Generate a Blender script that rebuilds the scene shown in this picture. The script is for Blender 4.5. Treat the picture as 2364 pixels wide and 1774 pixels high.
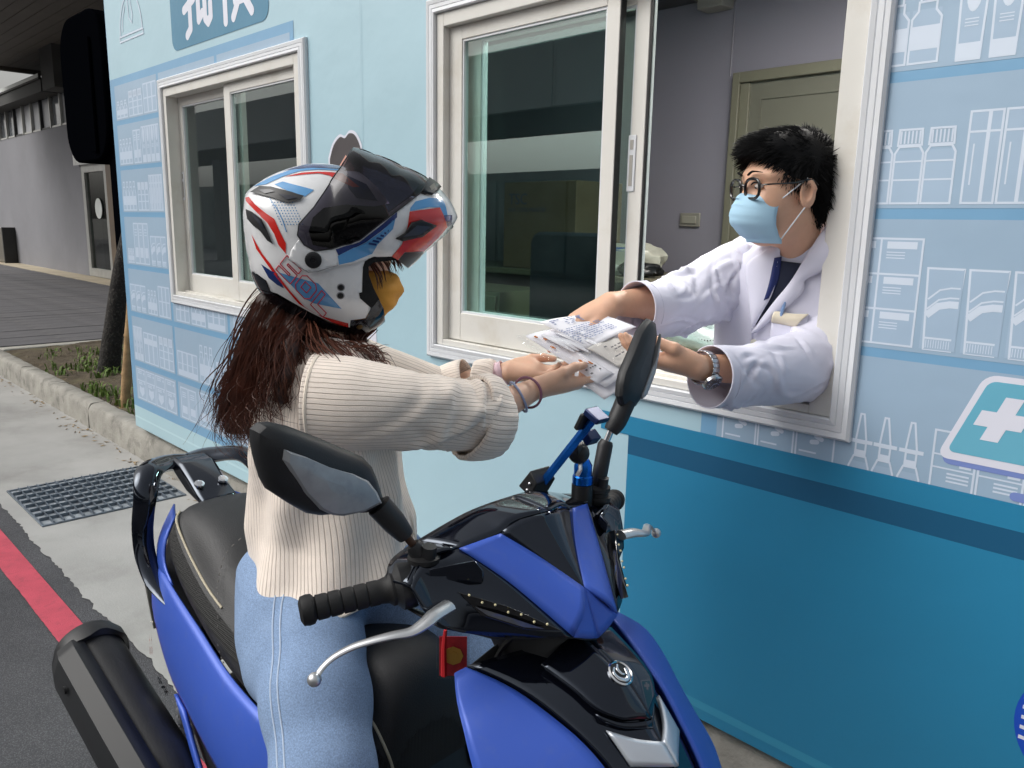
import bpy, bmesh, math, random
import numpy as np
from mathutils import Vector, Matrix
random.seed(7); RNG = np.random.default_rng(11)
SC = bpy.context.scene
for o in list(bpy.data.objects): bpy.data.objects.remove(o)
COL = SC.collection
R_ = math.radians
# ---------------------------------------------------------------- camera
CAMLOC = (0.0, -1.75, 1.55)
cd = bpy.data.cameras.new('camera'); cam = bpy.data.objects.new('camera', cd); COL.objects.link(cam)
cd.sensor_width = 36.0; cd.lens = 36.0 * 1831.47 / 2364.0; cd.clip_start = 0.02; cd.clip_end = 2000
def _cam_basis(yaw, pitch, roll):
    f0 = Vector((-math.sin(yaw), math.cos(yaw), 0)); r0 = Vector((math.cos(yaw), math.sin(yaw), 0)); u0 = Vector((0, 0, 1))
    f = f0*math.cos(pitch) - u0*math.sin(pitch); u = u0*math.cos(pitch) + f0*math.sin(pitch)
    r = r0*math.cos(roll) + u*math.sin(roll); u2 = u*math.cos(roll) - r0*math.sin(roll)
    return r, u2, f
_r, _u, _f = _cam_basis(0.79431635, 0.19843672, 0.01936709)
cam.matrix_world = Matrix(((_r.x, _u.x, -_f.x, CAMLOC[0]), (_r.y, _u.y, -_f.y, CAMLOC[1]), (_r.z, _u.z, -_f.z, CAMLOC[2]), (0, 0, 0, 1)))
SC.camera = cam
# ---------------------------------------------------------------- world, sun, exposure
SUN_EL, SUN_AZ = R_(42), R_(215)      # azimuth measured from +Y towards +X
W = bpy.data.worlds.new('World'); SC.world = W; W.use_nodes = True
nt = W.node_tree; nt.nodes.clear()
sky = nt.nodes.new('ShaderNodeTexSky'); sky.sky_type = 'NISHITA'; sky.sun_disc = False
sky.sun_elevation = SUN_EL; sky.sun_rotation = SUN_AZ; sky.air_density = 1.6; sky.dust_density = 6.0; sky.ozone_density = 0.6
hs = nt.nodes.new('ShaderNodeHueSaturation'); hs.inputs['Saturation'].default_value = 0.15
bg = nt.nodes.new('ShaderNodeBackground'); bg.inputs['Strength'].default_value = 0.15
ow = nt.nodes.new('ShaderNodeOutputWorld')
nt.links.new(sky.outputs[0], hs.inputs['Color']); nt.links.new(hs.outputs[0], bg.inputs['Color']); nt.links.new(bg.outputs[0], ow.inputs['Surface'])
sd = bpy.data.lights.new('sun', 'SUN'); sd.energy = 1.25; sd.angle = R_(40); sd.color = (1.0, 0.97, 0.92)
sun = bpy.data.objects.new('sun', sd); COL.objects.link(sun)
_sd = Vector((math.sin(SUN_AZ)*math.cos(SUN_EL), math.cos(SUN_AZ)*math.cos(SUN_EL), math.sin(SUN_EL)))
sun.rotation_euler = _sd.to_track_quat('Z', 'Y').to_euler(); sun.location = (0, -6, 12)
SC.view_settings.view_transform = 'Standard'; SC.view_settings.look = 'None'; SC.view_settings.gamma = 1
SC.view_settings.exposure = -0.16; SC.view_settings.use_curve_mapping = False
SC.cycles.max_bounces = 10; SC.cycles.transparent_max_bounces = 24; SC.cycles.diffuse_bounces = 4; SC.cycles.glossy_bounces = 4
SC.cycles.use_denoising = True

# ---------------------------------------------------------------- helpers: materials
def lin(c):
    if isinstance(c, str):
        c = c.lstrip('#'); c = [int(c[i:i+2], 16)/255 for i in (0, 2, 4)]
    return tuple((x/12.92 if x <= .04045 else ((x+.055)/1.055)**2.4) for x in c)
_M = {}
def mat(name, col, rough=.5, metal=0., coat=0., spec=.5, noise=None, bump=None, stain=None, sheen=0., sss=0., trans=0., emit=0., alpha=1., k=1.0, coords='Object', crough=.06, rvar=0.):
    """col: '#rrggbb' sRGB surface colour or linear tuple; noise=(scale, amount); bump=(scale, strength[, distance]); stain=(scale, col, amount)"""
    if name in _M: return _M[name]
    m = bpy.data.materials.new(name); m.use_nodes = True; _M[name] = m
    n = m.node_tree.nodes; L = m.node_tree.links; b = n['Principled BSDF']
    c = lin(col) if isinstance(col, str) else col
    c = tuple(min(1, x*k) for x in c)
    b.inputs['Base Color'].default_value = (*c, 1); b.inputs['Roughness'].default_value = rough; b.inputs['Metallic'].default_value = metal
    b.inputs['Coat Weight'].default_value = coat; b.inputs['Coat Roughness'].default_value = crough; b.inputs['Specular IOR Level'].default_value = spec
    if sheen: b.inputs['Sheen Weight'].default_value = sheen; b.inputs['Sheen Roughness'].default_value = .5
    if sss:
        b.inputs['Subsurface Weight'].default_value = sss; b.inputs['Subsurface Radius'].default_value = (.9, .35, .2); b.inputs['Subsurface Scale'].default_value = .006
    if trans: b.inputs['Transmission Weight'].default_value = trans
    if alpha < 1: b.inputs['Alpha'].default_value = alpha
    if emit: b.inputs['Emission Color'].default_value = (*c, 1); b.inputs['Emission Strength'].default_value = emit
    tc = n.new('ShaderNodeTexCoord'); cur = None
    def noi(scale, det=4., rg=.55):
        t = n.new('ShaderNodeTexNoise'); t.inputs['Scale'].default_value = scale; t.inputs['Detail'].default_value = det; t.inputs['Roughness'].default_value = rg
        L.new(tc.outputs[coords], t.inputs['Vector']); return t
    if noise:
        t = noi(noise[0]); mx = n.new('ShaderNodeMix'); mx.data_type = 'RGBA'
        a = noise[1]
        mx.inputs['A'].default_value = (*[max(0, x*(1-a)) for x in c], 1); mx.inputs['B'].default_value = (*[min(1, x*(1+a)) for x in c], 1)
        rp = n.new('ShaderNodeMapRange'); rp.inputs[1].default_value = .3; rp.inputs[2].default_value = .7
        L.new(t.outputs['Fac'], rp.inputs[0]); L.new(rp.outputs[0], mx.inputs['Factor']); cur = mx.outputs['Result']
    if stain:
        t = noi(stain[0], 6., .65); rp = n.new('ShaderNodeMapRange'); rp.inputs[1].default_value = .52; rp.inputs[2].default_value = .72; rp.inputs[4].default_value = stain[2]
        L.new(t.outputs['Fac'], rp.inputs[0]); mx = n.new('ShaderNodeMix'); mx.data_type = 'RGBA'
        if cur: L.new(cur, mx.inputs['A'])
        else: mx.inputs['A'].default_value = (*c, 1)
        sc_ = lin(stain[1]) if isinstance(stain[1], str) else stain[1]
        mx.inputs['B'].default_value = (*sc_, 1); L.new(rp.outputs[0], mx.inputs['Factor']); cur = mx.outputs['Result']
    if cur: L.new(cur, b.inputs['Base Color'])
    if rvar:
        t = noi(9.); rp = n.new('ShaderNodeMapRange'); rp.inputs[3].default_value = max(.02, rough-rvar); rp.inputs[4].default_value = rough+rvar
        L.new(t.outputs['Fac'], rp.inputs[0]); L.new(rp.outputs[0], b.inputs['Roughness'])
    if bump:
        t = noi(bump[0], 5.); bp = n.new('ShaderNodeBump'); bp.inputs['Strength'].default_value = bump[1]; bp.inputs['Distance'].default_value = bump[2] if len(bump) > 2 else .01
        L.new(t.outputs['Fac'], bp.inputs['Height']); L.new(bp.outputs[0], b.inputs['Normal'])
    return m
def nodes(m): return m.node_tree.nodes, m.node_tree.links, m.node_tree.nodes['Principled BSDF']
def schlick(m, ior):
    """two-sided mirror share of a thin clear sheet, by viewing angle"""
    n = m.node_tree.nodes; L = m.node_tree.links; f0 = ((ior-1)/(ior+1))**2
    lw = n.new('ShaderNodeLayerWeight'); lw.inputs['Blend'].default_value = .5; pw = n.new('ShaderNodeMath'); pw.operation = 'POWER'; pw.inputs[1].default_value = 5.
    ma = n.new('ShaderNodeMath'); ma.operation = 'MULTIPLY_ADD'; ma.inputs[1].default_value = 1-f0; ma.inputs[2].default_value = f0
    L.new(lw.outputs['Facing'], pw.inputs[0]); L.new(pw.outputs[0], ma.inputs[0]); return ma
def glass(name, tint, ior=1.5, rough=0.0, dirt=0.0):
    if name in _M: return _M[name]
    m = bpy.data.materials.new(name); m.use_nodes = True; _M[name] = m
    n = m.node_tree.nodes; L = m.node_tree.links; n.clear()
    o = n.new('ShaderNodeOutputMaterial'); mx = n.new('ShaderNodeMixShader'); f = schlick(m, ior)
    t = n.new('ShaderNodeBsdfTransparent'); t.inputs['Color'].default_value = (*tint, 1); g = n.new('ShaderNodeBsdfGlossy'); g.inputs['Roughness'].default_value = rough
    L.new(f.outputs[0], mx.inputs[0]); L.new(t.outputs[0], mx.inputs[1]); L.new(g.outputs[0], mx.inputs[2]); L.new(mx.outputs[0], o.inputs[0])
    return m

# ---------------------------------------------------------------- helpers: meshes
def V3(p): return np.asarray(p, float)
def catmull(pts, n=8, closed=False):
    P = [V3(p) for p in pts]; out = []; N = len(P)
    if N < 3 and not closed: return [P[0]+(P[-1]-P[0])*t for t in np.linspace(0, 1, n+1)]
    rng = N if closed else N-1
    for i in range(rng):
        if closed: a, b, c, d = P[(i-1) % N], P[i], P[(i+1) % N], P[(i+2) % N]
        else: a, b, c, d = P[max(i-1, 0)], P[i], P[i+1], P[min(i+2, N-1)]
        for j in range(n):
            t = j/n
            out.append(.5*((2*b)+(-a+c)*t+(2*a-5*b+4*c-d)*t*t+(-a+3*b-3*c+d)*t**3))
    if not closed: out.append(P[-1])
    return out
def frame(path):
    """parallel transport frames along a path"""
    P = [V3(p) for p in path]; N = len(P); T = []
    for i in range(N):
        t = P[min(i+1, N-1)]-P[max(i-1, 0)]; l = np.linalg.norm(t); T.append(t/l if l > 1e-9 else V3((0, 0, 1)))
    a = V3((0, 0, 1)) if abs(T[0][2]) < .9 else V3((1, 0, 0))
    u = np.cross(T[0], a); u /= np.linalg.norm(u); U = []
    for i in range(N):
        u = u-T[i]*(u@T[i]); u /= np.linalg.norm(u); U.append(u)
    return P, T, U, [np.cross(T[i], U[i]) for i in range(N)]
class MB:
    def __init__(s): s.v = []; s.f = []; s.mi = []; s.uv = []; s.m = 0; s.has_uv = False
    def add(s, verts, faces, uvs=None):
        o = len(s.v); s.v += [tuple(map(float, p)) for p in verts]
        for i, f in enumerate(faces):
            s.f.append([o+k for k in f]); s.mi.append(s.m); s.uv.append(uvs[i] if uvs is not None else None)
        if uvs is not None: s.has_uv = True
        return s
    def box(s, c, d, rz=0., M=None):
        x, y, z = [k/2 for k in d]; P = [Vector((a*x, b*y, e*z)) for a in (-1, 1) for b in (-1, 1) for e in (-1, 1)]
        Rm = M if M is not None else Matrix.Rotation(rz, 3, 'Z'); c = Vector(c)
        P = [Rm @ p + c for p in P]
        return s.add(P, [(0, 1, 3, 2), (4, 6, 7, 5), (0, 4, 5, 1), (2, 3, 7, 6), (0, 2, 6, 4), (1, 5, 7, 3)])
    def bx(s, x0, x1, y0, y1, z0, z1): return s.box(((x0+x1)/2, (y0+y1)/2, (z0+z1)/2), (abs(x1-x0), abs(y1-y0), abs(z1-z0)))
    def hexa(s, P): return s.add(P, [(0, 3, 2, 1), (4, 5, 6, 7), (0, 1, 5, 4), (1, 2, 6, 5), (2, 3, 7, 6), (3, 0, 4, 7)])
    def poly(s, P): return s.add(P, [tuple(range(len(P)))])
    def prism(s, poly, f0, f1):
        """poly 2D; f0,f1 map 2D->3D for the two caps"""
        n = len(poly); a = [f0(*p) for p in poly]; b = [f1(*p) for p in poly]
        return s.add(a+b, [tuple(range(n))[::-1], tuple(range(n, 2*n))]+[(i, (i+1) % n, n+(i+1) % n, n+i) for i in range(n)])
    def grid(s, G, closed=False, uv=None):
        n = len(G); m = len(G[0]); vs = [p for r in G for p in r]; F = []; UVs = []
        for i in range(n-1):
            for j in range(m if closed else m-1):
                j2 = (j+1) % m
                F.append((i*m+j, i*m+j2, (i+1)*m+j2, (i+1)*m+j))
                if uv is not None:
                    jj = j+1
                    UVs.append([uv[i][j], uv[i][jj], uv[i+1][jj], uv[i+1][j]])
        return s.add(vs, F, UVs if uv is not None else None)
    def loft(s, rings, caps=(True, True), uv=None):
        s.grid(rings, closed=True, uv=uv)
        m = len(rings[0])
        for c, r, rev in ((caps[0], rings[0], True), (caps[1], rings[-1], False)):
            if c:
                ctr = sum(V3(p) for p in r)/m; vs = list(r)+[ctr]
                F = [((j+1) % m, j, m) if rev else (j, (j+1) % m, m) for j in range(m)]
                s.add(vs, F, [[(0, 0)]*3]*m if uv is not None else None)
        return s
    def tube(s, path, rad, n=8, caps=(True, True), flat=1., up=None):
        P, T, U, Vv = frame(path); N = len(P)
        if up is not None:
            U = []; Vv = []
            for i in range(N):
                u = np.cross(V3(up), T[i]); u /= np.linalg.norm(u)+1e-9; U.append(u); Vv.append(np.cross(T[i], u))
        rr = rad if hasattr(rad, '__len__') else [rad]*N
        rings = []
        for i in range(N):
            r = rr[min(i, len(rr)-1)] if len(rr) == N else np.interp(i/(N-1), np.linspace(0, 1, len(rr)), rr)
            rings.append([P[i]+r*(math.cos(a)*U[i]+flat*math.sin(a)*Vv[i]) for a in np.arange(n)*2*math.pi/n])
        return s.loft(rings, caps)
    def lathe(s, prof, c, axis=(0, 0, 1), n=24, caps=(True, True)):
        """prof: list of (r, h)"""
        a = V3(axis); a /= np.linalg.norm(a); h = V3((1, 0, 0)) if abs(a[0]) < .9 else V3((0, 1, 0))
        u = np.cross(a, h); u /= np.linalg.norm(u); w = np.cross(a, u); c = V3(c)
        return s.loft([[c+a*hh+r*(math.cos(t)*u+math.sin(t)*w) for t in np.arange(n)*2*math.pi/n] for r, hh in prof], caps)
    def ball(s, c, r, n=12, M=None):
        r = V3(r if hasattr(r, '__len__') else (r, r, r)); c = V3(c); rings = []
        for i in range(n+1):
            t = math.pi*(i/n); t = min(max(t, .02), math.pi-.02)
            ring = []
            for j in range(2*n):
                a = j*math.pi/n; p = V3((math.sin(t)*math.cos(a), math.sin(t)*math.sin(a), -math.cos(t)))*r
                if M is not None: p = V3(M @ Vector(p))
                ring.append(c+p)
            rings.append(ring)
        return s.loft(rings)
    def build(s, name, mats, parent=None, smooth=40, bevel=0., solid=0., sub=0, soff=-1., bseg=2, tri=False, kind=None, label=None, cat=None, group=None, weld=0.):
        me = bpy.data.meshes.new(name); me.from_pydata(s.v, [], s.f)
        for m in (mats if isinstance(mats, (list, tuple)) else [mats]): me.materials.append(m)
        me.polygons.foreach_set('material_index', s.mi)
        if s.has_uv:
            ul = me.uv_layers.new(name='UVMap'); k = 0
            for f, u in zip(s.f, s.uv):
                for i in range(len(f)):
                    ul.data[k].uv = u[i] if u is not None else (0, 0); k += 1
        if weld or tri:
            bm = bmesh.new(); bm.from_mesh(me)
            if weld: bmesh.ops.remove_doubles(bm, verts=bm.verts, dist=weld)
            if tri: bmesh.ops.triangulate(bm, faces=[f for f in bm.faces if len(f.verts) > 4])
            bmesh.ops.recalc_face_normals(bm, faces=bm.faces)
            bm.to_mesh(me); bm.free()
        if smooth is not None:
            me.polygons.foreach_set('use_smooth', [True]*len(me.polygons)); me.set_sharp_from_angle(angle=R_(smooth))
        me.update()
        o = bpy.data.objects.new(name, me); COL.objects.link(o)
        if parent is not None: attach(o, parent)
        if solid: md = o.modifiers.new('solid', 'SOLIDIFY'); md.thickness = solid; md.offset = soff
        if bevel: md = o.modifiers.new('bevel', 'BEVEL'); md.width = bevel; md.segments = bseg; md.limit_method = 'ANGLE'; md.angle_limit = R_(35)
        if sub: md = o.modifiers.new('sub', 'SUBSURF'); md.levels = sub; md.render_levels = sub
        if label or cat or group or kind: tag(o, label, cat, group, kind)
        return o
def attach(o, parent):
    o.parent = parent; o.matrix_parent_inverse = Matrix.Translation(-Vector(parent.location))
def tag(o, label=None, cat=None, group=None, kind=None):
    if label: o['label'] = label
    if cat: o['category'] = cat
    if group: o['group'] = group
    if kind: o['kind'] = kind
    return o
def thing(name, loc, label, cat, group=None):
    o = bpy.data.objects.new(name, None); COL.objects.link(o); o.location = loc; o.empty_display_size = .1
    return tag(o, label, cat, group)
def struct(o): o['kind'] = 'structure'; return o
def inst(src, loc, parent=None, name=None):
    """a copy that shares the mesh; loc is an offset from the source"""
    o = src.copy(); COL.objects.link(o); o.location = Vector(src.location)+Vector(loc)
    if parent is not None and parent is not src.parent: attach(o, parent)
    return o
def coons(c0, c1, d0, d1, n=10, m=10):
    """Coons patch: c0,c1 run in u (at v=0,1), d0,d1 run in v (at u=0,1)"""
    def rs(c, k):
        c = catmull(c, 6) if len(c) > 2 else [V3(p) for p in c]
        L = np.concatenate([[0], np.cumsum([np.linalg.norm(c[i+1]-c[i]) for i in range(len(c)-1)])])
        if L[-1] < 1e-9: return np.array([c[0]]*(k+1))
        A = np.array(c); t = np.linspace(0, L[-1], k+1)
        return np.stack([np.interp(t, L, A[:, q]) for q in range(3)], 1)
    C0, C1, D0, D1 = rs(c0, n), rs(c1, n), rs(d0, m), rs(d1, m)
    G = []
    for j in range(m+1):
        v = j/m; row = []
        for i in range(n+1):
            u = i/n
            row.append((1-v)*C0[i]+v*C1[i]+(1-u)*D0[j]+u*D1[j]-((1-u)*(1-v)*C0[0]+u*(1-v)*C0[-1]+(1-u)*v*C1[0]+u*v*C1[-1]))
        G.append(row)
    return G
def clip_poly(poly, x0, x1, y0, y1):
    def cl(P, ax, val, keep_gt):
        out = []
        for i in range(len(P)):
            a, b = P[i-1], P[i]; ia = (a[ax] >= val) == keep_gt or a[ax] == val; ib = (b[ax] >= val) == keep_gt or b[ax] == val
            if ia != ib:
                t = (val-a[ax])/(b[ax]-a[ax]); out.append((a[0]+t*(b[0]-a[0]), a[1]+t*(b[1]-a[1])))
            if ib: out.append(b)
        return out
    for ax, val, k in ((0, x0, True), (0, x1, False), (1, y0, True), (1, y1, False)):
        if len(poly) < 3: return []
        poly = cl(poly, ax, val, k)
    return poly
def drape(mb, poly, fn, cell, off=0.):
    """lay a 2D polygon on a surface fn(u,v)->3D, cut into grid cells"""
    xs = [p[0] for p in poly]; ys = [p[1] for p in poly]
    i0, i1 = math.floor(min(xs)/cell), math.ceil(max(xs)/cell); j0, j1 = math.floor(min(ys)/cell), math.ceil(max(ys)/cell)
    for i in range(i0, i1):
        strip = clip_poly(poly, i*cell, (i+1)*cell, -1e9, 1e9)
        if len(strip) < 3: continue
        for j in range(j0, j1):
            q = clip_poly(strip, i*cell, (i+1)*cell, j*cell, (j+1)*cell)
            r = []
            for p in q:
                if not r or abs(p[0]-r[-1][0])+abs(p[1]-r[-1][1]) > 1e-6: r.append(p)
            if len(r) > 2 and abs(r[0][0]-r[-1][0])+abs(r[0][1]-r[-1][1]) < 1e-6: r.pop()
            if len(r) >= 3: mb.poly([fn(a, b, off) for a, b in r])
def stroke2(path, w, closed=False):
    """outline of a polyline as list of quads (mitred)"""
    P = [V3((p[0], p[1])) for p in path]; N = len(P); L, Rr = [], []
    for i in range(N):
        a = P[i-1] if (i > 0 or closed) else None; c = P[(i+1) % N] if (i < N-1 or closed) else None
        d1 = (P[i]-a) if a is not None else (c-P[i]); d2 = (c-P[i]) if c is not None else (P[i]-a)
        d1 = d1/(np.linalg.norm(d1)+1e-12); d2 = d2/(np.linalg.norm(d2)+1e-12)
        n1 = V3((-d1[1], d1[0])); n2 = V3((-d2[1], d2[0])); mm = n1+n2; l = np.linalg.norm(mm)
        mm = mm/l if l > 1e-6 else n1; kk = 1/max(.35, mm@n1)
        L.append(P[i]+mm*kk*w/2); Rr.append(P[i]-mm*kk*w/2)
    return [[tuple(L[i]), tuple(L[(i+1) % N]), tuple(Rr[(i+1) % N]), tuple(Rr[i])] for i in range(N if closed else N-1)]
def rrect(x0, x1, y0, y1, r, n=5, skew=0.):
    out = []
    for cx, cy, a0 in ((x1-r, y1-r, 0), (x0+r, y1-r, 90), (x0+r, y0+r, 180), (x1-r, y0+r, 270)):
        for i in range(n+1):
            a = R_(a0+90*i/n); x, y = cx+r*math.cos(a), cy+r*math.sin(a)
            out.append((x+skew*(y-y0), y))
    return out
_txt = {}
def text2(body, size=1.):
    """(verts2d, faces) of a line of text in Blender's own font"""
    if body not in _txt:
        cu = bpy.data.curves.new('t', 'FONT'); cu.body = body; cu.size = 1.; cu.resolution_u = 3
        ob = bpy.data.objects.new('t', cu); COL.objects.link(ob)
        me = ob.evaluated_get(bpy.context.evaluated_depsgraph_get()).to_mesh()
        _txt[body] = ([(v.co.x, v.co.y) for v in me.vertices], [tuple(p.vertices) for p in me.polygons])
        bpy.data.objects.remove(ob); bpy.data.curves.remove(cu)
    v, f = _txt[body]
    return [(a*size, b*size) for a, b in v], f

# ---------------------------------------------------------------- helpers: smooth solid bodies (signed distance field -> surface nets)
class Body:
    def __init__(s, lo, hi, vox):
        s.lo = V3(lo); s.vox = vox; s.n = np.ceil((V3(hi)-s.lo)/vox).astype(int)+1
        s.d = np.full(tuple(s.n), .2, np.float32)
    def _sub(s, lo, hi):
        a = np.clip(np.floor((V3(lo)-s.lo)/s.vox).astype(int), 0, s.n); b = np.clip(np.ceil((V3(hi)-s.lo)/s.vox).astype(int)+1, 0, s.n)
        if (b <= a).any(): return None, None
        ax = [s.lo[i]+s.vox*np.arange(a[i], b[i], dtype=np.float32) for i in range(3)]
        X = np.stack(np.meshgrid(*ax, indexing='ij'), -1).astype(np.float32)
        return (slice(a[0], b[0]), slice(a[1], b[1]), slice(a[2], b[2])), X
    def _mix(s, sl, d, k, op):
        cur = s.d[sl]
        if op == 'sub': d = -d; h = np.clip(.5-.5*(d-cur)/k, 0, 1); s.d[sl] = cur*(h)+d*(1-h)+k*h*(1-h); return
        h = np.clip(.5+.5*(d-cur)/k, 0, 1); s.d[sl] = d*(1-h)+cur*h-k*h*(1-h)
    def cone(s, a, b, r0, r1, k=.012, op='add'):
        a, b = V3(a), V3(b); m = max(r0, r1)+k*2+.01
        sl, X = s._sub(np.minimum(a, b)-m, np.maximum(a, b)+m)
        if sl is None: return s
        ab = (b-a).astype(np.float32); h = np.clip(((X-a.astype(np.float32))@ab)/max(1e-9, float(ab@ab)), 0, 1)
        d = np.linalg.norm(X-(a.astype(np.float32)+h[..., None]*ab), axis=-1)-(r0+(r1-r0)*h)
        s._mix(sl, d, k, op); return s
    def chain(s, pts, rad, k=.01):
        for i in range(len(pts)-1): s.cone(pts[i], pts[i+1], rad[i], rad[i+1], k)
        return s
    def ell(s, c, r, M=None, k=.012, op='add'):
        c = V3(c); r = V3(r); m = max(r)+k*2+.01
        sl, X = s._sub(c-m, c+m)
        if sl is None: return s
        Q = X-c.astype(np.float32)
        if M is not None: Q = Q@np.array(M, np.float32)      # columns = local axes
        q = Q/r.astype(np.float32); l = np.linalg.norm(q, axis=-1); g = np.linalg.norm(q/r.astype(np.float32), axis=-1)
        d = l*(l-1)/np.maximum(g, 1e-6)
        s._mix(sl, d.astype(np.float32), k, op); return s
    def mesh(s, smooth=1):
        D = s.d; n = D.shape; ins = D < 0
        c = np.zeros((n[0]-1, n[1]-1, n[2]-1), np.int8)
        for i in (0, 1):
            for j in (0, 1):
                for k in (0, 1): c += ins[i:n[0]-1+i, j:n[1]-1+j, k:n[2]-1+k]
        act = (c > 0) & (c < 8); I = np.argwhere(act); idx = -np.ones(act.shape, np.int64); idx[act] = np.arange(len(I))
        acc = np.zeros((len(I), 3)); cnt = np.zeros(len(I))
        for ax in range(3):
            o1, o2 = [q for q in range(3) if q != ax]
            for a in (0, 1):
                for b in (0, 1):
                    p = I.copy(); p[:, o1] += a; p[:, o2] += b; q = p.copy(); q[:, ax] += 1
                    da = D[tuple(p.T)]; db = D[tuple(q.T)]; mk = (da < 0) != (db < 0); t = np.where(mk, da/np.where(mk, da-db, 1), 0)
                    pos = p.astype(float); pos[:, ax] += t; acc[mk] += pos[mk]; cnt[mk] += 1
        Vt = s.lo+s.vox*(acc/np.maximum(cnt, 1)[:, None]); Fs = []
        for ax in range(3):
            o1, o2 = (ax+1) % 3, (ax+2) % 3
            sa = [slice(None)]*3; sb = [slice(None)]*3; sa[ax] = slice(0, -1); sb[ax] = slice(1, None)
            A, B = ins[tuple(sa)], ins[tuple(sb)]
            E = np.argwhere(A != B); ok = (E[:, o1] > 0) & (E[:, o2] > 0) & (E[:, o1] < n[o1]-1) & (E[:, o2] < n[o2]-1); E = E[ok]
            fl = A[tuple(E.T)]
            def cell(d1, d2):
                q = E.copy(); q[:, o1] -= d1; q[:, o2] -= d2; return idx[tuple(q.T)]
            Q = np.stack([cell(1, 1), cell(0, 1), cell(0, 0), cell(1, 0)], 1)
            Q[~fl] = Q[~fl][:, ::-1]; Fs.append(Q)
        F = np.concatenate(Fs)
        for _ in range(smooth):           # light laplacian
            S = np.zeros_like(Vt); C = np.zeros(len(Vt))
            for k in range(4):
                a, b = F[:, k], F[:, (k+1) % 4]
                np.add.at(S, a, Vt[b]); np.add.at(C, a, 1); np.add.at(S, b, Vt[a]); np.add.at(C, b, 1)
            Vt = Vt*.5+.5*S/np.maximum(C, 1)[:, None]
        return Vt, F
    def build(s, name, m, parent, smooth=2, fn=None):
        Vt, F = s.mesh(smooth)
        if fn is not None: Vt = fn(Vt, F)
        me = bpy.data.meshes.new(name); me.from_pydata(Vt.tolist(), [], F.tolist()); me.materials.append(m)
        me.polygons.foreach_set('use_smooth', [True]*len(F)); me.update()
        o = bpy.data.objects.new(name, me); COL.objects.link(o)
        if parent is not None: attach(o, parent)
        return o
# ================================================================ SETTING
asphalt = mat('asphalt', '#5c5c60', .9, noise=(3.0, .16), bump=(230, .9, .006), stain=(1.3, '#45464a', .5))
n_, L_, b_ = nodes(asphalt)
t_ = n_.new('ShaderNodeTexVoronoi'); t_.inputs['Scale'].default_value = 190; tc_ = n_.new('ShaderNodeTexCoord'); L_.new(tc_.outputs['Object'], t_.inputs['Vector'])
rp_ = n_.new('ShaderNodeMapRange'); rp_.inputs[1].default_value = .0; rp_.inputs[2].default_value = .55; rp_.inputs[3].default_value = 1.45; rp_.inputs[4].default_value = .62
L_.new(t_.outputs['Distance'], rp_.inputs[0]); mx_ = n_.new('ShaderNodeMix'); mx_.data_type = 'RGBA'; mx_.blend_type = 'MULTIPLY'; mx_.inputs['Factor'].default_value = 1.
src_ = b_.inputs['Base Color'].links[0].from_socket; L_.new(src_, mx_.inputs['A']); L_.new(rp_.outputs[0], mx_.inputs['B']); L_.new(mx_.outputs['Result'], b_.inputs['Base Color'])
concrete = mat('concrete_gutter', '#aaa9a6', .88, noise=(2.2, .12), bump=(120, .35, .004), stain=(1.6, '#7f7d79', .55), k=.95)
kerbm = mat('kerb_stone', '#9d9a92', .9, noise=(5, .22), bump=(60, .7, .008), stain=(7, '#4d4b46', .8))
redm = mat('red_road_paint', '#c24a5c', .75, noise=(9, .10), bump=(230, .6, .004), stain=(30, '#8a3f4a', .45))
soilm = mat('planter_soil', '#5b5142', .97, noise=(14, .35), bump=(70, .9, .02), stain=(3, '#6f6a4c', .8))
plazam = mat('plaza_strip', '#6b6a6d', .8, noise=(3.5, .22), bump=(90, .4, .004), stain=(2.2, '#8b8681', .5), k=.8)
walkm = mat('walkway_concrete', '#b9ad97', .85, noise=(2, .1), bump=(40, .3), stain=(1.2, '#8f8674', .5))
earth = mat('far_ground', '#6e6d6a', .95, noise=(.2, .15))
g = MB(); g.poly([(-600, -600, -.06), (600, -600, -.06), (600, 600, -.06), (-600, 600, -.06)]); struct(g.build('ground', earth, smooth=None))
def strip(name, x0, x1, ya, yb, z, m, jag=0., n=200, parent=None):
    """sheet between two long edges; ya edge may be ragged"""
    b = MB(); xs = np.linspace(x0, x1, n+1); e = sum(np.interp(np.arange(n+1), np.arange(0, n+1+k, k), RNG.normal(0, 1, len(np.arange(0, n+1+k, k)))*a_) for k, a_ in ((1, .45), (3, .6), (11, .7), (37, .6)))*jag
    G = [[(x, ya+e[i], z) for i, x in enumerate(xs)], [(x, yb, z) for x in xs]]
    b.grid(G); return b.build(name, m, parent, smooth=None)
g = MB(); g.poly([(-60, -26, 0), (40, -26, 0), (40, -.80, 0), (-60, -.80, 0)]); road = struct(g.build('road', asphalt, smooth=None))
gut = struct(strip('gutter_pavement', -14, 6, -.858, .03, .004, concrete, .007, 900))
gut2 = struct(strip('gutter_pavement', -60, -14, -.858, .03, .004, concrete, .0, 20))
line = strip('painted_line', -30, 8, -1.053, -.945, .004, redm, .0016, 1500, parent=road)
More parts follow.
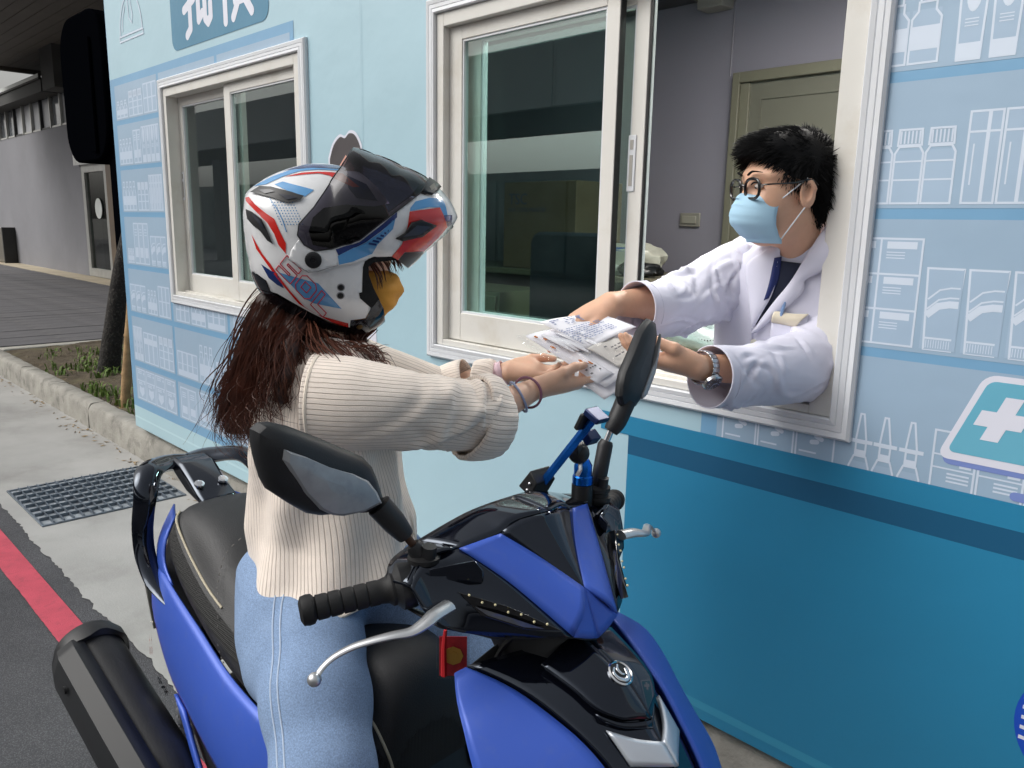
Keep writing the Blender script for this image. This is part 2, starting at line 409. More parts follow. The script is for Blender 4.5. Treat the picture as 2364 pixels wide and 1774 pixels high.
# kerb of separate stones
kerb = MB(); kerb.bx(-60, 8, .03, .06, -.05, .02); kerb = struct(kerb.build('kerb', kerbm))
x = -30.
while x < 6:
    Lk = random.uniform(.92, 1.02) if x > -13 else 2.0
    b = MB(); n = 14; xs = np.linspace(x+.004, x+Lk-.004, n); prof = [(.012, -.02), (.018, .145), (.034, .182), (.05, .19), (.135, .19), (.15, .178), (.155, -.02)]
    rings = []
    for xx in xs:
        j = RNG.normal(0, .0035, (len(prof), 2)); rings.append([(xx, p[0]+j[i, 0], p[1]+j[i, 1]*.8) for i, p in enumerate(prof)])
    b.loft(rings); b.build('kerb_stone', kerbm, kerb, smooth=50)
    x += Lk
# plaza of dark strips laid across, behind the planter
plz = MB(); plz.bx(-60, -9.52, .15, 3.62, -.05, .185); plz = struct(plz.build('plaza_pavement', mat('plaza_bed', '#3d3c3e', .95)))
b = MB(); b.bx(-.145, .145, 0, 3.46, -.012, .012)
p0 = b.build('paving_strip', plazam, plz, smooth=None, bevel=.006); p0.location = (-9.72, .155, .19)
for i in range(1, 90): inst(p0, (-.3*i, 0, random.uniform(-.0025, .0025)), None)
b = MB(); b.bx(-9.52, -9.36, .14, 3.6, -.02, .2); struct(b.build('planter_kerb', mat('planter_kerb_conc', '#a9a79f', .9, noise=(6, .15), bump=(60, .5)), bevel=.012))
b = MB(); b.bx(-60, -5.0, 3.63, 4.2, -.02, .205); struct(b.build('walkway', walkm, smooth=None))
b = MB(); b.bx(-9.36, 8, .15, 3.62, -.05, .02); struct(b.build('planter_base', earth, smooth=None))
# planter soil with lumps
b = MB(); nx, ny = 150, 60; G = []
xs = np.linspace(-9.36, -4.9, nx); ys = np.linspace(.135, 2.4, ny)
H = RNG.normal(0, 1, (nx, ny))
for _ in range(3): H = (H+np.roll(H, 1, 0)+np.roll(H, -1, 0)+np.roll(H, 1, 1)+np.roll(H, -1, 1))/3.2
for i in range(nx): G.append([(xs[i], ys[j], .172+.012*float(np.tanh(H[i, j]*.6))+.03*min(1, (ys[j]-.13)/.6)) for j in range(ny)])
b.grid(G); soil = struct(b.build('planter_soil', soilm, smooth=60))
# weeds and litter on the soil
grassm = mat('weed_leaf', '#6f8a3c', .6, noise=(30, .35), k=.8); b = MB()
for c in range(75):
    cx, cy = random.uniform(-9.2, -5.4), random.uniform(.22, 1.7)
    if c < 24: cx, cy = random.gauss(-7.75, .28), random.gauss(.55, .16)
    elif c < 38: cx, cy = random.uniform(-7.0, -5.6), random.uniform(.17, .3)
    elif c < 52: cx, cy = random.uniform(-9.1, -7.2), random.uniform(.5, 1.1)
    for k in range(random.randint(6, 16)):
        a = random.uniform(0, 6.28); l = random.uniform(.03, .11); w = random.uniform(.004, .009); lean = random.uniform(.3, 1.0)
        px, py = cx+random.gauss(0, .05), cy+random.gauss(0, .05); dx, dy = math.cos(a), math.sin(a); z0 = .175
        if py < .14: continue
        mid = (px+dx*l*.35*lean, py+dy*l*.35*lean, z0+l*.7); tip = (px+dx*l*lean, py+dy*l*lean, z0+l*.85)
        b.add([(px-dy*w, py+dx*w, z0), (px+dy*w, py-dx*w, z0), (mid[0]+dy*w, mid[1]-dx*w, mid[2]), (mid[0]-dy*w, mid[1]+dx*w, mid[2]), tip], [(0, 1, 2, 3), (3, 2, 4)])
b.build('weeds', grassm, smooth=None, kind='stuff', label='low green weeds growing in the bare planter soil', cat='weeds')
b = MB(); litm = mat('dry_litter', '#8d7a5c', .9, noise=(20, .4))
for k in range(260):
    if k < 170: px, py, z0 = random.uniform(-9.2, -5.3), random.uniform(.16, 1.6), .19
    else: px, py, z0 = random.uniform(-9, -4.2), -abs(random.gauss(0, .06))+.0, .007
    a = random.uniform(0, 6.28); l = random.uniform(.008, .03); w = l*random.uniform(.2, .5); c, s_ = math.cos(a), math.sin(a)
    b.poly([(px+c*l-s_*w*0, py+s_*l, z0+random.uniform(0, .01)), (px-s_*w, py+c*w, z0), (px-c*l, py-s_*l, z0+random.uniform(0, .006)), (px+s_*w, py-c*w, z0)])
b.build('dry_litter', litm, smooth=None, kind='stuff', label='dry leaf scraps scattered on soil and gutter', cat='litter')
# drain grate
grm = mat('galvanised_grate', '#6d7782', .5, metal=.4, noise=(25, .25), bump=(80, .3), stain=(14, '#55585a', .6))
gx0, gx1, gy0, gy1 = -5.07, -4.35, -.785, -.055
grate = thing('drain_grate', (-4.71, -.42, .01), 'grey steel drain grate set in the concrete gutter beside the kerb', 'grate')
b = MB(); w = .012
for q in ((gx0, gx1, gy0, gy0+w), (gx0, gx1, gy1-w, gy1), (gx0, gx0+w, gy0+w, gy1-w), (gx1-w, gx1, gy0+w, gy1-w)): b.bx(*q, -.03, .012)
b.build('grate_frame', grm, grate, bevel=.002)
b = MB(); b.bx(gx0, gx1, gy0, gy1, -.034, .0045); b.build('drain_pit', mat('drain_pit', '#8f969c', .9, noise=(12, .4)), grate)
b = MB(); b.bx(gx0+.012, gx1-.012, -.0022, .0022, .0, .034); p = b.build('bearing_bar', grm, grate); N = 15; st = (gy1-gy0-.02)/N
p.location = (0, gy0+.01+st, -.013)
for i in range(2, N): inst(p, (0, st*(i-1), 0))
b = MB(); b.bx(-.003, .003, gy0+.012, gy1-.012, .004, .035); p = b.build('cross_bar', grm, grate); N = 8; st = (gx1-gx0-.02)/N; p.location = (gx0+.01+st, 0, -.014)
for i in range(2, N): inst(p, (st*(i-1), 0, 0))
# tree by the kiosk: leaning dark trunk, crown above and behind the kiosk
bark = mat('dark_bark', '#2e2b29', .95, noise=(18, .45), bump=(60, .9, .02), stain=(45, '#8d8a80', .35))
tree = thing('young_tree', (-7.52, .56, .17), 'leaning dark-barked young tree growing in the planter beside the kiosk', 'tree')
path = catmull([(-7.52, .55, .12), (-7.40, .60, .6), (-7.2, .68, 1.25), (-6.9, .84, 2.0), (-6.6, 1.1, 2.9), (-6.4, 1.4, 3.6)], 7)
b = MB(); b.tube(path, [.1, .082, .075, .07, .06, .035], 12); b.build('trunk', bark, tree)
b = MB()
for a in ((-.3, .5, 1.0), (.5, .3, .9), (.2, .9, .8), (.6, .9, 1.1)): b.tube(catmull([(-6.95, 1.0, 2.9), (-6.85+a[0]*.4, 1.15+a[1]*.4, 3.1+a[2]*.4), (-6.8+a[0], 1.2+a[1], 3.2+a[2])], 4), [.035, .012], 6)
b.build('limb', bark, tree)
leafm = mat('tree_leaf', '#55702f', .55, noise=(3, .4), k=.75); b = MB()
for c in range(46):
    cc = np.array((-6.0, 2.0, 3.9))+RNG.normal(0, 1, 3)*(.45, .4, .4)
    for k in range(34):
        p = cc+RNG.normal(0, .13, 3); d = RNG.normal(0, 1, 3); d /= np.linalg.norm(d); e = np.cross(d, RNG.normal(0, 1, 3)); e /= np.linalg.norm(e); l = random.uniform(.03, .06)
        b.poly([p-d*l, p+e*l*.4, p+d*l, p-e*l*.4])
b.build('crown', leafm, tree, smooth=None)
# bamboo stake
bam = mat('bamboo', '#a98a63', .55, noise=(9, .35), stain=(25, '#6e5236', .5)); b = MB()
st0, st1 = V3((-6.1, .21, .12)), V3((-5.45, .38, 3.0)); rings = []; prof = []
for k in range(11):
    z0 = k/10*1.0
    for dz, r in ((0, .036), (.006, .041), (.012, .036), (.05, .0335), (.09, .0345)): prof.append((z0+dz*.95, r))
b.tube([st0+(st1-st0)*t for t, r in prof if t < 1], [r for t, r in prof if t < 1], 14)
b.build('bamboo_stake', bam, smooth=50, label='brown bamboo stake standing in the planter at the kiosk corner', cat='stake')
# black rounded sign on a post behind the kiosk corner
blk = mat('black_sign_metal', '#050609', .9, spec=.0); sg = thing('black_sign', (-8.85, 1.0, .19), 'large black sign box with rounded corners on a dark post behind the kiosk', 'sign')
b = MB(); b.prism(rrect(-9.42, -8.2, 2.08, 3.46, .34, 8), lambda u, v: (u, .93, v), lambda u, v: (u, 1.25, v)); b.build('sign_box', blk, sg, smooth=30, bevel=.02)
b = MB(); b.bx(-8.42, -8.16, 1.0, 1.12, .19, 3.4); b.build('post', blk, sg, bevel=.01)
b = MB(); b.bx(-8.56, -8.45, .9, .925, 2.16, 3.2); b.build('back_rail', blk, sg, bevel=.006)
# grey building with clerestory, door and eave
gw = mat('grey_render', '#85858a', .85, noise=(.8, .07), bump=(20, .2), stain=(.6, '#77777a', .5)); dk = mat('dark_metal_trim', '#2b2c2d', .5, noise=(2, .2)); al = mat('aluminium_frame', '#b3b3af', .4, metal=.4, noise=(6, .1))
bl = thing('grey_building', (-24, 4.15, .2), 'long grey rendered building with a strip of high windows behind the plaza', 'building')
b = MB(); b.bx(-60, -19.95, 4.16, 4.5, .2, 3.6); b.bx(-18.05, -4, 4.16, 4.5, .2, 3.6); b.bx(-19.95, -18.05, 4.16, 4.5, 2.9, 3.6); b.build('wall', gw, bl, smooth=None)
b = MB(); b.bx(-60, -4, 4.3, 9, 3.6, 4.75); b.build('upper_wall', dk, bl, smooth=None)
b = MB(); b.bx(-60, -21.0, 3.78, 4.45, 4.3, 4.6); b.bx(-60, -21.0, 3.74, 3.8, 4.56, 4.68); b.build('eave', mat('eave_dark', '#30302e', .7), bl, smooth=None)
b = MB(); b.bx(-60, -21.0, 3.735, 3.745, 4.6, 4.68); b.build('eave_edge', mat('eave_edge', '#c9ccc8', .5), bl, smooth=None)
wg = mat('clerestory_glass', '#6d7176', .08, spec=.8, noise=(.9, .5)); wl = mat('clerestory_panel', '#a7a9ad', .4, noise=(1.2, .2))
for i in range(26):
    x0 = -27.6+i*.82
    b = MB(); b.bx(x0+.03, x0+.74, 4.2, 4.23, 3.62, 4.32); w_ = b.build('window', wl if i in (3, 4, 5, 6, 8, 11) else wg, bl, smooth=None)
    b = MB(); b.bx(x0-.03, x0+.03, 4.13, 4.24, 3.6, 4.33); b.bx(x0+.03, x0+.74, 4.15, 4.22, 3.6, 3.64); b.build('mullion', al if i % 3 else dk, w_, smooth=None)
b = MB(); b.bx(-20.98, -20.05, 3.8, 4.9, 4.31, 5.2); b.build('roof_beam', mat('beam_grey', '#4a4b4a', .8, noise=(1, .1)), bl, smooth=None)
dr = MB(); dr.bx(-19.75, -18.3, 4.19, 4.22, .3, 2.6); dr = dr.build('door', glass('door_glass', (.35, .42, .38), 1.6), bl, smooth=None)
b = MB()
for q in ((-19.9, -19.72, .22, 2.66), (-18.45, -18.25, .22, 2.66), (-19.72, -18.45, 2.5, 2.66), (-19.72, -18.45, .22, .4)): b.bx(q[0], q[1], 4.14, 4.24, q[2], q[3])
b.build('door_frame', al, dr, smooth=None)
b = MB(); b.bx(-18.25, -17.5, 4.12, 4.2, .2, 2.66); b.build('door_panel', mat('bronze_panel', '#6a5a48', .5, noise=(2, .2)), bl, smooth=None)
b = MB(); b.lathe([(.22, 0), (.22, .01)], (-19.0, 4.17, 1.72), (0, -1, 0), 24); b.build('door_decal', mat('decal_white', '#d8dcd8', .6), dr)
b = MB(); b.bx(-20.1, -18.1, 4.05, 4.16, 2.66, 2.95); b.build('door_head', mat('polished_head', '#c7c9c9', .12, metal=.85, noise=(3, .2)), bl, smooth=None)
b = MB(); b.bx(-19.9, -18.2, 4.6, 4.62, .25, 3.0); b.build('lobby_wall', mat('lobby', '#3c423c', .8, noise=(1.5, .5)), bl, smooth=None)
bn = thing('steel_cabinet', (-27.2, 3.9, .2), 'low brown steel cabinet against the grey building wall', 'cabinet')
b = MB(); b.bx(-28.6, -26.28, 3.85, 4.15, .22, 1.18); b.build('cabinet_body', mat('cabinet_steel', '#7f7a70', .4, metal=.4, noise=(2, .15)), bn, bevel=.01)
b = MB(); b.bx(-26.28, -26.2, 3.83, 4.15, .2, 1.2); b.build('cabinet_side', dk, bn)
# canopy with a boarded soffit over the plaza
cn = thing('canopy', (-16, 2.5, 5.2), 'dark canopy with a boarded soffit over the plaza at top left', 'canopy')
b = MB(); b.bx(-24.1, -9.5, -.2, 5.4, 5.225, 5.5); b.build('canopy_slab', mat('canopy_slab', '#3a3835', .8), cn, smooth=None)
sof = mat('soffit_board', '#635e57', .65, noise=(1.0, .12), bump=(15, .1)); b = MB(); b.bx(-24.05, -9.6, -.117, .117, -.011, .011); p = b.build('soffit_board', sof, cn, smooth=None, bevel=.004); p.location = (0, 5.2, 5.21)
for i in range(1, 22): inst(p, (0, -.2455*i, 0))
b = MB(); b.bx(-24.3, -24.1, -.2, 5.4, 5.12, 5.5); b.build('canopy_edge', mat('canopy_edge', '#5a544d', .7), cn, smooth=None)
for px in (-22, -12): b = MB(); b.bx(px-.15, px+.15, 5.0, 5.3, .2, 5.2); b.build('canopy_post', dk, cn, smooth=None)
# the building on the far side of the road (seen as reflections in the glass and paint)
fb = thing('arrivals_building', (-14, -20, 0), 'broad concrete building with a deep canopy across the road', 'building')
fcm = mat('fascia_panel', '#c3c5c6', .6, noise=(.6, .08)); und = mat('canopy_underside', '#57564f', .8, noise=(.5, .2)); cw = mat('curtain_wall', '#8a9492', .15, noise=(.7, .3)); rc = mat('raw_concrete', '#8d8d89', .85, noise=(.5, .12))
b = MB(); b.bx(-52, 14, -13, -9.0, 3.72, 3.9); b.build('canopy_roof', und, fb, smooth=None)
for i in range(22): b = MB(); b.bx(-52+i*3+.02, -52+i*3+2.98, -9.0, -8.86, 3.6, 4.7); b.build('fascia_panel', fcm, fb, smooth=None)
for i in range(22):
    b = MB(); b.bx(-52+i*3+.04, -52+i*3+2.96, -16.1, -16.0, 0.15, 2.9); b.build('curtain_pane', cw, fb, smooth=None)
b = MB(); b.bx(-52, 14, -16.4, -16.12, 0, 3.15); b.build('back_wall', rc, fb, smooth=None)
for i in range(7): b = MB(); b.bx(-50+i*10-.3, -50+i*10+.3, -12.3, -11.7, 0, 3.72); b.build('pillar', rc, fb, smooth=None)
whp = mat('barrier_white', '#e4e4e0', .5); rdp = mat('barrier_red', '#a33438', .5)
for i in range(1):
    bt = thing('road_barrier', (-18-i*3.2, -7.5, 0), f'white road barrier with a red top rail, number {i+1} from the kiosk side', 'barrier'); x0 = -18-i*3.2
    bt['label'] = 'white road barrier with red top rail standing across the road'
    b = MB(); b.bx(x0-1.2, x0+1.2, -7.53, -7.47, .95, 1.05); b.build('top_rail', rdp, bt)
    b = MB(); b.bx(x0-1.2, x0+1.2, -7.53, -7.47, .45, .53); b.build('low_rail', whp, bt)
    for sx in (-1.1, 1.1): b = MB(); b.bx(x0+sx-.04, x0+sx+.04, -7.8, -7.2, .0, .06); b.bx(x0+sx-.04, x0+sx+.04, -7.54, -7.46, .06, 1.0); b.build('leg', whp, bt)
# ================================================================ KIOSK
vin = lambda nm, c, k=1.0: mat('vinyl_'+nm, c, .40, coat=.10, noise=(1.1, .04), bump=(1.3, .30, .05), k=k, crough=.25)
V_BASE = vin('pale_blue', '#acccd8'); V_BG = vin('shelf_blue', '#9db6cc'); V_SH = vin('shelf_edge', '#79a8cb'); V_FILL = vin('item_fill', '#a6bdd3'); V_WL = vin('line_left', '#c2d2e5'); V_W = vin('line_white', '#d2deed'); V_DIM = vin('line_pale', '#b4c8dd')
V_TEAL = vin('teal', '#2a82aa'); V_DTEAL = vin('dark_teal', '#1d597d'); V_SIGN = vin('sign_teal', '#3f809f'); V_AQ = vin('aqua', '#6cb4cc'); V_PUR = vin('violet', '#7c90cc'); V_BLUE = vin('royal', '#1e4fbe'); V_SIGNW = vin('sign_white', '#e2e4f0')
V_HAIR = vin('figure_hair', '#4b4648'); V_FACE = vin('figure_face', '#dfa898')
frm = mat('window_aluminium', '#dedcd6', .42, noise=(3, .03), stain=(5, '#b9ae9a', .35), bump=(3, .05))
frw = mat('window_trim', '#dfe2e6', .4, noise=(3, .03), stain=(4, '#c3c0b8', .3))
gask = mat('black_gasket', '#131416', .5); pane = glass('window_glass', (.80, .90, .88), 1.85)
KX0, KX1, KZ0, KZ1 = -5.236, 2.6, .232, 2.95
kiosk = thing('pharmacy_kiosk', (-1.5, 1.0, .2), 'pale blue prefabricated pharmacy kiosk with printed shelves and sliding windows', 'kiosk')
OP = [(-4.45, -3.02), (-2.166, -.73)]; OZ0, OZ1 = 1.125, 2.225           # wall openings
b = MB(); T = .055
for x0, x1, z0, z1 in ((KX0, OP[0][0], KZ0, KZ1), (OP[0][1], OP[1][0], KZ0, KZ1), (OP[1][1], KX1, KZ0, KZ1), (OP[0][0], OP[0][1], KZ0, OZ0), (OP[0][0], OP[0][1], OZ1, KZ1), (OP[1][0], OP[1][1], KZ0, OZ0), (OP[1][0], OP[1][1], OZ1, KZ1)): b.bx(x0, x1, 0, T, z0, z1)
b.build('front_wall', V_BASE, kiosk, smooth=None)
inw = mat('inner_panel', '#86848f', .35, noise=(1.5, .03), bump=(3, .06, .02)); flo = mat('inner_floor', '#6d6c6a', .6, noise=(4, .1)); cei = mat('inner_ceiling', '#8c8d90', .6, noise=(2, .05))
BY = 1.95
b = MB()
b.bx(KX0, KX1, BY, BY+.06, KZ0, KZ1); b.build('back_wall', inw, kiosk, smooth=None)
b = MB(); b.bx(KX0, KX0+.06, T, BY, KZ0, KZ1); b.bx(KX1-.06, KX1, T, BY, KZ0, KZ1); b.build('side_wall', [inw], kiosk, smooth=None)
b = MB(); b.bx(KX0-.004, KX0, 0, BY+.06, KZ0, KZ1); b.build('side_skin', V_SH, kiosk, smooth=None)
b = MB(); b.bx(KX0+.06, KX1-.06, T, BY, KZ0, KZ0+.05); b.build('floor', flo, kiosk, smooth=None)
b = MB(); b.bx(KX0, KX1, 0, BY+.06, KZ1, KZ1+.08); b.build('roof', mat('kiosk_roof', '#c9c9c4', .6), kiosk, smooth=None)
b = MB(); b.bx(KX0+.06, KX1-.06, T, BY, 2.68, 2.7); b.build('ceiling', cei, kiosk, smooth=None)
for x in (-4.6, -1.6, 1.4): b = MB(); b.bx(x-.1, x+.1, .25, 1.8, .185, KZ0); b.build('support_block', mat('support_steel', '#4b4a48', .7), kiosk)
b = MB(); b.tube([(-2.247, BY-.006, 2.3), (-2.247, BY-.006, 2.68)], .004, 6); b.build('panel_seam', mat('seam', '#75737e', .4), kiosk)
# ---- printed graphics, flat vinyl on the wall
def wl(u, v, l): return (u, -.00045*l-.0008, v)
def cut_openings(poly):
    """keep the print clear of the two window trims"""
    out = [poly]
    for x0, x1 in ((-4.482, -2.982), (-2.198, -.698)):
        z0, z1 = 1.092, 2.257; nxt = []
        for P in out:
            xs = [p[0] for p in P]; zs = [p[1] for p in P]
            if max(xs) <= x0 or min(xs) >= x1 or max(zs) <= z0 or min(zs) >= z1: nxt.append(P); continue
            for q in ((-99, x0, -99, 99), (x1, 99, -99, 99), (x0, x1, -99, z0), (x0, x1, z1, 99)):
                c = clip_poly(P, *q)
                if len(c) > 2: nxt.append(c)
        out = nxt
    return out
class PR:
    def __init__(s): s.d = {}
    def _b(s, m, l): return s.d.setdefault((m.name, l), (MB(), m))[0]
    def fill(s, poly, m, l=2):
        bx_ = s._b(m, l)
        for q in cut_openings(list(poly)): s.n = getattr(s, 'n', 0)+1; bx_.poly([wl(a, c, l+.022*(s.n % 40)) for a, c in q])
        return s
    def rect(s, x0, x1, z0, z1, m, l=2): return s.fill([(x0, z0), (x1, z0), (x1, z1), (x0, z1)], m, l)
    def line(s, path, w, m=None, l=3, closed=False):
        for q in stroke2(path, w, closed): s.fill(q, m or V_W, l)
        return s
    def cap(s, a, c, w, m, l=3):
        a, c = V3(a), V3(c); d = c-a; L = np.linalg.norm(d); d = d/L; n = V3((-d[1], d[0])); P = []
        for i in range(9): t = R_(-90+180*i/8); P.append(tuple(c+w/2*(math.cos(t)*d+math.sin(t)*n)))
        for i in range(9): t = R_(90+180*i/8); P.append(tuple(a+w/2*(math.cos(t)*d+math.sin(t)*n)))
        return s.fill(P, m, l)
    def build(s, name, label=None):
        for (mn, l), (b, m) in s.d.items():
            o = b.build(name, m, kiosk, smooth=None, tri=True)
            if label: o['label'] = label
def it_box(p, x0, x1, z0, z1, w, st=0, m=V_W):
    p.line([(x0, z0), (x1, z0), (x1, z1), (x0, z1)], w, m, 3, True); h = z1-z0; W = x1-x0
    if st == 0: p.rect(x0, x1, z0+h*.62, z0+h*.82, m, 3)
    elif st == 1: p.line([(x0, z0+h*.5), (x1, z0+h*.5)], w, m)
    elif st == 2:
        for k in (.85, .78, .71): p.line([(x0+W*.2, z0+h*k), (x0+W*.75, z0+h*k)], w*.7, m)
        p.rect(x0+W*.15, x1-W*.15, z0+h*.15, z0+h*.4, m, 3)
    elif st == 3: p.line([(x0, z0+h*.78), (x1, z0+h*.78)], w, m); p.line([(x0+W*.6, z0), (x0+W*.6, z1)], w*1.6, m); p.line([(x0+W*.2, z0+h*.2), (x0+W*.2, z0+h*.65)], w*.7, m)
    elif st == 4: p.rect(x0, x1, z0, z0+h*.22, m, 3); p.line([(x0, z0+h*.5), (x1, z0+h*.5)], w*.6, m)
def it_vial(p, x0, x1, z0, z1, w, m=V_W):
    h = z1-z0; W = x1-x0; c = (x0+x1)/2; sh = z0+h*.70
    p.line([(x0, z0), (x1, z0), (x1, sh-.1*h), (c+W*.3, sh), (c+W*.3, z0+h*.82), (c-W*.3, z0+h*.82), (c-W*.3, sh), (x0, sh-.1*h)], w, m, 3, True)
    p.line([(c-W*.25, z0+h*.82), (c-W*.25, z1), (c+W*.25, z1), (c+W*.25, z0+h*.82)], w, m); p.rect(x0, x1, z0+h*.18, z0+h*.5, m, 3)
def it_jar(p, x0, x1, z0, z1, w, m=V_W):
    h = z1-z0; W = x1-x0
    p.line([(x0, z0), (x1, z0), (x1, z0+h*.68), (x1-W*.14, z0+h*.77), (x0+W*.14, z0+h*.77), (x0, z0+h*.68)], w, m, 3, True)
    p.line([(x0+W*.08, z0+h*.79), (x1-W*.08, z0+h*.79), (x1-W*.1, z1), (x0+W*.1, z1)], w, m, 3, True)
    for k in range(6): xx = x0+W*(.17+.66*k/5); p.line([(xx, z0+h*.81), (xx, z1-.02*h)], w*.8, m)
    for k in (.32, .57): p.line([(x0, z0+h*k), (x1, z0+h*k)], w*.8, m)
def it_tube(p, x0, x1, z0, z1, w, m=V_W):
    h = z1-z0; W = x1-x0; q = W*.12
    p.line([(x0+q, z0), (x1-q, z0), (x1, z1), (x0, z1)], w, m, 3, True)
    p.line([(x0+q, z0+h*.14), (x1-q, z0+h*.14)], w, m)
    for k in range(10): xx = x0+q+W*.06+(W-2*q-W*.12)*k/9; p.line([(xx, z0+h*.02), (xx, z0+h*.12)], w*.35, m)
    def arc(zz, ww): p.line([(x0+q*.8, z0+h*zz), (x0+W*.4, z0+h*(zz+.12)), (x0+W*.7, z0+h*(zz+.15)), (x1-q*.4, z0+h*(zz+.15))], ww, m)
    arc(.62, w*.8); arc(.50, w*.8); arc(.42, w*3.4)
def it_oval(p, x0, x1, z0, z1, w, m=V_W):
    h = z1-z0; W = x1-x0; p.line([(x0+W*.08, z0), (x1-W*.08, z0), (x1, z1), (x0, z1)], w, m, 3, True); p.rect(x0+W*.08, x1-W*.08, z0, z0+h*.2, m, 3)
    p.fill([((x0+x1)/2+W*.28*math.cos(a), z0+h*.78+h*.22*math.sin(a)) for a in np.linspace(0, 6.283, 20)[:-1]], m, 3)
    for k in (.48, .44, .40): p.line([(x0+W*.25, z0+h*k), (x1-W*.25, z0+h*k)], w*.5, m)
def it_drop(p, c, z0, z1, W, w, m=V_W):
    h = z1-z0
    p.line([(c-W*.22, z0+h*.62), (c-W*.1, z1), (c+W*.06, z1), (c+W*.26, z0+h*.62)], w, m); p.line([(c-W*.5, z0+h*.6), (c+W*.55, z0+h*.6)], w*2.0, m)
    p.line([(c-W*.2, z0+h*.58), (c-W*.2, z0+h*.46), (c+W*.26, z0+h*.46), (c+W*.26, z0+h*.58)], w, m, 3, True); p.rect(c-W*.25, c+W*.3, z0+h*.38, z0+h*.46, m, 3)
    p.line([(c-W*.25, z0+h*.38), (c-W*.45, z0+h*.22), (c-W*.47, z0), (c+W*.47, z0), (c+W*.47, z0+h*.22), (c+W*.3, z0+h*.38)], w, m, 3, True); p.rect(c-W*.3, c+W*.33, z0+h*.02, z0+h*.18, m, 3)
def it_shield(p, x0, x1, z0, z1, w, m=V_W):
    h = z1-z0; W = x1-x0; zt = z0+h*.62; p.line([(x0, z0), (x1, z0), (x1, zt), (x0, zt)], w, m, 3, True); p.line([(x0, zt), (x1, zt), (x1, z1), (x0, z1)], w, m, 3, True); c = (x0+x1)/2
    p.fill([(c, z0+h*.06), (c+W*.3, z0+h*.22), (c+W*.3, z0+h*.42), (c, z0+h*.38), (c-W*.25, z0+h*.44), (c-W*.3, z0+h*.24)], m, 3)
    for k in (.55, .50, .93, .87): p.line([(x0+W*.15, z0+h*k), (x0+W*.62, z0+h*k)], w*.8, m)
    for k in (.55, .88): p.fill([(x0+W*.85+W*.07*math.cos(a), z0+h*k+h*.045*math.sin(a)) for a in np.linspace(0, 6.28, 10)[:-1]], m, 3)
def it_grid(p, x0, x1, z0, z1, w, nx, nz, m=V_W):
    for i in range(nx+1): p.line([(x0+(x1-x0)*i/nx, z0), (x0+(x1-x0)*i/nx, z1)], w, m)
    for j in range(nz+1): p.line([(x0-w/2, z0+(z1-z0)*j/nz), (x1+w/2, z0+(z1-z0)*j/nz)], w, m)
    for i in range(nx):
        for j in range(nz):
            a, c = x0+(x1-x0)*(i+.15)/nx, z0+(z1-z0)*(j+.92)/nz; W, h = (x1-x0)/nx, (z1-z0)/nz
            p.rect(a, a+W*.72, c-h*.2, c, m, 3)
            for q in (.30, .38, .46): p.line([(a, c-h*q), (a+W*.45, c-h*q)], w*.5, m)
# left printed shelf unit
p = PR(); p.rect(KX0, -3.081, .372, 2.341, V_SH, 1); p.build('printed_shelf_frame')
p = PR(); rows = [(2.106, 2.30), (1.846, 2.079), (1.579, 1.822), (1.269, 1.551), (.98, 1.241), (.672, .95), (.424, .637)]
cols = [(-5.168, -4.53), (-4.503, -3.82), (-3.793, -3.112)]
for z0, z1 in rows:
    for x0, x1 in cols: p.rect(x0, x1, z0, z1, V_BG, 2)
p.build('printed_shelf_back')
w = .008
p = PR()
INM = {'it_box': 'printed_box', 'it_vial': 'printed_bottle', 'it_jar': 'printed_jar', 'it_tube': 'printed_tube', 'it_oval': 'printed_tube', 'it_drop': 'printed_dropper', 'it_shield': 'printed_carton', 'it_grid': 'printed_carton'}
def item(f, *a, **kw):
    q = PR(); f(q, *a, **kw)
    if f is it_drop: q.rect(a[0]-a[3]*.42, a[0]+a[3]*.42, a[1], a[1]+(a[2]-a[1])*.3, V_FILL, 2.5)
    else: q.rect(a[0], a[1], a[2], a[2]+(a[3]-a[2])*(.72 if f in (it_vial, it_jar) else 1.), V_FILL, 2.5)
    q.build(INM[f.__name__])
def three(f, x0, x1, z0, z1, n=3, *a):
    d = (x1-x0)/n
    for i in range(n): item(f, x0+i*d+d*.06, x0+(i+1)*d-d*.06, z0, z1, w, *a, **({'m': V_WL}))
def kit(c, row, seq):
    x0, x1 = cols[c]; z0, z1 = rows[row]; z0 += .012; h = z1-z0; W = x1-x0; q = W*.015
    for (f, a, b_, hh, n, *ex) in seq: three(f, x0+W*a, x0+W*b_, z0, z0+h*hh, n, *ex)
kit(0, 0, [(it_vial, .02, .30, .5, 3), (it_jar, .33, .66, .72, 3), (it_box, .69, .98, .82, 3, 1)])
kit(0, 1, [(it_vial, .02, .34, .62, 4), (it_box, .38, .56, .8, 2, 2), (it_oval, .58, .98, .85, 4)])
kit(0, 2, [(it_vial, .02, .36, .7, 4), (it_jar, .40, .66, .66, 3), (it_box, .68, .98, .82, 5, 3)])
kit(0, 3, [(it_vial, .04, .2, .3, 4), (it_box, .22, .58, .86, 3, 2), (it_tube, .62, .98, .6, 3)])
kit(0, 4, [(it_tube, .02, .42, .62, 3), (it_vial, .46, .68, .55, 3), (it_box, .72, .98, .68, 3, 1)])
kit(0, 5, [(it_oval, .02, .25, .76, 3), (it_box, .28, .62, .68, 3, 0), (it_jar, .65, .98, .68, 3)])
kit(0, 6, [(it_shield, .02, .98, .92, 4)])
kit(1, 4, [(it_box, .06, .32, .5, 3, 1), (it_vial, .36, .62, .5, 3), (it_box, .66, .96, .5, 3, 4)])
kit(1, 5, [(it_box, .03, .42, .5, 4, 4), (it_vial, .46, .72, .75, 3), (it_jar, .76, .98, .5, 3)])
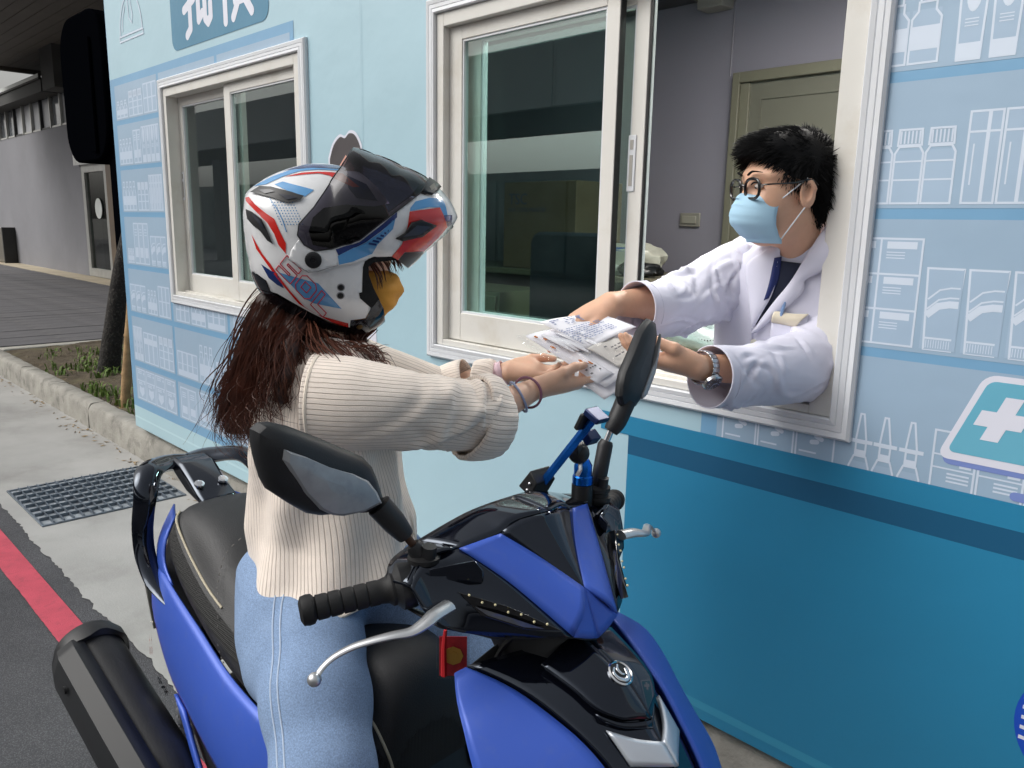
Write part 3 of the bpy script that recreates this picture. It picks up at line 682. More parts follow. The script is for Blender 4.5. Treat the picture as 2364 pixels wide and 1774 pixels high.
kit(1, 6, [(it_box, .04, .36, .86, 2, 2), (it_box, .4, .62, .9, 1, 2), (it_tube, .66, .96, .7, 3)])
kit(2, 4, [(it_vial, .06, .32, .5, 3), (it_box, .4, .9, .5, 4, 1)]); kit(2, 5, [(it_jar, .04, .4, .6, 4), (it_box, .5, .95, .6, 3, 0)]); kit(2, 6, [(it_oval, .04, .5, .7, 4), (it_box, .55, .95, .7, 3, 3)])
# sign with two rounded characters
p = PR(); p.fill(rrect(-4.29, -3.276, 2.376, 2.86, .06, 6), V_SIGN, 2); p.build('printed_sign_panel', 'teal sign panel with white characters')
p = PR(); SW = .043
def chars(strokes, x, z, W, h):
    for st in strokes:
        for i in range(len(st)-1): p.cap((x+st[i][0]*W, z+st[i][1]*h), (x+st[i+1][0]*W, z+st[i+1][1]*h), SW, V_SIGNW, 3)
chars([[(.02, .74), (.42, .77)], [(.24, .98), (.24, .10), (.10, .03)], [(.02, .36), (.40, .46)], [(.56, .92), (.56, .17), (.70, .24)], [(.56, .60), (.70, .62)], [(.80, .96), (.80, .16), (.90, .10), (1.0, .16), (1.0, .32)], [(.80, .55), (.98, .68)]], -4.13, 2.418, .30, .36)
chars([[(.2, 1), (.0, .62)], [(.14, .72), (.14, .02)], [(.36, .96), (1, .96)], [(.42, .84), (.42, .66), (.96, .66), (.96, .84), (.42, .84)], [(.60, .95), (.60, .66)], [(.78, .95), (.78, .66)], [(.48, .56), (.48, .22), (.92, .22), (.92, .56), (.48, .56)], [(.48, .44), (.92, .44)], [(.48, .33), (.92, .33)], [(.56, .2), (.40, .04)], [(.80, .2), (.98, .04)]], -3.72, 2.42, .30, .36)
p.build('printed_sign_lettering', 'white rounded lettering')
# service bell drawing
p = PR(); c0, r0 = -4.84, .165; arc = [(c0+r0*math.cos(a), 2.552+.20*math.sin(a)) for a in np.linspace(0, math.pi, 22)]
p.line(arc, .010); p.line([(c0-.175, 2.548), (c0+.175, 2.548), (c0+.175, 2.522), (c0-.175, 2.522)], .009, None, 3, True); p.line([(c0-.13, 2.572), (c0-.115, 2.64), (c0-.07, 2.70)], .009); p.line([(c0-.03, 2.76), (c0-.02, 2.63), (c0+.02, 2.60), (c0+.035, 2.64), (c0+.0, 2.76)], .008, None, 3)
p.build('printed_bell')
# pharmacist figure behind the rider
p = PR(); hair = [(-2.835, 1.74), (-2.83, 1.79), (-2.80, 1.84), (-2.755, 1.868), (-2.72, 1.862), (-2.69, 1.878), (-2.65, 1.868), (-2.615, 1.82), (-2.60, 1.74), (-2.60, 1.55), (-2.83, 1.55)]
hair = [tuple(q) for q in catmull(hair[1:9], 5)]+hair[9:]; cx_ = -2.715; p.fill([(cx_+(a-cx_)*1.10, 1.70+(c-1.70)*1.06) for a, c in hair], V_SIGNW, 2); p.fill(hair, V_HAIR, 3)
p.fill([(-2.775, 1.75), (-2.715, 1.80), (-2.66, 1.75), (-2.65, 1.62), (-2.71, 1.57), (-2.77, 1.62)], V_FACE, 4); p.fill([(-2.765, 1.70), (-2.665, 1.70), (-2.67, 1.61), (-2.71, 1.58), (-2.76, 1.61)], V_SIGNW, 5)
p.line([(-2.765, 1.70), (-2.79, 1.75)], .008, V_SIGNW, 5)
p.fill([(-2.9, .95), (-2.88, 1.45), (-2.80, 1.54), (-2.63, 1.54), (-2.55, 1.45), (-2.52, .95)], V_SIGNW, 2); p.build('printed_figure', 'printed pharmacist figure with dark hair')
# base strip with its crease highlight painted as a paler line, and right hand print
p = PR(); p.rect(KX0, -1.308, .236, .372, vin('base_strip', '#b2d3dd'), 1); p.line([(KX0, .30), (-1.4, .285)], .012, vin('crease', '#c2e0e8'), 2); p.build('printed_base_strip')
p = PR(); p.rect(-1.079, KX1, 1.03, 2.6, V_SH, 1); p.build('printed_shelf_frame')
p = PR(); rz = [(1.03, 1.284), (1.304, 1.576), (1.598, 1.848), (1.869, 2.13), (2.15, 2.4)]
for z0, z1 in rz: p.rect(-1.033, KX1, z0, z1, V_BG, 2)
p.build('printed_shelf_back')
p = PR(); w = .0042
for x0 in (-.722, -.661): item(it_vial, x0, x0+.055, 1.881, 2.02, w)
for x0 in (-.575, -.516, -.457, -.40): item(it_oval, x0, x0+.048, 1.877, 2.03, w)
for x0 in (-.726, -.666, -.606): item(it_jar, x0, x0+.055, 1.608, 1.754, w)
for x0 in (-.531, -.469, -.407): item(it_box, x0, x0+.056, 1.608, 1.780, w, 3)
item(it_grid, -.757, -.590, 1.315, 1.536, w, 2, 3)
for x0 in (-.575, -.497, -.418, -.340): item(it_tube, x0, x0+.068, 1.314, 1.479, w)
for c in (-.672, -.620, -.566): item(it_drop, c, 1.00, 1.155, .047, w)
for x0 in (-1.015, -.918, -.820):
    p = PR(); p.line([(x0, 1.03), (x0, 1.2), (x0+.09, 1.2), (x0+.09, 1.03)], w); p.cap((x0+.038, 1.068), (x0+.05, 1.070), .011, V_W); p.cap((x0+.047, 1.084), (x0+.06, 1.078), .011, V_W); p.line([(x0+.008, 1.043), (x0+.05, 1.043)], w); p.build('printed_box')
for x0 in (-.522, -.435, -.348):
    p = PR(); it_box(p, x0, x0+.08, 1.0, 1.15, w, 9)
    for zz, hh in ((1.10, 0), (1.072, 0)): p.line([(x0, zz), (x0+.08, zz)], w*.8)
    for q in (1.062, 1.054, 1.046): p.line([(x0+.03, q), (x0+.072, q)], w*.9)
    p.rect(x0+.052, x0+.074, 1.078, 1.09, V_W, 3); p.build('printed_box')
p = PR(); sk = .385
p.fill(rrect(-.510, -.20, 1.083, 1.265, .022, 5, sk), V_PUR, 4); p.fill(rrect(-.516, -.206, 1.094, 1.278, .022, 5, sk), V_SIGNW, 5); p.fill(rrect(-.497, -.222, 1.110, 1.266, .014, 5, sk), V_AQ, 6)
def skw(u, v): return (u+sk*(v-1.19), v)
cr = [(-.016, .048), (.016, .048), (.016, .016), (.042, .016), (.042, -.016), (.016, -.016), (.016, -.044), (-.016, -.044), (-.016, -.016), (-.042, -.016), (-.042, .016), (-.016, .016)]
p.fill([skw(-.407+a, 1.19+c) for a, c in cr], V_SIGNW, 7); p.fill(rrect(-.375, -.2, 1.036, 1.054, .009, 4), V_PUR, 4); p.build('printed_cross_card', 'aqua card with a white cross')
p = PR(); p.rect(-1.408, KX1, .977, 1.031, V_TEAL, 4); p.rect(-1.308, KX1, .922, .977, V_DTEAL, 4); p.rect(-1.308, KX1, KZ0, .922, V_TEAL, 4)
p.rect(-1.308, KX1, .262, .285, vin('teal_crease_highlight', '#3a93b5'), 5); p.build('printed_teal_panel', 'teal lower panel with a darker stripe')  # paler teal strip: highlight along the foot crease, put into the colour
p = PR(); p.fill([(-.17+.14*math.cos(a), .60+.14*math.sin(a)) for a in np.linspace(0, 6.283, 48)[:-1]], V_BLUE, 6)
for k in range(5): p.rect(-.298, -.20, .64-.022*k, .648-.022*k, V_SIGNW, 7)
p.build('printed_blue_disc', 'royal blue printed disc')
p = PR()
for x in (-2.60,): p.line([(x, KZ0), (x, KZ1)], 0.0016, vin('sheet_joint', '#9fbfcc'), 8)
p.build('vinyl_joint')
# ---- sliding windows
def window(name, xl, closed):
    x0, x1, z0, z1 = xl, xl+1.51, 1.087, 2.262; t = .047
    wd = MB()     # moulded trim, mitred
    def ring(o, y): return [(x0+o, y, z0+o), (x1-o, y, z0+o), (x1-o, y, z1-o), (x0+o, y, z1-o)]
    prof = [(0, .0), (0, -.012), (.006, -.019), (.017, -.017), (.018, -.0145), (.020, -.017), (.031, -.0185), (.032, -.016), (.034, -.0185), (t-.003, -.021), (t, -.018), (t, .02)]
    wd.grid([ring(o, y) for o, y in prof], closed=True); wd = wd.build('window', frw, kiosk, smooth=15); wd['label'] = name
    b = MB(); i0, i1 = x0+t+.001, x1-t-.001; j0, j1 = z0+t+.001, z1-t-.001      # frame
    b.bx(i0, i0+.034, -.008, .1, j0, j1); b.bx(i1-.054, i1, -.008, .1, j0, j1); b.bx(i0+.034, i1-.054, -.008, .1, j1-.042, j1); b.bx(i0+.034, i1-.054, -.008, .012, j0, j0+.020); b.bx(i0+.034, i1-.054, .012, .1, j0, j0+.010)
    b.build('frame', frm, wd, bevel=.002)
    b = MB(); b.bx(i0+.034, i1-.054, .030, .034, j0+.010, j0+.026); b.bx(i0+.034, i1-.054, .066, .070, j0+.010, j0+.026); b.bx(i0+.034, i1-.054, .094, .1, j0+.010, j0+.034); b.build('track', frm, wd, bevel=.001)
    f0, f1, h0, h1 = i0+.034, i1-.054, j0+.021, j1-.043
    def sash(a, c, y, nm):
        s = MB(); sl, sr, bt, tp = .062, .044, .094, .042
        s.bx(a, a+sl, y, y+.026, h0, h1); s.bx(c-sr, c, y, y+.026, h0, h1); s.bx(a+sl, c-sr, y, y+.026, h0, h0+bt); s.bx(a+sl, c-sr, y, y+.026, h1-tp, h1)
        s = s.build(nm, frm, wd, bevel=.0018)
        q = MB()
        for e in ((a+sl, a+sl+.006, h0+bt, h1-tp), (c-sr-.006, c-sr, h0+bt, h1-tp), (a+sl+.006, c-sr-.006, h0+bt, h0+bt+.007), (a+sl+.006, c-sr-.006, h1-tp-.007, h1-tp)): q.bx(e[0], e[1], y+.004, y+.024, e[2], e[3])
        q.build('glazing_bead', frw, s)
        q = MB(); q.bx(a+sl+.004, c-sr-.004, y+.012, y+.016, h0+bt+.004, h1-tp-.004); q.build('pane', pane, s, smooth=None)
        return s
    if closed:
        s1 = sash(f1-.702, f1, .018, 'sash'); s2 = sash(f0-.02, f0+.72, .056, 'sash'); hx = f0+.012
    else:
        s1 = sash(f0, f0+.702, .018, 'sash'); s2 = sash(f0+.05, f0+.772, .056, 'sash'); hx = f0+.772-.037
        q = MB(); q.bx(f0+.702, f0+.7045, .020, .042, h0, h1); q.bx(f0+.7725, f0+.777, .058, .080, h0, h1); q.build('gasket', gask, s2, smooth=None)
        q = MB(); q.bx(f0+.777, f0+.780, .066, .076, h0, h1); q.build('edge_strip', mat('edge_strip', '#c9d6d4', .3), s2, smooth=None)
    q = MB(); q.bx(hx-.013, hx+.013, .052, .056, 1.645, 1.795); q.build('latch_plate', frw, s2, bevel=.002)
    q = MB(); q.bx(hx-.005, hx+.005, .0505, .0522, 1.66, 1.742); q.bx(hx-.005, hx+.005, .0505, .0522, 1.757, 1.782); q.build('latch_slot', mat('latch_shadow', '#a9a69f', .6), s2)
    return f0, f1, h0
window('closed left sliding window with white trim', -4.487, True)
F0, F1, H0 = window('open sliding serving window with white trim', -2.203, False)
# ---- inside the kiosk
dm = mat('door_olive', '#66665b', .5, noise=(2, .04)); df = mat('door_frame_olive', '#6e6d5e', .45, noise=(3, .06))
dr = MB(); dr.bx(-2.115, -1.0, BY-.03, BY-.005, .28, 2.25); dr = dr.build('inner_door', dm, kiosk, smooth=None)
b = MB()
for x0, x1, z0, z1, y in ((-2.205, -2.165, .28, 2.30, .055), (-2.165, -2.115, .28, 2.25, .04), (-1.0, -.92, .28, 2.30, .055), (-2.165, -1.0, 2.25, 2.30, .055)): b.bx(x0, x1, BY-y, BY-.001, z0, z1)
b.build('door_frame', df, dr, bevel=.003)
b = MB()
for x0, x1, z0, z1 in ((-2.06, -1.07, 2.165, 2.175), (-2.06, -1.07, .40, .41), (-2.06, -2.05, .41, 2.165), (-1.08, -1.07, .41, 2.165)): b.bx(x0, x1, BY-.036, BY-.029, z0, z1)
b.build('door_moulding', dm, dr)
sw = thing('light_switch', (-2.43, BY, 1.59), 'beige light switch plate on the grey inner wall', 'switch')
b = MB(); b.bx(-2.49, -2.368, BY-.014, BY-.001, 1.556, 1.628); b.build('plate', mat('switch_plate', '#85837a', .4), sw, bevel=.004)
b = MB(); b.bx(-2.475, -2.388, BY-.02, BY-.013, 1.572, 1.612); b.build('rocker', mat('switch_rocker', '#8f8d82', .4), sw, bevel=.003)
el = thing('ceiling_unit', (-2.3, BY, 2.62), 'small pale box unit mounted under the kiosk ceiling', 'light'); b = MB(); b.bx(-2.40, -2.255, BY-.11, BY-.002, 2.61, 2.66); b.build('housing', mat('unit_housing', '#8f8d88', .5), el, bevel=.006)
b = MB(); b.bx(-2.43, -2.235, BY-.13, BY-.004, 2.66, 2.679); b.build('base', mat('unit_base', '#827f7b', .5), el, bevel=.004)
b = MB(); b.bx(-4.6, -2.2, .9, 1.93, 2.672, 2.679); b.build('ceiling_panel', mat('ceiling_dark', '#3f4145', .5, noise=(3, .2)), kiosk, smooth=None)
tp = mat('counter_laminate', '#a2957e', .5, noise=(6, .08)); ct = thing('serving_counter', (-1.5, .4, .28), 'beige serving counter just inside the open window', 'counter')
b = MB(); b.bx(-2.6, -1.03, .11, .68, 1.10, 1.13); b.build('counter_top', tp, ct, bevel=.004)
b = MB(); b.bx(-2.55, -1.06, .62, .65, .285, 1.098); b.build('counter_panel', mat('counter_panel', '#8d836f', .6), ct)
bd = thing('back_desk', (-3.0, 1.65, .28), 'olive brown desk along the inner back wall', 'desk')
b = MB(); b.bx(-4.4, -2.24, 1.35, 1.92, 1.28, 1.31); b.build('desk_top', mat('desk_top', '#6f6a58', .5, noise=(5, .1)), bd, bevel=.004)
b = MB(); b.bx(-4.35, -2.3, 1.85, 1.9, .285, 1.278); b.bx(-4.35, -4.3, 1.4, 1.85, .285, 1.278); b.bx(-2.34, -2.3, 1.4, 1.85, .285, 1.278); b.build('desk_leg', mat('desk_panel', '#5c5848', .6), bd)
def sack(name, c, r, m, label, cat, seed, pow_=2.6, flat=.0):
    rg = np.random.default_rng(seed); b = MB(); G = []; n, k = 18, 26; ph = rg.uniform(0, 6, 12)
    for i in range(n+1):
        t = min(max(math.pi*i/n, .03), math.pi-.03); row = []
        for j in range(k):
            a = 2*math.pi*j/k; s1 = abs(math.sin(t))**(2/pow_); x, y, z = s1*np.sign(math.cos(a))*abs(math.cos(a))**(2/pow_), s1*np.sign(math.sin(a))*abs(math.sin(a))**(2/pow_), -np.sign(math.cos(t))*abs(math.cos(t))**(2/pow_)
            q = 1+.10*math.sin(3*a+ph[0]+2*t)+.07*math.sin(7*a+ph[1]-3*t)+.05*math.sin(5*t+ph[2]+a)+rg.normal(0, .018)
            row.append((c[0]+r[0]*x*q, c[1]+r[1]*y*q, max(c[2]-r[2]*.92, c[2]+r[2]*z*q)))
        G.append(row)
    b.loft(G); return b.build(name, m, None, smooth=35, label=label, cat=cat)
pl = mat('white_film', '#c2c2b4', .3, noise=(8, .1)); sack('plastic_bag', (-2.58, 1.66, 1.385), (.19, .1, .072), pl, 'crumpled white plastic bag with blue print on the back desk', 'bag', 3)
b = MB(); b.box((-2.56, 1.575, 1.435), (.13, .012, .02), .1); b.box((-2.70, 1.585, 1.442), (.07, .012, .022), -.15); b.build('bag_print', mat('film_blue', '#1f5aa6', .4), bpy.data.objects['plastic_bag'])
sack('white_pouch', (-2.60, 1.45, 1.335), (.13, .06, .028), mat('pouch_white', '#c9c9c2', .35), 'flat white pouch lying in front of the crumpled bag', 'pouch', 5)
sack('black_bag', (-2.36, 1.42, 1.345), (.12, .06, .035), mat('black_film', '#0f1012', .35), 'black plastic bag on the back desk', 'bag', 6)
mk = mat('grey_mask_bag', '#a9b4b4', .28, noise=(12, .18), coat=.4, bump=(40, .4)); sack('mask_packet', (-1.45, .56, 1.180), (.17, .09, .055), mk, 'clear packet of grey face masks lying on the serving counter', 'packet', 8, 2.3)
b = MB()
for k in range(26): b.ball((-1.58+k*.0105, .475-.0*k, 1.205+.010*math.sin(k*.25)), .0022, 4)
b.build('perforation', gask, bpy.data.objects['mask_packet'])
sack('black_pouch', (-1.24, .56, 1.17), (.09, .07, .045), mat('black_nylon', '#141518', .6, bump=(80, .5)), 'black nylon pouch behind the packet of masks', 'pouch', 9)
cb = mat('cardboard', '#6e5a42', .8, noise=(6, .08)); bxx = thing('cardboard_carton', (-3.0, 1.3, 1.31), 'brown cardboard printer carton standing on the desk behind the glass', 'carton')
b = MB(); b.bx(-3.32, -2.78, 1.42, 1.80, 1.312, 1.78); b.build('carton', cb, bxx, bevel=.004)
def wtext(s, size, org, ux, uz, m, name, parent, off=.001):
    v, f = text2(s, size); o = V3(org); ux = V3(ux); uz = V3(uz); nrm = np.cross(ux, uz); q = MB(); q.add([o+ux*a+uz*c+nrm*off for a, c in v], f); return q.build(name, m, parent, smooth=None)
ink = mat('carton_ink', '#2c3f66', .7); wtext('TSC', .085, (-3.28, 1.418, 1.66), (1, 0, 0), (0, 0, 1), ink, 'printed_text', bxx); wtext('BAR CODE PRINTER', .032, (-3.28, 1.418, 1.62), (1, 0, 0), (0, 0, 1), ink, 'printed_text', bxx)
ch = thing('office_chair', (-2.35, .95, .28), 'dark office chair standing inside behind the glass', 'chair'); chm = mat('chair_fabric', '#1f2733', .8, noise=(20, .15))
b = MB(); b.prism(rrect(-2.62, -2.15, 1.02, 1.52, .06), lambda u, v: (u, .92, v), lambda u, v: (u, .98, v)); b.build('backrest', chm, ch, bevel=.015)
b = MB(); b.prism(rrect(-2.62, -2.15, .5, .95, .06), lambda u, v: (u, v, .74), lambda u, v: (u, v, .82)); b.build('seat', chm, ch, bevel=.02)
b = MB(); b.tube([(-2.385, .72, .31), (-2.385, .72, .74)], .025, 10); b.tube([(-2.385, .9, .78), (-2.385, .95, 1.1)], .02, 8); b.build('gas_column', gask, ch)
for a in range(5): b = MB(); t = a*1.2566; b.tube([(-2.385, .72, .36), (-2.385+.28*math.cos(t), .72+.28*math.sin(t), .32)], [.02, .014], 8); b.ball((-2.385+.28*math.cos(t), .72+.28*math.sin(t), .306), .024, 6); b.build('leg', gask, ch)
cab = thing('drawer_cabinet', (-3.6, 1.2, .28), 'olive drawer cabinet inside behind the glass', 'cabinet'); b = MB(); b.bx(-3.55, -2.85, .95, 1.34, .285, 1.22); b.build('cabinet_body', mat('cab_olive', '#6a6a4f', .5), cab, bevel=.004)
for k in range(3): b = MB(); b.bx(-3.53, -2.87, .935, .949, .34+k*.3, .60+k*.3); b.build('drawer', mat('cab_front', '#74745a', .5), cab, bevel=.004)

# LED panels in the kiosk ceiling (switched on; they light the room)
for i, x in enumerate((-1.35, -.1)):
    lp = thing('ceiling_light', (x, .85, 2.66), ('flat white LED panel in the kiosk ceiling above the serving window', 'flat white LED panel in the kiosk ceiling right of the serving window')[i], 'light', 'kiosk ceiling lights')
    b = MB(); b.bx(x-.32, x+.32, .68, 1.02, 2.655, 2.678); b.build('light_frame', frw, lp)
    b = MB(); b.bx(x-.30, x+.30, .70, 1.0, 2.650, 2.654); b.build('diffuser', mat('led_diffuser', (1., .96, .9), .5, emit=66.0), lp, smooth=None)
# ================================================================ SCOOTER (faces +X, parallel to the kiosk)
SY = -.965
def S(x, dy, z): return V3((x, SY-dy, z))
blue = mat('satin_blue_paint', '#3c60c6', .45, metal=.15, coat=.15, crough=.3, noise=(1.5, .04), rvar=.09, stain=(45, '#6676b4', .18))
gloss = mat('gloss_black_paint', '#0a0c14', .05, spec=.75, noise=(2, .2)); gloss.node_tree.nodes['Principled BSDF'].inputs['Specular Tint'].default_value = (.74, .84, 1., 1)
matte = mat('matte_black_plastic', '#1c1d20', .5, noise=(60, .12), bump=(500, .12, .002)); rub = mat('black_rubber', '#151517', .62, noise=(40, .15), bump=(300, .15, .002)); leath = mat('seat_leather', '#212225', .5, noise=(10, .08), bump=(420, .35, .003), stain=(6, '#2c2d30', .4))
silver = mat('silver_paint', '#c3c9d2', .3, metal=.5, coat=.4); alu = mat('polished_alloy', '#cfd1d3', .34, metal=.85, noise=(30, .06), rvar=.06); chrome = mat('chrome', '#dcdde0', .06, metal=1.); smoke = mat('dark_lens', '#0b0b0d', .05, coat=1.0, crough=.02); lensm = mat('clear_lens', '#5d6066', .05, coat=1., crough=.02, noise=(60, .3)); blueal = mat('anodised_blue', '#1668c8', .25, metal=.85, noise=(20, .1)); tyre = mat('tyre_rubber', '#18181a', .8, bump=(120, .4)); gold = mat('badge_silver', '#d9cfc0', .2, metal=.8)
meshf = mat('seat_mesh', '#232427', .6); n_, L_, b_ = nodes(meshf)
tc_ = n_.new('ShaderNodeTexCoord'); v_ = n_.new('ShaderNodeTexVoronoi'); v_.inputs['Scale'].default_value = 330; v_.inputs['Randomness'].default_value = 0; L_.new(tc_.outputs['Object'], v_.inputs['Vector'])
bp_ = n_.new('ShaderNodeBump'); bp_.inputs['Strength'].default_value = .9; bp_.inputs['Distance'].default_value = .003; L_.new(v_.outputs['Distance'], bp_.inputs['Height']); L_.new(bp_.outputs[0], b_.inputs['Normal'])
cr_ = n_.new('ShaderNodeMapRange'); cr_.inputs[1].default_value = .1; cr_.inputs[2].default_value = .6; cr_.inputs[3].default_value = .035; cr_.inputs[4].default_value = .006; L_.new(v_.outputs['Distance'], cr_.inputs[0]); L_.new(cr_.outputs[0], b_.inputs['Base Color'])
scooter = thing('scooter', (-1.2, SY, 0), 'blue and black motor scooter parked along the kerb in front of the kiosk', 'scooter')
def mir(pts): return [(p[0], -p[1], p[2]) for p in pts]
def patch(name, m, c0, c1, d0=None, d1=None, n=14, k=8, both=True, solid=.003, bulge=0., inset=.0, parent=None, smooth=50, label=None, sub=0):
    """coons patch in scooter coordinates (x, dy, z), mirrored to the other side"""
    d0 = d0 or [c0[0], c1[0]]; d1 = d1 or [c0[-1], c1[-1]]; out = []
    for sg in ((1, -1) if both else (1,)):
        f = (lambda P: P) if sg == 1 else mir
        G = coons([S(*p) for p in f(c0)], [S(*p) for p in f(c1)], [S(*p) for p in f(d0)], [S(*p) for p in f(d1)], n, k)
        A = np.array(G)
        if bulge:
            N = np.cross(A[-1, 0]-A[0, 0], A[0, -1]-A[0, 0]); N /= np.linalg.norm(N)+1e-9
            ctr = V3((-1.1, SY, .6)); N *= np.sign(N@(A.mean((0, 1))-ctr)) or 1
            for j in range(k+1):
                for i in range(n+1): A[j, i] += N*bulge*math.sin(math.pi*i/n)**.7*math.sin(math.pi*j/k)**.7
        if inset: c = A.mean((0, 1)); A = c+(A-c)*(1-inset)
        b = MB(); b.grid([list(r) for r in A]); o = b.build(name, m, parent or scooter, smooth=smooth, solid=solid, soff=0., sub=sub); out.append(o)
    return out
# ---- handlebar cowl
A_, B_, C_, D_, E_ = (-.762, .132, 1.122), (-.742, .074, 1.134), (-.651, 0, 1.062), (-.624, 0, .998), (-.627, .046, 1.015)
patch('cowl_stripe', blue, [A_, (-.702, .092, 1.080), E_], [B_, (-.70, .036, 1.10), C_], None, [E_, (-.628, .024, 1.040), C_], n=16, k=6, inset=.012, solid=.005)
patch('cowl_stripe_tip', blue, [E_, (-.624, .02, 1.0045), D_], [C_, C_], [E_, C_], [D_, C_], n=6, k=6, solid=.005)
rimC, rimB = (-.724, 0, 1.153), (-.747, .068, 1.142)
b = MB()
G = coons([S(*p) for p in (B_, (-.70, .036, 1.098), C_)], [S(*p) for p in mir([B_, (-.70, .036, 1.098), C_])], [S(*p) for p in (B_, (-.738, .05, 1.146), (-.722, .0, 1.152), (-.738, -.05, 1.146), mir([B_])[0])], [S(*C_), S(*C_)], 12, 12)
b.grid(G); b.build('cowl_windscreen', gloss, scooter, smooth=50, solid=.003, soff=0.)
G_, H_, O_ = (-.708, .14, 1.021), (-.729, .19, 1.041), (-.760, .214, 1.093)
patch('cowl_side', gloss, [E_, (-.649, .085, 1.020), (-.689, .12, 1.018), G_, (-.721, .165, 1.028), H_], [A_, (-.775, .155, 1.115), (-.775, .19, 1.112), O_], [E_, (-.702, .092, 1.080), A_], [H_, (-.745, .206, 1.065), O_], n=18, k=10, bulge=.004, inset=.01, solid=.004)
patch('cowl_crown', gloss, [A_, B_, (-.738, .05, 1.147), (-.722, 0, 1.153)], [(-.83, .15, 1.115), (-.815, .08, 1.140), (-.80, .04, 1.152), (-.795, 0, 1.155)], n=12, k=6, bulge=.004, solid=.004)
patch('cowl_rear', matte, [(-.83, .15, 1.115), (-.815, .08, 1.140), (-.795, 0, 1.155)], [(-.80, .15, 1.03), (-.80, .08, 1.0), (-.80, 0, .99)], n=10, k=6)
patch('cowl_end', gloss, [(-.83, .15, 1.115), (-.82, .20, 1.105), (-.80, .222, 1.09)], [A_, (-.775, .17, 1.118), O_], n=8, k=5, solid=.004)
patch('cowl_under', matte, [E_, (-.689, .12, 1.016), G_, H_], [(-.70, .03, .985), (-.76, .10, 1.0), (-.79, .15, 1.02), (-.80, .2, 1.05)], n=10, k=5)
patch('cowl_under_nose', matte, [D_, (-.624, .02, 1.0035), E_], [(-.70, 0, .98), (-.70, .03, .985)], n=6, k=4)
# instrument dial on the rider side
b = MB(); b.prism(rrect(-.06, .06, -.035, .035, .012), lambda u, v: S(-.803+v*.25, u, 1.118+v), lambda u, v: S(-.806+v*.25, u, 1.116+v)); b.build('instrument_panel', smoke, scooter)
for sg in (1, -1):
    b = MB(); P = [(-.769, .168, 1.086), (-.723, .122, 1.102), (-.741, .122, 1.113), (-.769, .180, 1.108)]
    Q = [S(x, sg*d, z) for x, d, z in P]; dn = V3((.008, -.004*sg, -.016)); b.hexa([q+dn for q in Q]+[q+V3((.010, -.006*sg, .003)) for q in Q]); b.build('switch_housing', gloss, scooter, bevel=.003)
    T4 = [(-.733, .158, 1.078), (-.690, .110, 1.058), (-.633, .066, 1.030), (-.669, .095, 1.027), (-.714, .135, 1.044)]
    b = MB(); nv = V3((.0075, -.004*sg, .004)); b.prism([(i, 0) for i in range(5)], lambda i, _: S(T4[i][0], sg*T4[i][1], T4[i][2])-nv*.3, lambda i, _: S(T4[i][0], sg*T4[i][1], T4[i][2])+nv); ts = b.build('turn_signal', smoke, scooter, bevel=.001)
    b = MB(); T5 = [(-.718, .143, 1.058), (-.684, .112, 1.045), (-.650, .083, 1.032), (-.672, .098, 1.031), (-.708, .130, 1.045)]
    b.poly([S(p[0], sg*p[1], p[2])+nv*1.12 for p in T5]); b.build('signal_reflector', lensm, ts, smooth=None)
    b = MB()
    for k in range(7): t = .1+k*.125; p = V3(T4[0])*(1-t)+V3(T4[2])*t; b.ball(S(p[0], sg*p[1], p[2]+(-.0025 if k % 2 else .001))+nv*1.15, .0018, 5)
    b.build('signal_led', mat('led_chip', '#e8dcae', .2), ts)
    # grip, bar end, lever
    ax = S(-.848, sg*.316, 1.062)-S(-.797, sg*.205, 1.077); L = np.linalg.norm(ax); ax = ax/L; prof = [(.024, .005), (.024, .012), (.019, .018)]
    for k in range(5): h = .03+k*.0195; prof += [(.0168, h), (.0176, h+.003), (.0176, h+.0165), (.0155, h+.0175)]
    prof += [(.0165, .127), (.0205, .130), (.0215, .137), (.020, .146), (.012, .150)]
    b = MB(); b.lathe([(r*.93, h*.86) for r, h in prof], S(-.797, sg*.205, 1.077), ax, 22); b.build('grip', rub, scooter, smooth=35)
    b = MB(); b.lathe([(.028, -.02), (.031, -.012), (.031, .004), (.022, .012)], S(-.795, sg*.20, 1.078), ax, 20); b.build('throttle_housing', matte, scooter)
    lv = [(-.774, .343, 1.014), (-.775, .335, 1.022), (-.772, .32, 1.032), (-.763, .30, 1.041), (-.749, .28, 1.048), (-.735, .26, 1.053), (-.724, .24, 1.055), (-.720, .22, 1.062), (-.722, .205, 1.066), (-.726, .178, 1.068)]
    b = MB(); b.tube(catmull([S(x, sg*d, z) for x, d, z in lv], 5), [.0042, .0045, .0052, .006, .0065, .0075, .0085, .010, .011, .012], 12, flat=.62, up=(0, 0, 1)); lo = b.build('brake_lever', alu, scooter)
    b = MB(); b.ball(S(-.7745, sg*.346, 1.0115), .0088, 9); b.build('lever_ball', alu, lo)
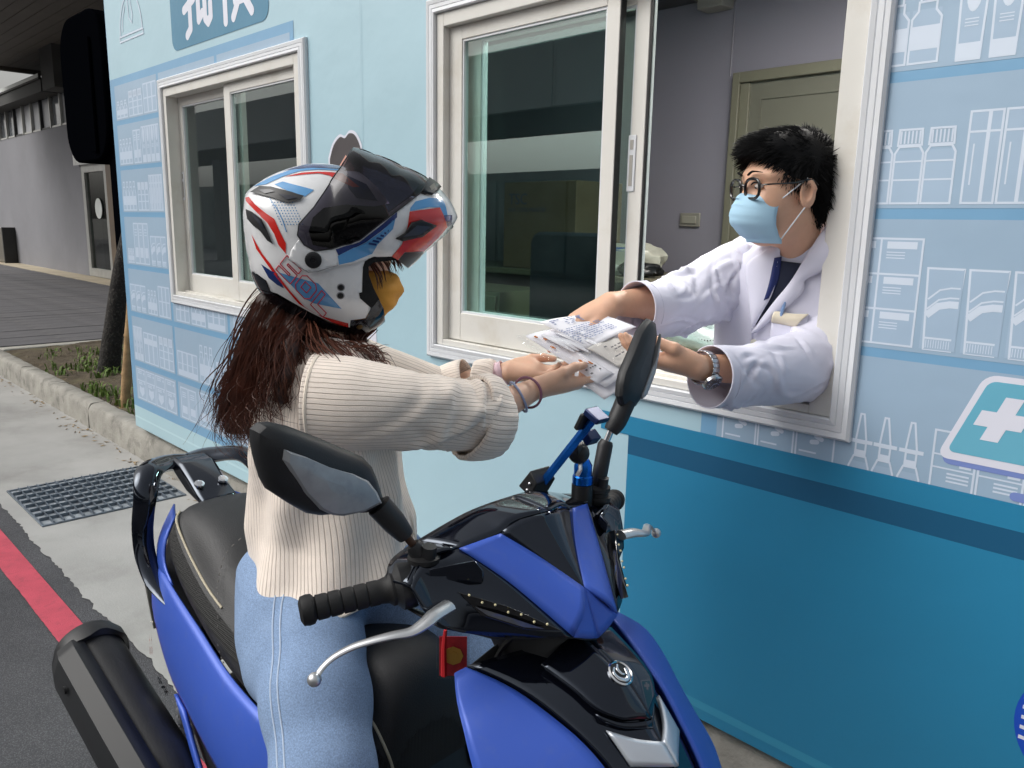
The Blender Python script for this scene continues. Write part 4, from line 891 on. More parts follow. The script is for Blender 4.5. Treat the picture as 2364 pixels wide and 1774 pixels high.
# ---- mirrors
def mirror(name, outl, ins, X, tilt, stem, sg, label, dk=1.):
    O = np.array(outl); c = O.mean(0); n = len(O); rings = []; fr = .030
    def surf(q, x): return S(X+x+tilt*(q[0]-c[0]), q[0], q[1])
    b = MB()
    for rho, x in ((.96, -.010), (1.0, -.004), (1.0, .006), (.96, .014), (.84, .022), (.62, .028), (.3, .031)): rings.append([surf(c+(p-c)*rho, x*dk) for p in O])
    b.loft(rings, (False, True)); o = b.build(name, matte, scooter, smooth=28, label=None); o['label'] = label
    b = MB(); q = [surf(c+(p-c)*.95, -.007) for p in O]; b.poly(q); b.build('mirror_glass', mat('mirror_glass', '#d5d9dc', .02, metal=1.), o, smooth=None, tri=True)
    I = np.array(ins); ci = I.mean(0); b = MB(); rings = []
    for rho, x in ((1.0, .021), (.99, .0275), (.9, .0315), (.55, .0345), (.2, .036)): rings.append([surf(ci+(p-ci)*rho, x*dk) for p in I])
    b.loft(rings, (False, True)); b.build('mirror_insert', mat('brushed_insert', '#a3a5a8', .48, metal=.45, noise=(40, .1), stain=(30, '#80848a', .5), rvar=.08), o, smooth=22)
    st = [S(*p) for p in stem]; b = MB(); b.tube(catmull(st[:3], 5), [.017, .016, .0115], 14); b.build('mirror_neck', matte, o)
    b = MB(); b.tube([st[2], st[3]], .0055, 12); b.build('mirror_rod', chrome if sg < 0 else mat('rusty_rod', '#4a3326', .5, metal=.5), o)
    b = MB(); b.tube([st[3]+(st[2]-st[3])*.3, st[3], st[4]], [.0095, .0125, .0125], 14); b.tube([st[4]+V3((.012, 0, .024)), st[4]+V3((.008, -.0, -.002))], [.010, .011], 10); b.build('mirror_clamp', matte, o, smooth=40)
    b = MB(); b.lathe([(.020, -.016), (.023, -.012), (.023, -.006), (.019, -.004), (.019, .002), (.022, .004), (.022, .010), (.015, .014)], st[4]-V3((0, 0, .004)), (0, 0, 1), 22); b.build('mirror_boot', rub, o)
mirror('mirror', [(.375, 1.322), (.362, 1.321), (.338, 1.312), (.302, 1.293), (.267, 1.273), (.24, 1.257), (.228, 1.243), (.219, 1.222), (.212, 1.199), (.208, 1.188), (.217, 1.179), (.239, 1.182), (.269, 1.189), (.305, 1.195), (.322, 1.202), (.342, 1.218), (.369, 1.242), (.376, 1.257), (.382, 1.282), (.385, 1.301), (.384, 1.316)],
       [(.359, 1.294), (.335, 1.283), (.303, 1.264), (.268, 1.247), (.245, 1.231), (.232, 1.213), (.225, 1.197), (.251, 1.192), (.283, 1.194), (.298, 1.199), (.313, 1.209), (.337, 1.238), (.352, 1.265), (.361, 1.282)], -.83, 0., [(-.815, .222, 1.19), (-.805, .205, 1.165), (-.797, .192, 1.145), (-.790, .182, 1.128), (-.785, .172, 1.109)], 1, 'black mirror with silver insert nearest the camera')
mirror('mirror', [(-.298, 1.40), (-.32, 1.393), (-.326, 1.378), (-.318, 1.35), (-.308, 1.312), (-.29, 1.29), (-.272, 1.272), (-.251, 1.259), (-.238, 1.261), (-.202, 1.272), (-.193, 1.287), (-.195, 1.306), (-.203, 1.324), (-.234, 1.353), (-.263, 1.383), (-.281, 1.393)],
       [(-.325, 1.374), (-.319, 1.342), (-.308, 1.312), (-.29, 1.292), (-.272, 1.275), (-.259, 1.273), (-.257, 1.282), (-.273, 1.302), (-.298, 1.328), (-.315, 1.358)], -.775, .25, [(-.765, -.226, 1.275), (-.768, -.208, 1.242), (-.772, -.198, 1.226), (-.775, -.190, 1.205), (-.779, -.178, 1.130)], -1, 'black mirror raised beside the phone holder', .62)
# ---- blue phone holder clamped to the left mirror
ph = MB(); bar = [S(-.727, -.10, 1.272), S(-.752, -.10, 1.241), S(-.779, -.10, 1.212), S(-.800, -.10, 1.183), S(-.824, -.10, 1.150)]
ph.tube([bar[0], bar[0]*.5+bar[-1]*.5, bar[-1]], .0080, 4, flat=.45, up=(0, 1, 0)); ph = ph.build('phone_holder', blueal, scooter, smooth=30, bevel=.001)
def plate(nm, pts, dy0, dy1, m, par=ph):
    b = MB(); b.prism(pts, lambda x, z: S(x, dy0, z), lambda x, z: S(x, dy1, z)); return b.build(nm, m, par, bevel=.002)
nav = mat('navy_bracket', '#16264f', .35, metal=.4)
plate('holder_jaw', [(-.733, 1.288), (-.706, 1.274), (-.712, 1.266), (-.738, 1.278)], -.086, -.114, nav); plate('holder_jaw', [(-.742, 1.279), (-.735, 1.277), (-.748, 1.250), (-.755, 1.254)], -.086, -.114, gask); plate('holder_jaw', [(-.834, 1.170), (-.819, 1.151), (-.834, 1.126), (-.860, 1.138)], -.078, -.122, gask); plate('holder_side_jaw', [(-.752, 1.246), (-.738, 1.234), (-.748, 1.222), (-.764, 1.236)], -.11, -.135, nav)
b = MB()
for dx, dz in ((-.833, 1.149), (-.838, 1.137)): b.ball(S(dx, -.077, dz), .003, 6)
b.build('screw', chrome, ph)
b = MB(); b.ball(S(-.775, -.125, 1.203), .017, 10); b.lathe([(.012, 0), (.012, .02)], S(-.775, -.11, 1.21), (0, 1, 0), 14); b.build('ball_joint', gask, ph)
b = MB(); b.lathe([(.0165, 0), (.0165, .012), (.0145, .014), (.0145, .03), (.009, .04)], S(-.782, -.145, 1.148), (0, 0, 1), 16); b.build('clamp_collar', blueal, ph, smooth=30)
b = MB(); b.lathe([(.0172, 0), (.0172, .035)], S(-.782, -.145, 1.112), (0, 0, 1), 16); b.build('clamp_base', gask, ph)
b = MB(); b.tube([S(-.776, -.13, 1.193), S(-.768, -.122, 1.178), S(-.772, -.12, 1.168)], .0035, 8); b.build('clamp_lever', alu, ph)
# ---- steering neck and front shield
b = MB(); b.tube([S(-.75, 0, 1.0), S(-.70, 0, .93), S(-.66, 0, .85)], [.075, .07, .06], 16); b.build('steering_neck', matte, scooter)
IC = [(-.735, .140, .962), (-.69, .121, .953), (-.65, .108, .942), (-.60, .094, .922), (-.57, .086, .907), (-.537, .078, .882), (-.49, .070, .832), (-.45, .06, .76), (-.43, .05, .68)]
OC = [(-.745, .150, .953), (-.715, .172, .938), (-.68, .190, .920), (-.65, .200, .886), (-.62, .204, .845), (-.59, .206, .81), (-.545, .196, .775), (-.52, .19, .72), (-.52, .18, .64)]
CC = [(-.665, 0, .985), (-.63, 0, .973), (-.583, 0, .957), (-.548, 0, .930), (-.515, 0, .897), (-.488, 0, .870), (-.45, 0, .80), (-.425, 0, .74), (-.415, 0, .66)]
patch('shield_panel', blue, IC, OC, n=30, k=10, bulge=.006, inset=.004, solid=.004)
patch('shield_centre', gloss, [(x-.004, d-.006, z-.003) for x, d, z in IC], CC, n=30, k=8, bulge=.002, solid=.004)
PC = [(-.66, .074, .966), (-.61, .066, .950), (-.575, .058, .934), (-.55, .034, .922)]
patch('horn_cover', gloss, [(x+.002, d, z+.006) for x, d, z in PC], [(-.662, 0, .993), (-.61, 0, .976), (-.57, 0, .955), (-.530, 0, .922)], n=14, k=8, bulge=.002, solid=.004)
patch('horn_cover_lip', gloss, [(-.575, .058, .934), (-.55, .034, .922), (-.528, 0, .921)], [(-.572, .055, .922), (-.547, .032, .910), (-.526, 0, .905)], n=8, k=2)
LG = [(-.735, .14, .962), (-.745, .15, .953), (-.70, .19, .87), (-.68, .205, .75), (-.70, .2, .6), (-.74, .19, .45)]
patch('leg_shield', matte, [(-.75, .0, .98), (-.74, .0, .8), (-.75, .0, .5), (-.78, 0, .33)], [(-.748, .143, .945), (-.71, .148, .87), (-.69, .15, .70), (-.72, .15, .42)], [(-.75, 0, .98), (-.748, .143, .945)], [(-.78, 0, .33), (-.72, .15, .42)], n=12, k=8)
patch('shield_flank', blue, OC, [(-.75, .146, .945), (-.715, .150, .90), (-.70, .152, .86), (-.69, .154, .80), (-.685, .154, .74), (-.68, .152, .68), (-.68, .15, .60), (-.70, .15, .5), (-.72, .15, .42)], n=20, k=6, bulge=.004)
patch('silver_chevron', silver, [(-.558, .056, .917), (-.53, .030, .906), (-.508, 0, .899)], [(-.520, .052, .884), (-.505, .028, .880), (-.486, 0, .876)], n=10, k=5, solid=.006, bulge=.002)
b = MB(); nrm = V3((.52, 0, .85)); nrm /= np.linalg.norm(nrm); em = S(-.583, 0, .962)
b.lathe([(.0185, -.004), (.0185, .004), (.0165, .0055), (.0150, .0040)], em, nrm, 28, (True, False)); emb = b.build('emblem', chrome, scooter)
b = MB(); b.lathe([(.0155, .0030), (.0155, .0036)], em, nrm, 28); b.build('emblem_face', gask, emb)
u_ = V3((-.85, 0, .52)); w_ = V3((0, -1, 0)); b = MB()
b.tube(catmull([em+nrm*.0045+u_*a+w_*c for a, c in ((.002, -.0115), (-.008, -.008), (-.011, .0), (-.006, .009), (.004, .0105), (.010, .004))], 4), [.0022, .003, .0034, .003, .002, .0012], 8, flat=.5, up=nrm)
b.tube(catmull([em+nrm*.0045+u_*a+w_*c for a, c in ((.0115, -.004), (.006, .001), (-.002, .0), (-.004, -.004))], 4), [.0012, .0024, .002, .001], 8, flat=.5, up=nrm); b.build('emblem_mark', chrome, emb)
# ---- front fender, headlight, wheel, fork
patch('headlight', lensm, [(-.43, .05, .70), (-.43, .07, .64), (-.45, .10, .58)], [(-.415, 0, .68), (-.41, 0, .62), (-.42, 0, .55)], n=8, k=6, bulge=.004)
patch('nose_panel', blue, [(-.52, .18, .64), (-.54, .16, .5), (-.6, .14, .36)], [(-.43, .05, .68), (-.45, .10, .56), (-.47, .08, .40)], n=8, k=6, bulge=.006)
def wheel(cx, rz, nm, wdt):
    b = MB(); prof = []
    for a in np.linspace(0, 2*math.pi, 14)[:-1]: prof.append((rz-.055+.055*math.cos(a), wdt*.5*math.sin(a)))
    b.loft([[S(cx+r*math.cos(t), h, rz+r*math.sin(t)) for t in np.linspace(0, 2*math.pi, 49)[:-1]] for r, h in prof+prof[:1]], (False, False)); w0 = b.build(nm, tyre, scooter)
    b = MB(); b.lathe([(rz-.09, -.03), (rz-.1, .0), (rz-.09, .03)], S(cx, 0, rz), (0, 1, 0), 40, (False, False)); b.lathe([(.04, -.05), (.04, .05)], S(cx, 0, rz), (0, 1, 0), 20)
    for k in range(5): t = k*2*math.pi/5; b.tube([S(cx+.03*math.cos(t), 0, rz+.03*math.sin(t)), S(cx+(rz-.09)*math.cos(t), 0, rz+(rz-.09)*math.sin(t))], [.022, .014], 8)
    b.build('rim', matte, w0)
    return w0
wheel(-.33, .245, 'wheel', .10); wheel(-1.62, .245, 'wheel', .12)
for sg in (1, -1): b = MB(); b.tube([S(-.58, sg*.07, .62), S(-.33, sg*.075, .245)], [.024, .02], 12); b.build('fork', matte, scooter)
b = MB(); rr = []
for t in np.linspace(R_(20), R_(165), 18): rr.append([S(-.33+.275*math.cos(t), d, .245+(.275-.035*(d/.08)**2)*math.sin(t)) for d in np.linspace(-.075, .075, 9)])
b.grid(rr); b.build('front_fender', blue, scooter, solid=.004)
# ---- floorboard, seat, rear body
b = MB(); b.prism([(-.78, .33), (-.72, .42), (-.95, .36), (-1.02, .5), (-1.08, .6), (-1.1, .3), (-.95, .25)], lambda x, z: S(x, .19, z), lambda x, z: S(x, -.19, z)); b.build('floorboard', matte, scooter, bevel=.012)
SEC = [(-1.832, .805, .862, .872, .085, .06), (-1.815, .800, .868, .886, .115, .09), (-1.78, .785, .858, .894, .138, .112), (-1.70, .752, .822, .893, .152, .124), (-1.62, .722, .790, .874, .158, .131), (-1.56, .700, .771, .842, .161, .135), (-1.50, .680, .757, .812, .164, .137), (-1.40, .658, .740, .793, .168, .14), (-1.28, .645, .728, .788, .168, .142), (-1.16, .635, .735, .800, .150, .126), (-1.07, .625, .742, .818, .128, .108), (-1.02, .615, .72, .800, .115, .098), (-.992, .605, .68, .755, .105, .09), (-.985, .60, .64, .68, .095, .08)]
rings = []
for X, zl, zp, zt, wl_, wp in SEC:
    half = [(wl_, zl), (wl_+.008, zl+(zp-zl)*.5), (wp+.012, zp-.006), (wp, zp+.004), (wp*.82, zp+(zt-zp)*.68), (wp*.45, zt-(zt-zp)*.06), (0, zt)]
    rings.append([S(X, d, z) for d, z in half]+[S(X, -d, z) for d, z in half[-2::-1]])
b = MB(); M_ = len(rings[0])
for i in range(len(rings)-1):
    for j in range(M_-1):
        b.m = 1 if (j < 2 or j >= M_-3) else 0
        b.add([rings[i][j], rings[i][j+1], rings[i+1][j+1], rings[i+1][j]], [(0, 1, 2, 3)])
b.m = 1; b.add(rings[-1], [tuple(range(M_))]); b.m = 0; b.add(rings[0], [tuple(range(M_))[::-1]])
seat = b.build('seat', [leath, meshf], scooter, smooth=60, weld=.0004, sub=2)
pip = mat('seat_piping', '#b9b09a', .6)
for sg in (1, -1):
    b = MB(); b.tube(catmull([S(s[0], sg*(s[5]+.006), s[2]+.0015) for s in SEC[1:7]], 5), .0026, 8); b.build('piping', pip, seat)
    b = MB(); b.tube(catmull([S(s[0]+.002, sg*(s[5]+.006), s[2]+.0025) for s in SEC[9:14]]+[S(-.981, sg*.082, .61)], 5), .0026, 8); b.build('piping', pip, seat)
b = MB(); stc = catmull([S(-1.60, .02, .868), S(-1.575, .09, .846), S(-1.545, .128, .80), S(-1.50, .150, .765), S(-1.47, .168, .70), S(-1.44, .17, .665)], 8)
for k in range(0, len(stc)-1, 2): b.tube([stc[k], stc[k]+(stc[k+1]-stc[k])*.7], .0011, 5)
b.build('stitching', mat('stitch_thread', '#6d6c6a', .7), seat)
TT = [(-1.95, .10, .69), (-1.86, .135, .735), (-1.712, .156, .722), (-1.558, .166, .694), (-1.405, .174, .660), (-1.251, .176, .645), (-1.10, .15, .60), (-1.02, .13, .52)]
TB = [(-1.96, .115, .645), (-1.875, .150, .605), (-1.742, .172, .52), (-1.60, .186, .485), (-1.415, .202, .45), (-1.25, .205, .43), (-1.12, .19, .42), (-1.04, .17, .42)]
patch('rear_side_panel', blue, TT, TB, n=30, k=10, bulge=.02, solid=.004)
patch('lower_side_panel', matte, [(x, d-.006, z) for x, d, z in TB[2:]], [(-1.70, .13, .36), (-1.5, .17, .33), (-1.3, .18, .31), (-1.12, .18, .30), (-1.04, .17, .30)], n=20, k=6, bulge=.008)
patch('side_trim', blue, [(-1.66, .190, .506), (-1.56, .200, .43), (-1.44, .212, .32)], [(-1.60, .195, .497), (-1.50, .207, .42), (-1.39, .216, .32)], n=10, k=4, bulge=.004, solid=.008)
patch('tail_cover', blue, [(-1.90, .075, .86), (-1.89, .115, .80), (-1.885, .13, .74), (-1.85, .14, .69)], [(-1.835, .10, .85), (-1.82, .13, .80), (-1.80, .142, .755), (-1.74, .15, .725)], n=10, k=5, bulge=.006, solid=.004)
b = MB(); b.prism([(-1.98, .67), (-1.88, .85), (-1.80, .84), (-1.7, .74), (-1.72, .5), (-1.9, .58)], lambda x, z: S(x, .095, z), lambda x, z: S(x, -.095, z)); b.build('tail_core', matte, scooter, bevel=.02)
b = MB(); b.prism([(-2.0, .70), (-1.955, .74), (-1.94, .66), (-1.99, .64)], lambda x, z: S(x, .09, z), lambda x, z: S(x, -.09, z)); b.build('tail_light', mat('tail_red', '#7d1016', .1, coat=1.), scooter, bevel=.006)
for sg in (1, -1):     # grab rail arms
    pth = catmull([S(-1.985, sg*.0, .935), S(-1.985, sg*.055, .940), S(-1.93, sg*.118, .945), S(-1.888, sg*.146, .90), S(-1.893, sg*.156, .82), S(-1.875, sg*.160, .755), S(-1.82, sg*.162, .705), S(-1.735, sg*.164, .680)], 6)
    b = MB(); b.tube(pth, [.030, .034, .032, .026, .024, .024, .021, .004], 10, flat=.45, up=(.3, 0, 1)); b.build('grab_rail', gloss, scooter, smooth=60)
    b = MB(); b.tube([p+V3((-.004, -sg*.011, .004)) for p in pth[14:38]], .0022, 6); b.build('rail_trim', mat('rail_trim', '#8d8678', .25, metal=.8), scooter)
b = MB(); b.prism([(-2.0, .925), (-1.985, .955), (-1.93, .948), (-1.85, .905), (-1.80, .885), (-1.80, .865), (-1.90, .88)], lambda x, z: S(x, .045, z), lambda x, z: S(x, -.045, z)); rb = b.build('rail_bridge', gloss, scooter, bevel=.01)
for d in (-.03, .03): b = MB(); b.lathe([(.012, -.004), (.012, .002), (.007, .003)], S(-1.852, d, .914), (.42, 0, .9), 14); b.build('bolt', chrome, rb)
b = MB(); b.box(S(-2.06, 0, .54), (.006, .20, .13), M=Matrix.Rotation(R_(-20), 3, 'Y')); b.build('number_plate', mat('plate_back', '#6d6c68', .5), scooter, bevel=.002)
b = MB(); b.prism([(-1.9, .6), (-2.08, .60), (-2.03, .47), (-1.9, .5)], lambda x, z: S(x, .06, z), lambda x, z: S(x, -.06, z)); b.build('rear_mudguard', matte, scooter, bevel=.01)
# badge letters on the side panel
v, f = text2('JETS', .060); v2, f2 = text2('SR', .048)
def onside(u, w, off): # along the rear edge of the panel
    p = V3((-1.835, .158, .617))*(1-u)+V3((-1.655, .190, .497))*u; n = V3((-.25, .95, .2)); n /= np.linalg.norm(n); up = V3((.50, .08, .86)); q = p+up*w+n*(.008+off+.02*math.sin(math.pi*min(1, max(0, u)))); return S(*q)
for nm, (vv, ff), u0, sc_, ml in (('badge_lettering', (v, f), .0, 3.6, gold), ('badge_lettering', (v2, f2), .68, 4.2, chrome)):
    b = MB(); o0 = len(vv); b.add([onside(u0+a*sc_*1.1+c*1.2, c*.62-.022, .004) for a, c in vv]+[onside(u0+a*sc_*1.1+c*1.2, c*.62-.022, .0) for a, c in vv], list(ff)+[tuple(k+o0 for k in q) for q in ff]); b.build(nm, ml, scooter, smooth=None)
# muffler, shock, swing arm, stand
MA, ME = S(-1.97, .275, .515), S(-1.42, .25, .335); ad = (ME-MA)/np.linalg.norm(ME-MA)
b = MB(); b.lathe([(.045, -.004), (.066, 0), (.070, .03), (.070, .40), (.05, .50), (.03, .60)], MA, ad, 28); mu = b.build('muffler', mat('muffler_black', '#1a1b1e', .55, noise=(20, .15), bump=(200, .2, .003)), scooter)
hu = np.cross(ad, V3((0, 0, 1))); hu /= np.linalg.norm(hu); hv = np.cross(hu, ad)
hs_ = mat('heat_shield', '#1b1d20', .55, noise=(12, .1)); rings = []
for h, s_ in ((.02, .8), (.05, 1.0), (.30, 1.0), (.44, .95), (.52, .7)):
    ring = []
    for a, rr_ in ((-1.15, .074), (-.9, .088), (-.35, .095), (.0, .093), (.55, .098), (.95, .090), (1.2, .076)): ring.append(MA+ad*h+rr_*s_**.3*(math.cos(a)*hu*(1 if (hu@V3((0, -1, 0))) > 0 else -1)+math.sin(a)*hv))
    rings.append(ring)
b = MB(); b.grid(rings); b.build('heat_shield', hs_, mu, smooth=25, solid=.005, soff=0.)
b = MB(); ring0 = []; R0 = []
for h, r in ((-.012, .060), (-.018, .074), (.0, .083), (.03, .083), (.035, .072)):
    R0.append([MA+ad*(h+(.006*math.sin(6*t) if r > .08 else 0))+r*(math.cos(t)*hu+math.sin(t)*hv) for t in np.linspace(0, 2*math.pi, 37)[:-1]])
b.loft(R0, (True, False)); b.build('muffler_end_cap', matte, mu, smooth=40)
b = MB(); b.lathe([(.009, 0), (.009, .004)], MA+ad*.12+.0945*(hu if (hu@V3((0, -1, 0))) > 0 else -hu)+hv*.028, hu if (hu@V3((0, -1, 0))) > 0 else -hu, 12); b.build('shield_bolt_hole', gask, mu)
b = MB(); b.tube(catmull([S(-1.45, .25, .345), S(-1.35, .22, .30), S(-1.28, .12, .25)], 5), [.03, .022, .02], 12); b.build('exhaust_pipe', matte, scooter)
b = MB(); 
for k in range(9): b.lathe([(.018, 0), (.024, .006), (.018, .012)], S(-1.80+k*.006, .125, .30+k*.024), (.24, 0, .97), 14, (False, False))
b.tube([S(-1.81, .125, .28), S(-1.74, .125, .56)], .012, 10); b.build('rear_shock', mat('shock_white', '#c9ccd2', .35), scooter)
b = MB(); b.prism([(-1.68, .28), (-1.66, .2), (-1.3, .24), (-1.2, .36), (-1.4, .42), (-1.6, .38)], lambda x, z: S(x, .10, z), lambda x, z: S(x, -.12, z)); b.build('engine_case', matte, scooter, bevel=.02)
b = MB(); b.tube([S(-1.25, -.15, .28), S(-1.32, -.26, .01)], .012, 8); b.build('side_stand', matte, scooter)
b = MB(); b.tube(catmull([S(-.705, .06, 1.0), S(-.73, .075, .97), S(-.745, .085, .93)], 5), .004, 6); b.build('control_cable', gask, scooter)
# red amulet card hanging below the cowl
am = thing('amulet_card', (-.81, SY-.09, .9), 'red and gold amulet card in clear plastic hanging below the handlebar', 'amulet')
b = MB(); b.box(S(-.803, .105, .935), (.001, .040, .062), -.75); b.build('card', mat('amulet_red', '#b3202c', .5, noise=(90, .2)), am)
b = MB(); b.lathe([(.011, 0), (.0145, .0004), (.0145, .0012)], S(-.8015, .106, .937), (.72, -.68, 0), 8); b.lathe([(.0075, .0012), (.0075, .002)], S(-.8015, .106, .937), (.72, -.68, 0), 8); b.build('gold_seal', mat('amulet_gold', '#c99b4a', .35, metal=.6), am)
b = MB(); b.box(S(-.803, .105, .938), (.004, .047, .076), -.75); b.build('plastic_sleeve', glass('sleeve_film', (.93, .93, .93), 1.3), am)
b = MB(); b.tube(catmull([S(-.805, .118, .98), S(-.806, .12, .95), S(-.804, .121, .91)], 4), [.0025, .004, .005], 6); b.build('tassel', mat('tassel_red', '#b8151f', .8), am)
b = MB(); b.tube([S(-.803, .105, .975), S(-.80, .105, 1.02)], .001, 5); b.build('cord', mat('cord_dark', '#3a1416', .8), am)
# ================================================================ PEOPLE
skin_w = mat('skin_light', '#e0b59b', .5, sss=.12, noise=(25, .05), bump=(260, .12, .002)); skin_m = mat('skin_tan', '#dcae92', .5, sss=.12, noise=(22, .06), bump=(260, .12, .002), stain=(35, '#c98f76', .25))
nailm = mat('nail', '#e3b3a2', .3, coat=.3)
def rib_mat(name, col, groove, freq, duty=.2, k=1.):
    m = mat(name, col, .85, sheen=.3, noise=(40, .05)); n, L, b = nodes(m)
    uv = n.new('ShaderNodeUVMap'); sp = n.new('ShaderNodeSeparateXYZ'); L.new(uv.outputs[0], sp.inputs[0])
    nz = n.new('ShaderNodeTexNoise'); nz.inputs['Scale'].default_value = 9; tc = n.new('ShaderNodeTexCoord'); L.new(tc.outputs['Object'], nz.inputs['Vector'])
    ad = n.new('ShaderNodeMath'); ad.operation = 'MULTIPLY_ADD'; ad.inputs[1].default_value = .006; L.new(nz.outputs['Fac'], ad.inputs[0]); L.new(sp.outputs['X'], ad.inputs[2])
    mu = n.new('ShaderNodeMath'); mu.operation = 'MULTIPLY'; mu.inputs[1].default_value = freq; L.new(ad.outputs[0], mu.inputs[0])
    fr = n.new('ShaderNodeMath'); fr.operation = 'FRACT'; L.new(mu.outputs[0], fr.inputs[0])
    pp = n.new('ShaderNodeMath'); pp.operation = 'PINGPONG'; pp.inputs[1].default_value = .5; L.new(fr.outputs[0], pp.inputs[0])
    mr = n.new('ShaderNodeMapRange'); mr.interpolation_type = 'SMOOTHSTEP'; mr.inputs[1].default_value = .02; mr.inputs[2].default_value = duty; L.new(pp.outputs[0], mr.inputs[0])
    mx = n.new('ShaderNodeMix'); mx.data_type = 'RGBA'; mx.inputs['A'].default_value = (*lin(groove), 1); L.new(b.inputs['Base Color'].links[0].from_socket, mx.inputs['B']); L.new(mr.outputs[0], mx.inputs['Factor']); L.new(mx.outputs['Result'], b.inputs['Base Color'])
    wv = n.new('ShaderNodeTexNoise'); wv.inputs['Scale'].default_value = 420; L.new(tc.outputs['Object'], wv.inputs['Vector'])
    sm = n.new('ShaderNodeMath'); sm.operation = 'MULTIPLY_ADD'; sm.inputs[1].default_value = .35; L.new(wv.outputs['Fac'], sm.inputs[0]); L.new(mr.outputs[0], sm.inputs[2])
    bp = n.new('ShaderNodeBump'); bp.inputs['Strength'].default_value = .55; bp.inputs['Distance'].default_value = .003; L.new(sm.outputs[0], bp.inputs['Height']); L.new(bp.outputs[0], b.inputs['Normal'])
    return m
knit = rib_mat('rib_knit_cream', '#f8ebdf', '#cfbfb2', 1/.0080, .14)
denim = mat('pale_denim', '#8098ba', .9, noise=(420, .30), bump=(700, .4, .0015), stain=(4, '#97afd0', .5)); coat = mat('white_coat_cotton', '#dcdcec', .75, noise=(12, .02), bump=(500, .15, .001), sheen=.1)
def hand(B, w, f, n, side, size=1., curl=(.5, .5, .55, .6), spread=.10, thumb=None, base=.0, out=None):
    """side +1 right hand, -1 left hand; f = direction of fingers, n = palm normal"""
    f = V3(f); f /= np.linalg.norm(f); n = V3(n); n = n-f*(n@f); n /= np.linalg.norm(n); t = np.cross(f, n)*side; w = V3(w); s = size
    def P(a, b, c): return w+s*(f*a+t*b+n*c)
    mcp = [(.088, .027, 0), (.091, .008, -.003), (.086, -.012, -.002), (.078, -.030, .002)]; ln = [.070, .078, .072, .056]; rd = [.0088, .0090, .0086, .0076]
    for q, r in zip(mcp, rd): B.cone(P(0.005, q[1]*.55, 0), P(*q), .019*s, (r+.0025)*s, .012)
    B.ell(P(.045, .002, .002), (.042*s, .036*s, .016*s), np.stack([f, t, n], 1), .012)
    B.ell(P(.035, .024, .010), (.034*s, .017*s, .016*s), np.stack([f, t, n], 1), .012)
    tips = []
    for k in range(4):
        p = P(*mcp[k]); ang = base; sd = (1.5-k)*spread
        for j, (fr, r2) in enumerate(((.46, .95), (.31, .86), (.23, .74))):
            ang += curl[k]*(1.0, 1.1, .8)[j] if not isinstance(curl[k], tuple) else curl[k][j]
            d = f*math.cos(ang)*math.cos(sd)+n*math.sin(ang)+t*math.sin(sd)*math.cos(ang); q = p+d*ln[k]*fr*s
            B.cone(p, q, rd[k]*(1 if j == 0 else (.95, .95, .86)[j])*s, rd[k]*r2*s, .004); p = q
        tips.append((p, d, -n*math.cos(ang)+f*math.sin(ang), rd[k]*.74*s))
    tb, t1, t2, t3 = thumb or ((.018, .022, .008), (.046, .046, .018), (.072, .056, .020), (.096, .058, .018))
    B.cone(P(*tb), P(*t1), .015*s, .0125*s, .010); B.cone(P(*t1), P(*t2), .0118*s, .0105*s, .005); B.cone(P(*t2), P(*t3), .0105*s, .0080*s, .004)
    td = P(*t3)-P(*t2); td /= np.linalg.norm(td); tips.append((P(*t3), td, None, .008*s)); return tips, (f, t, n)
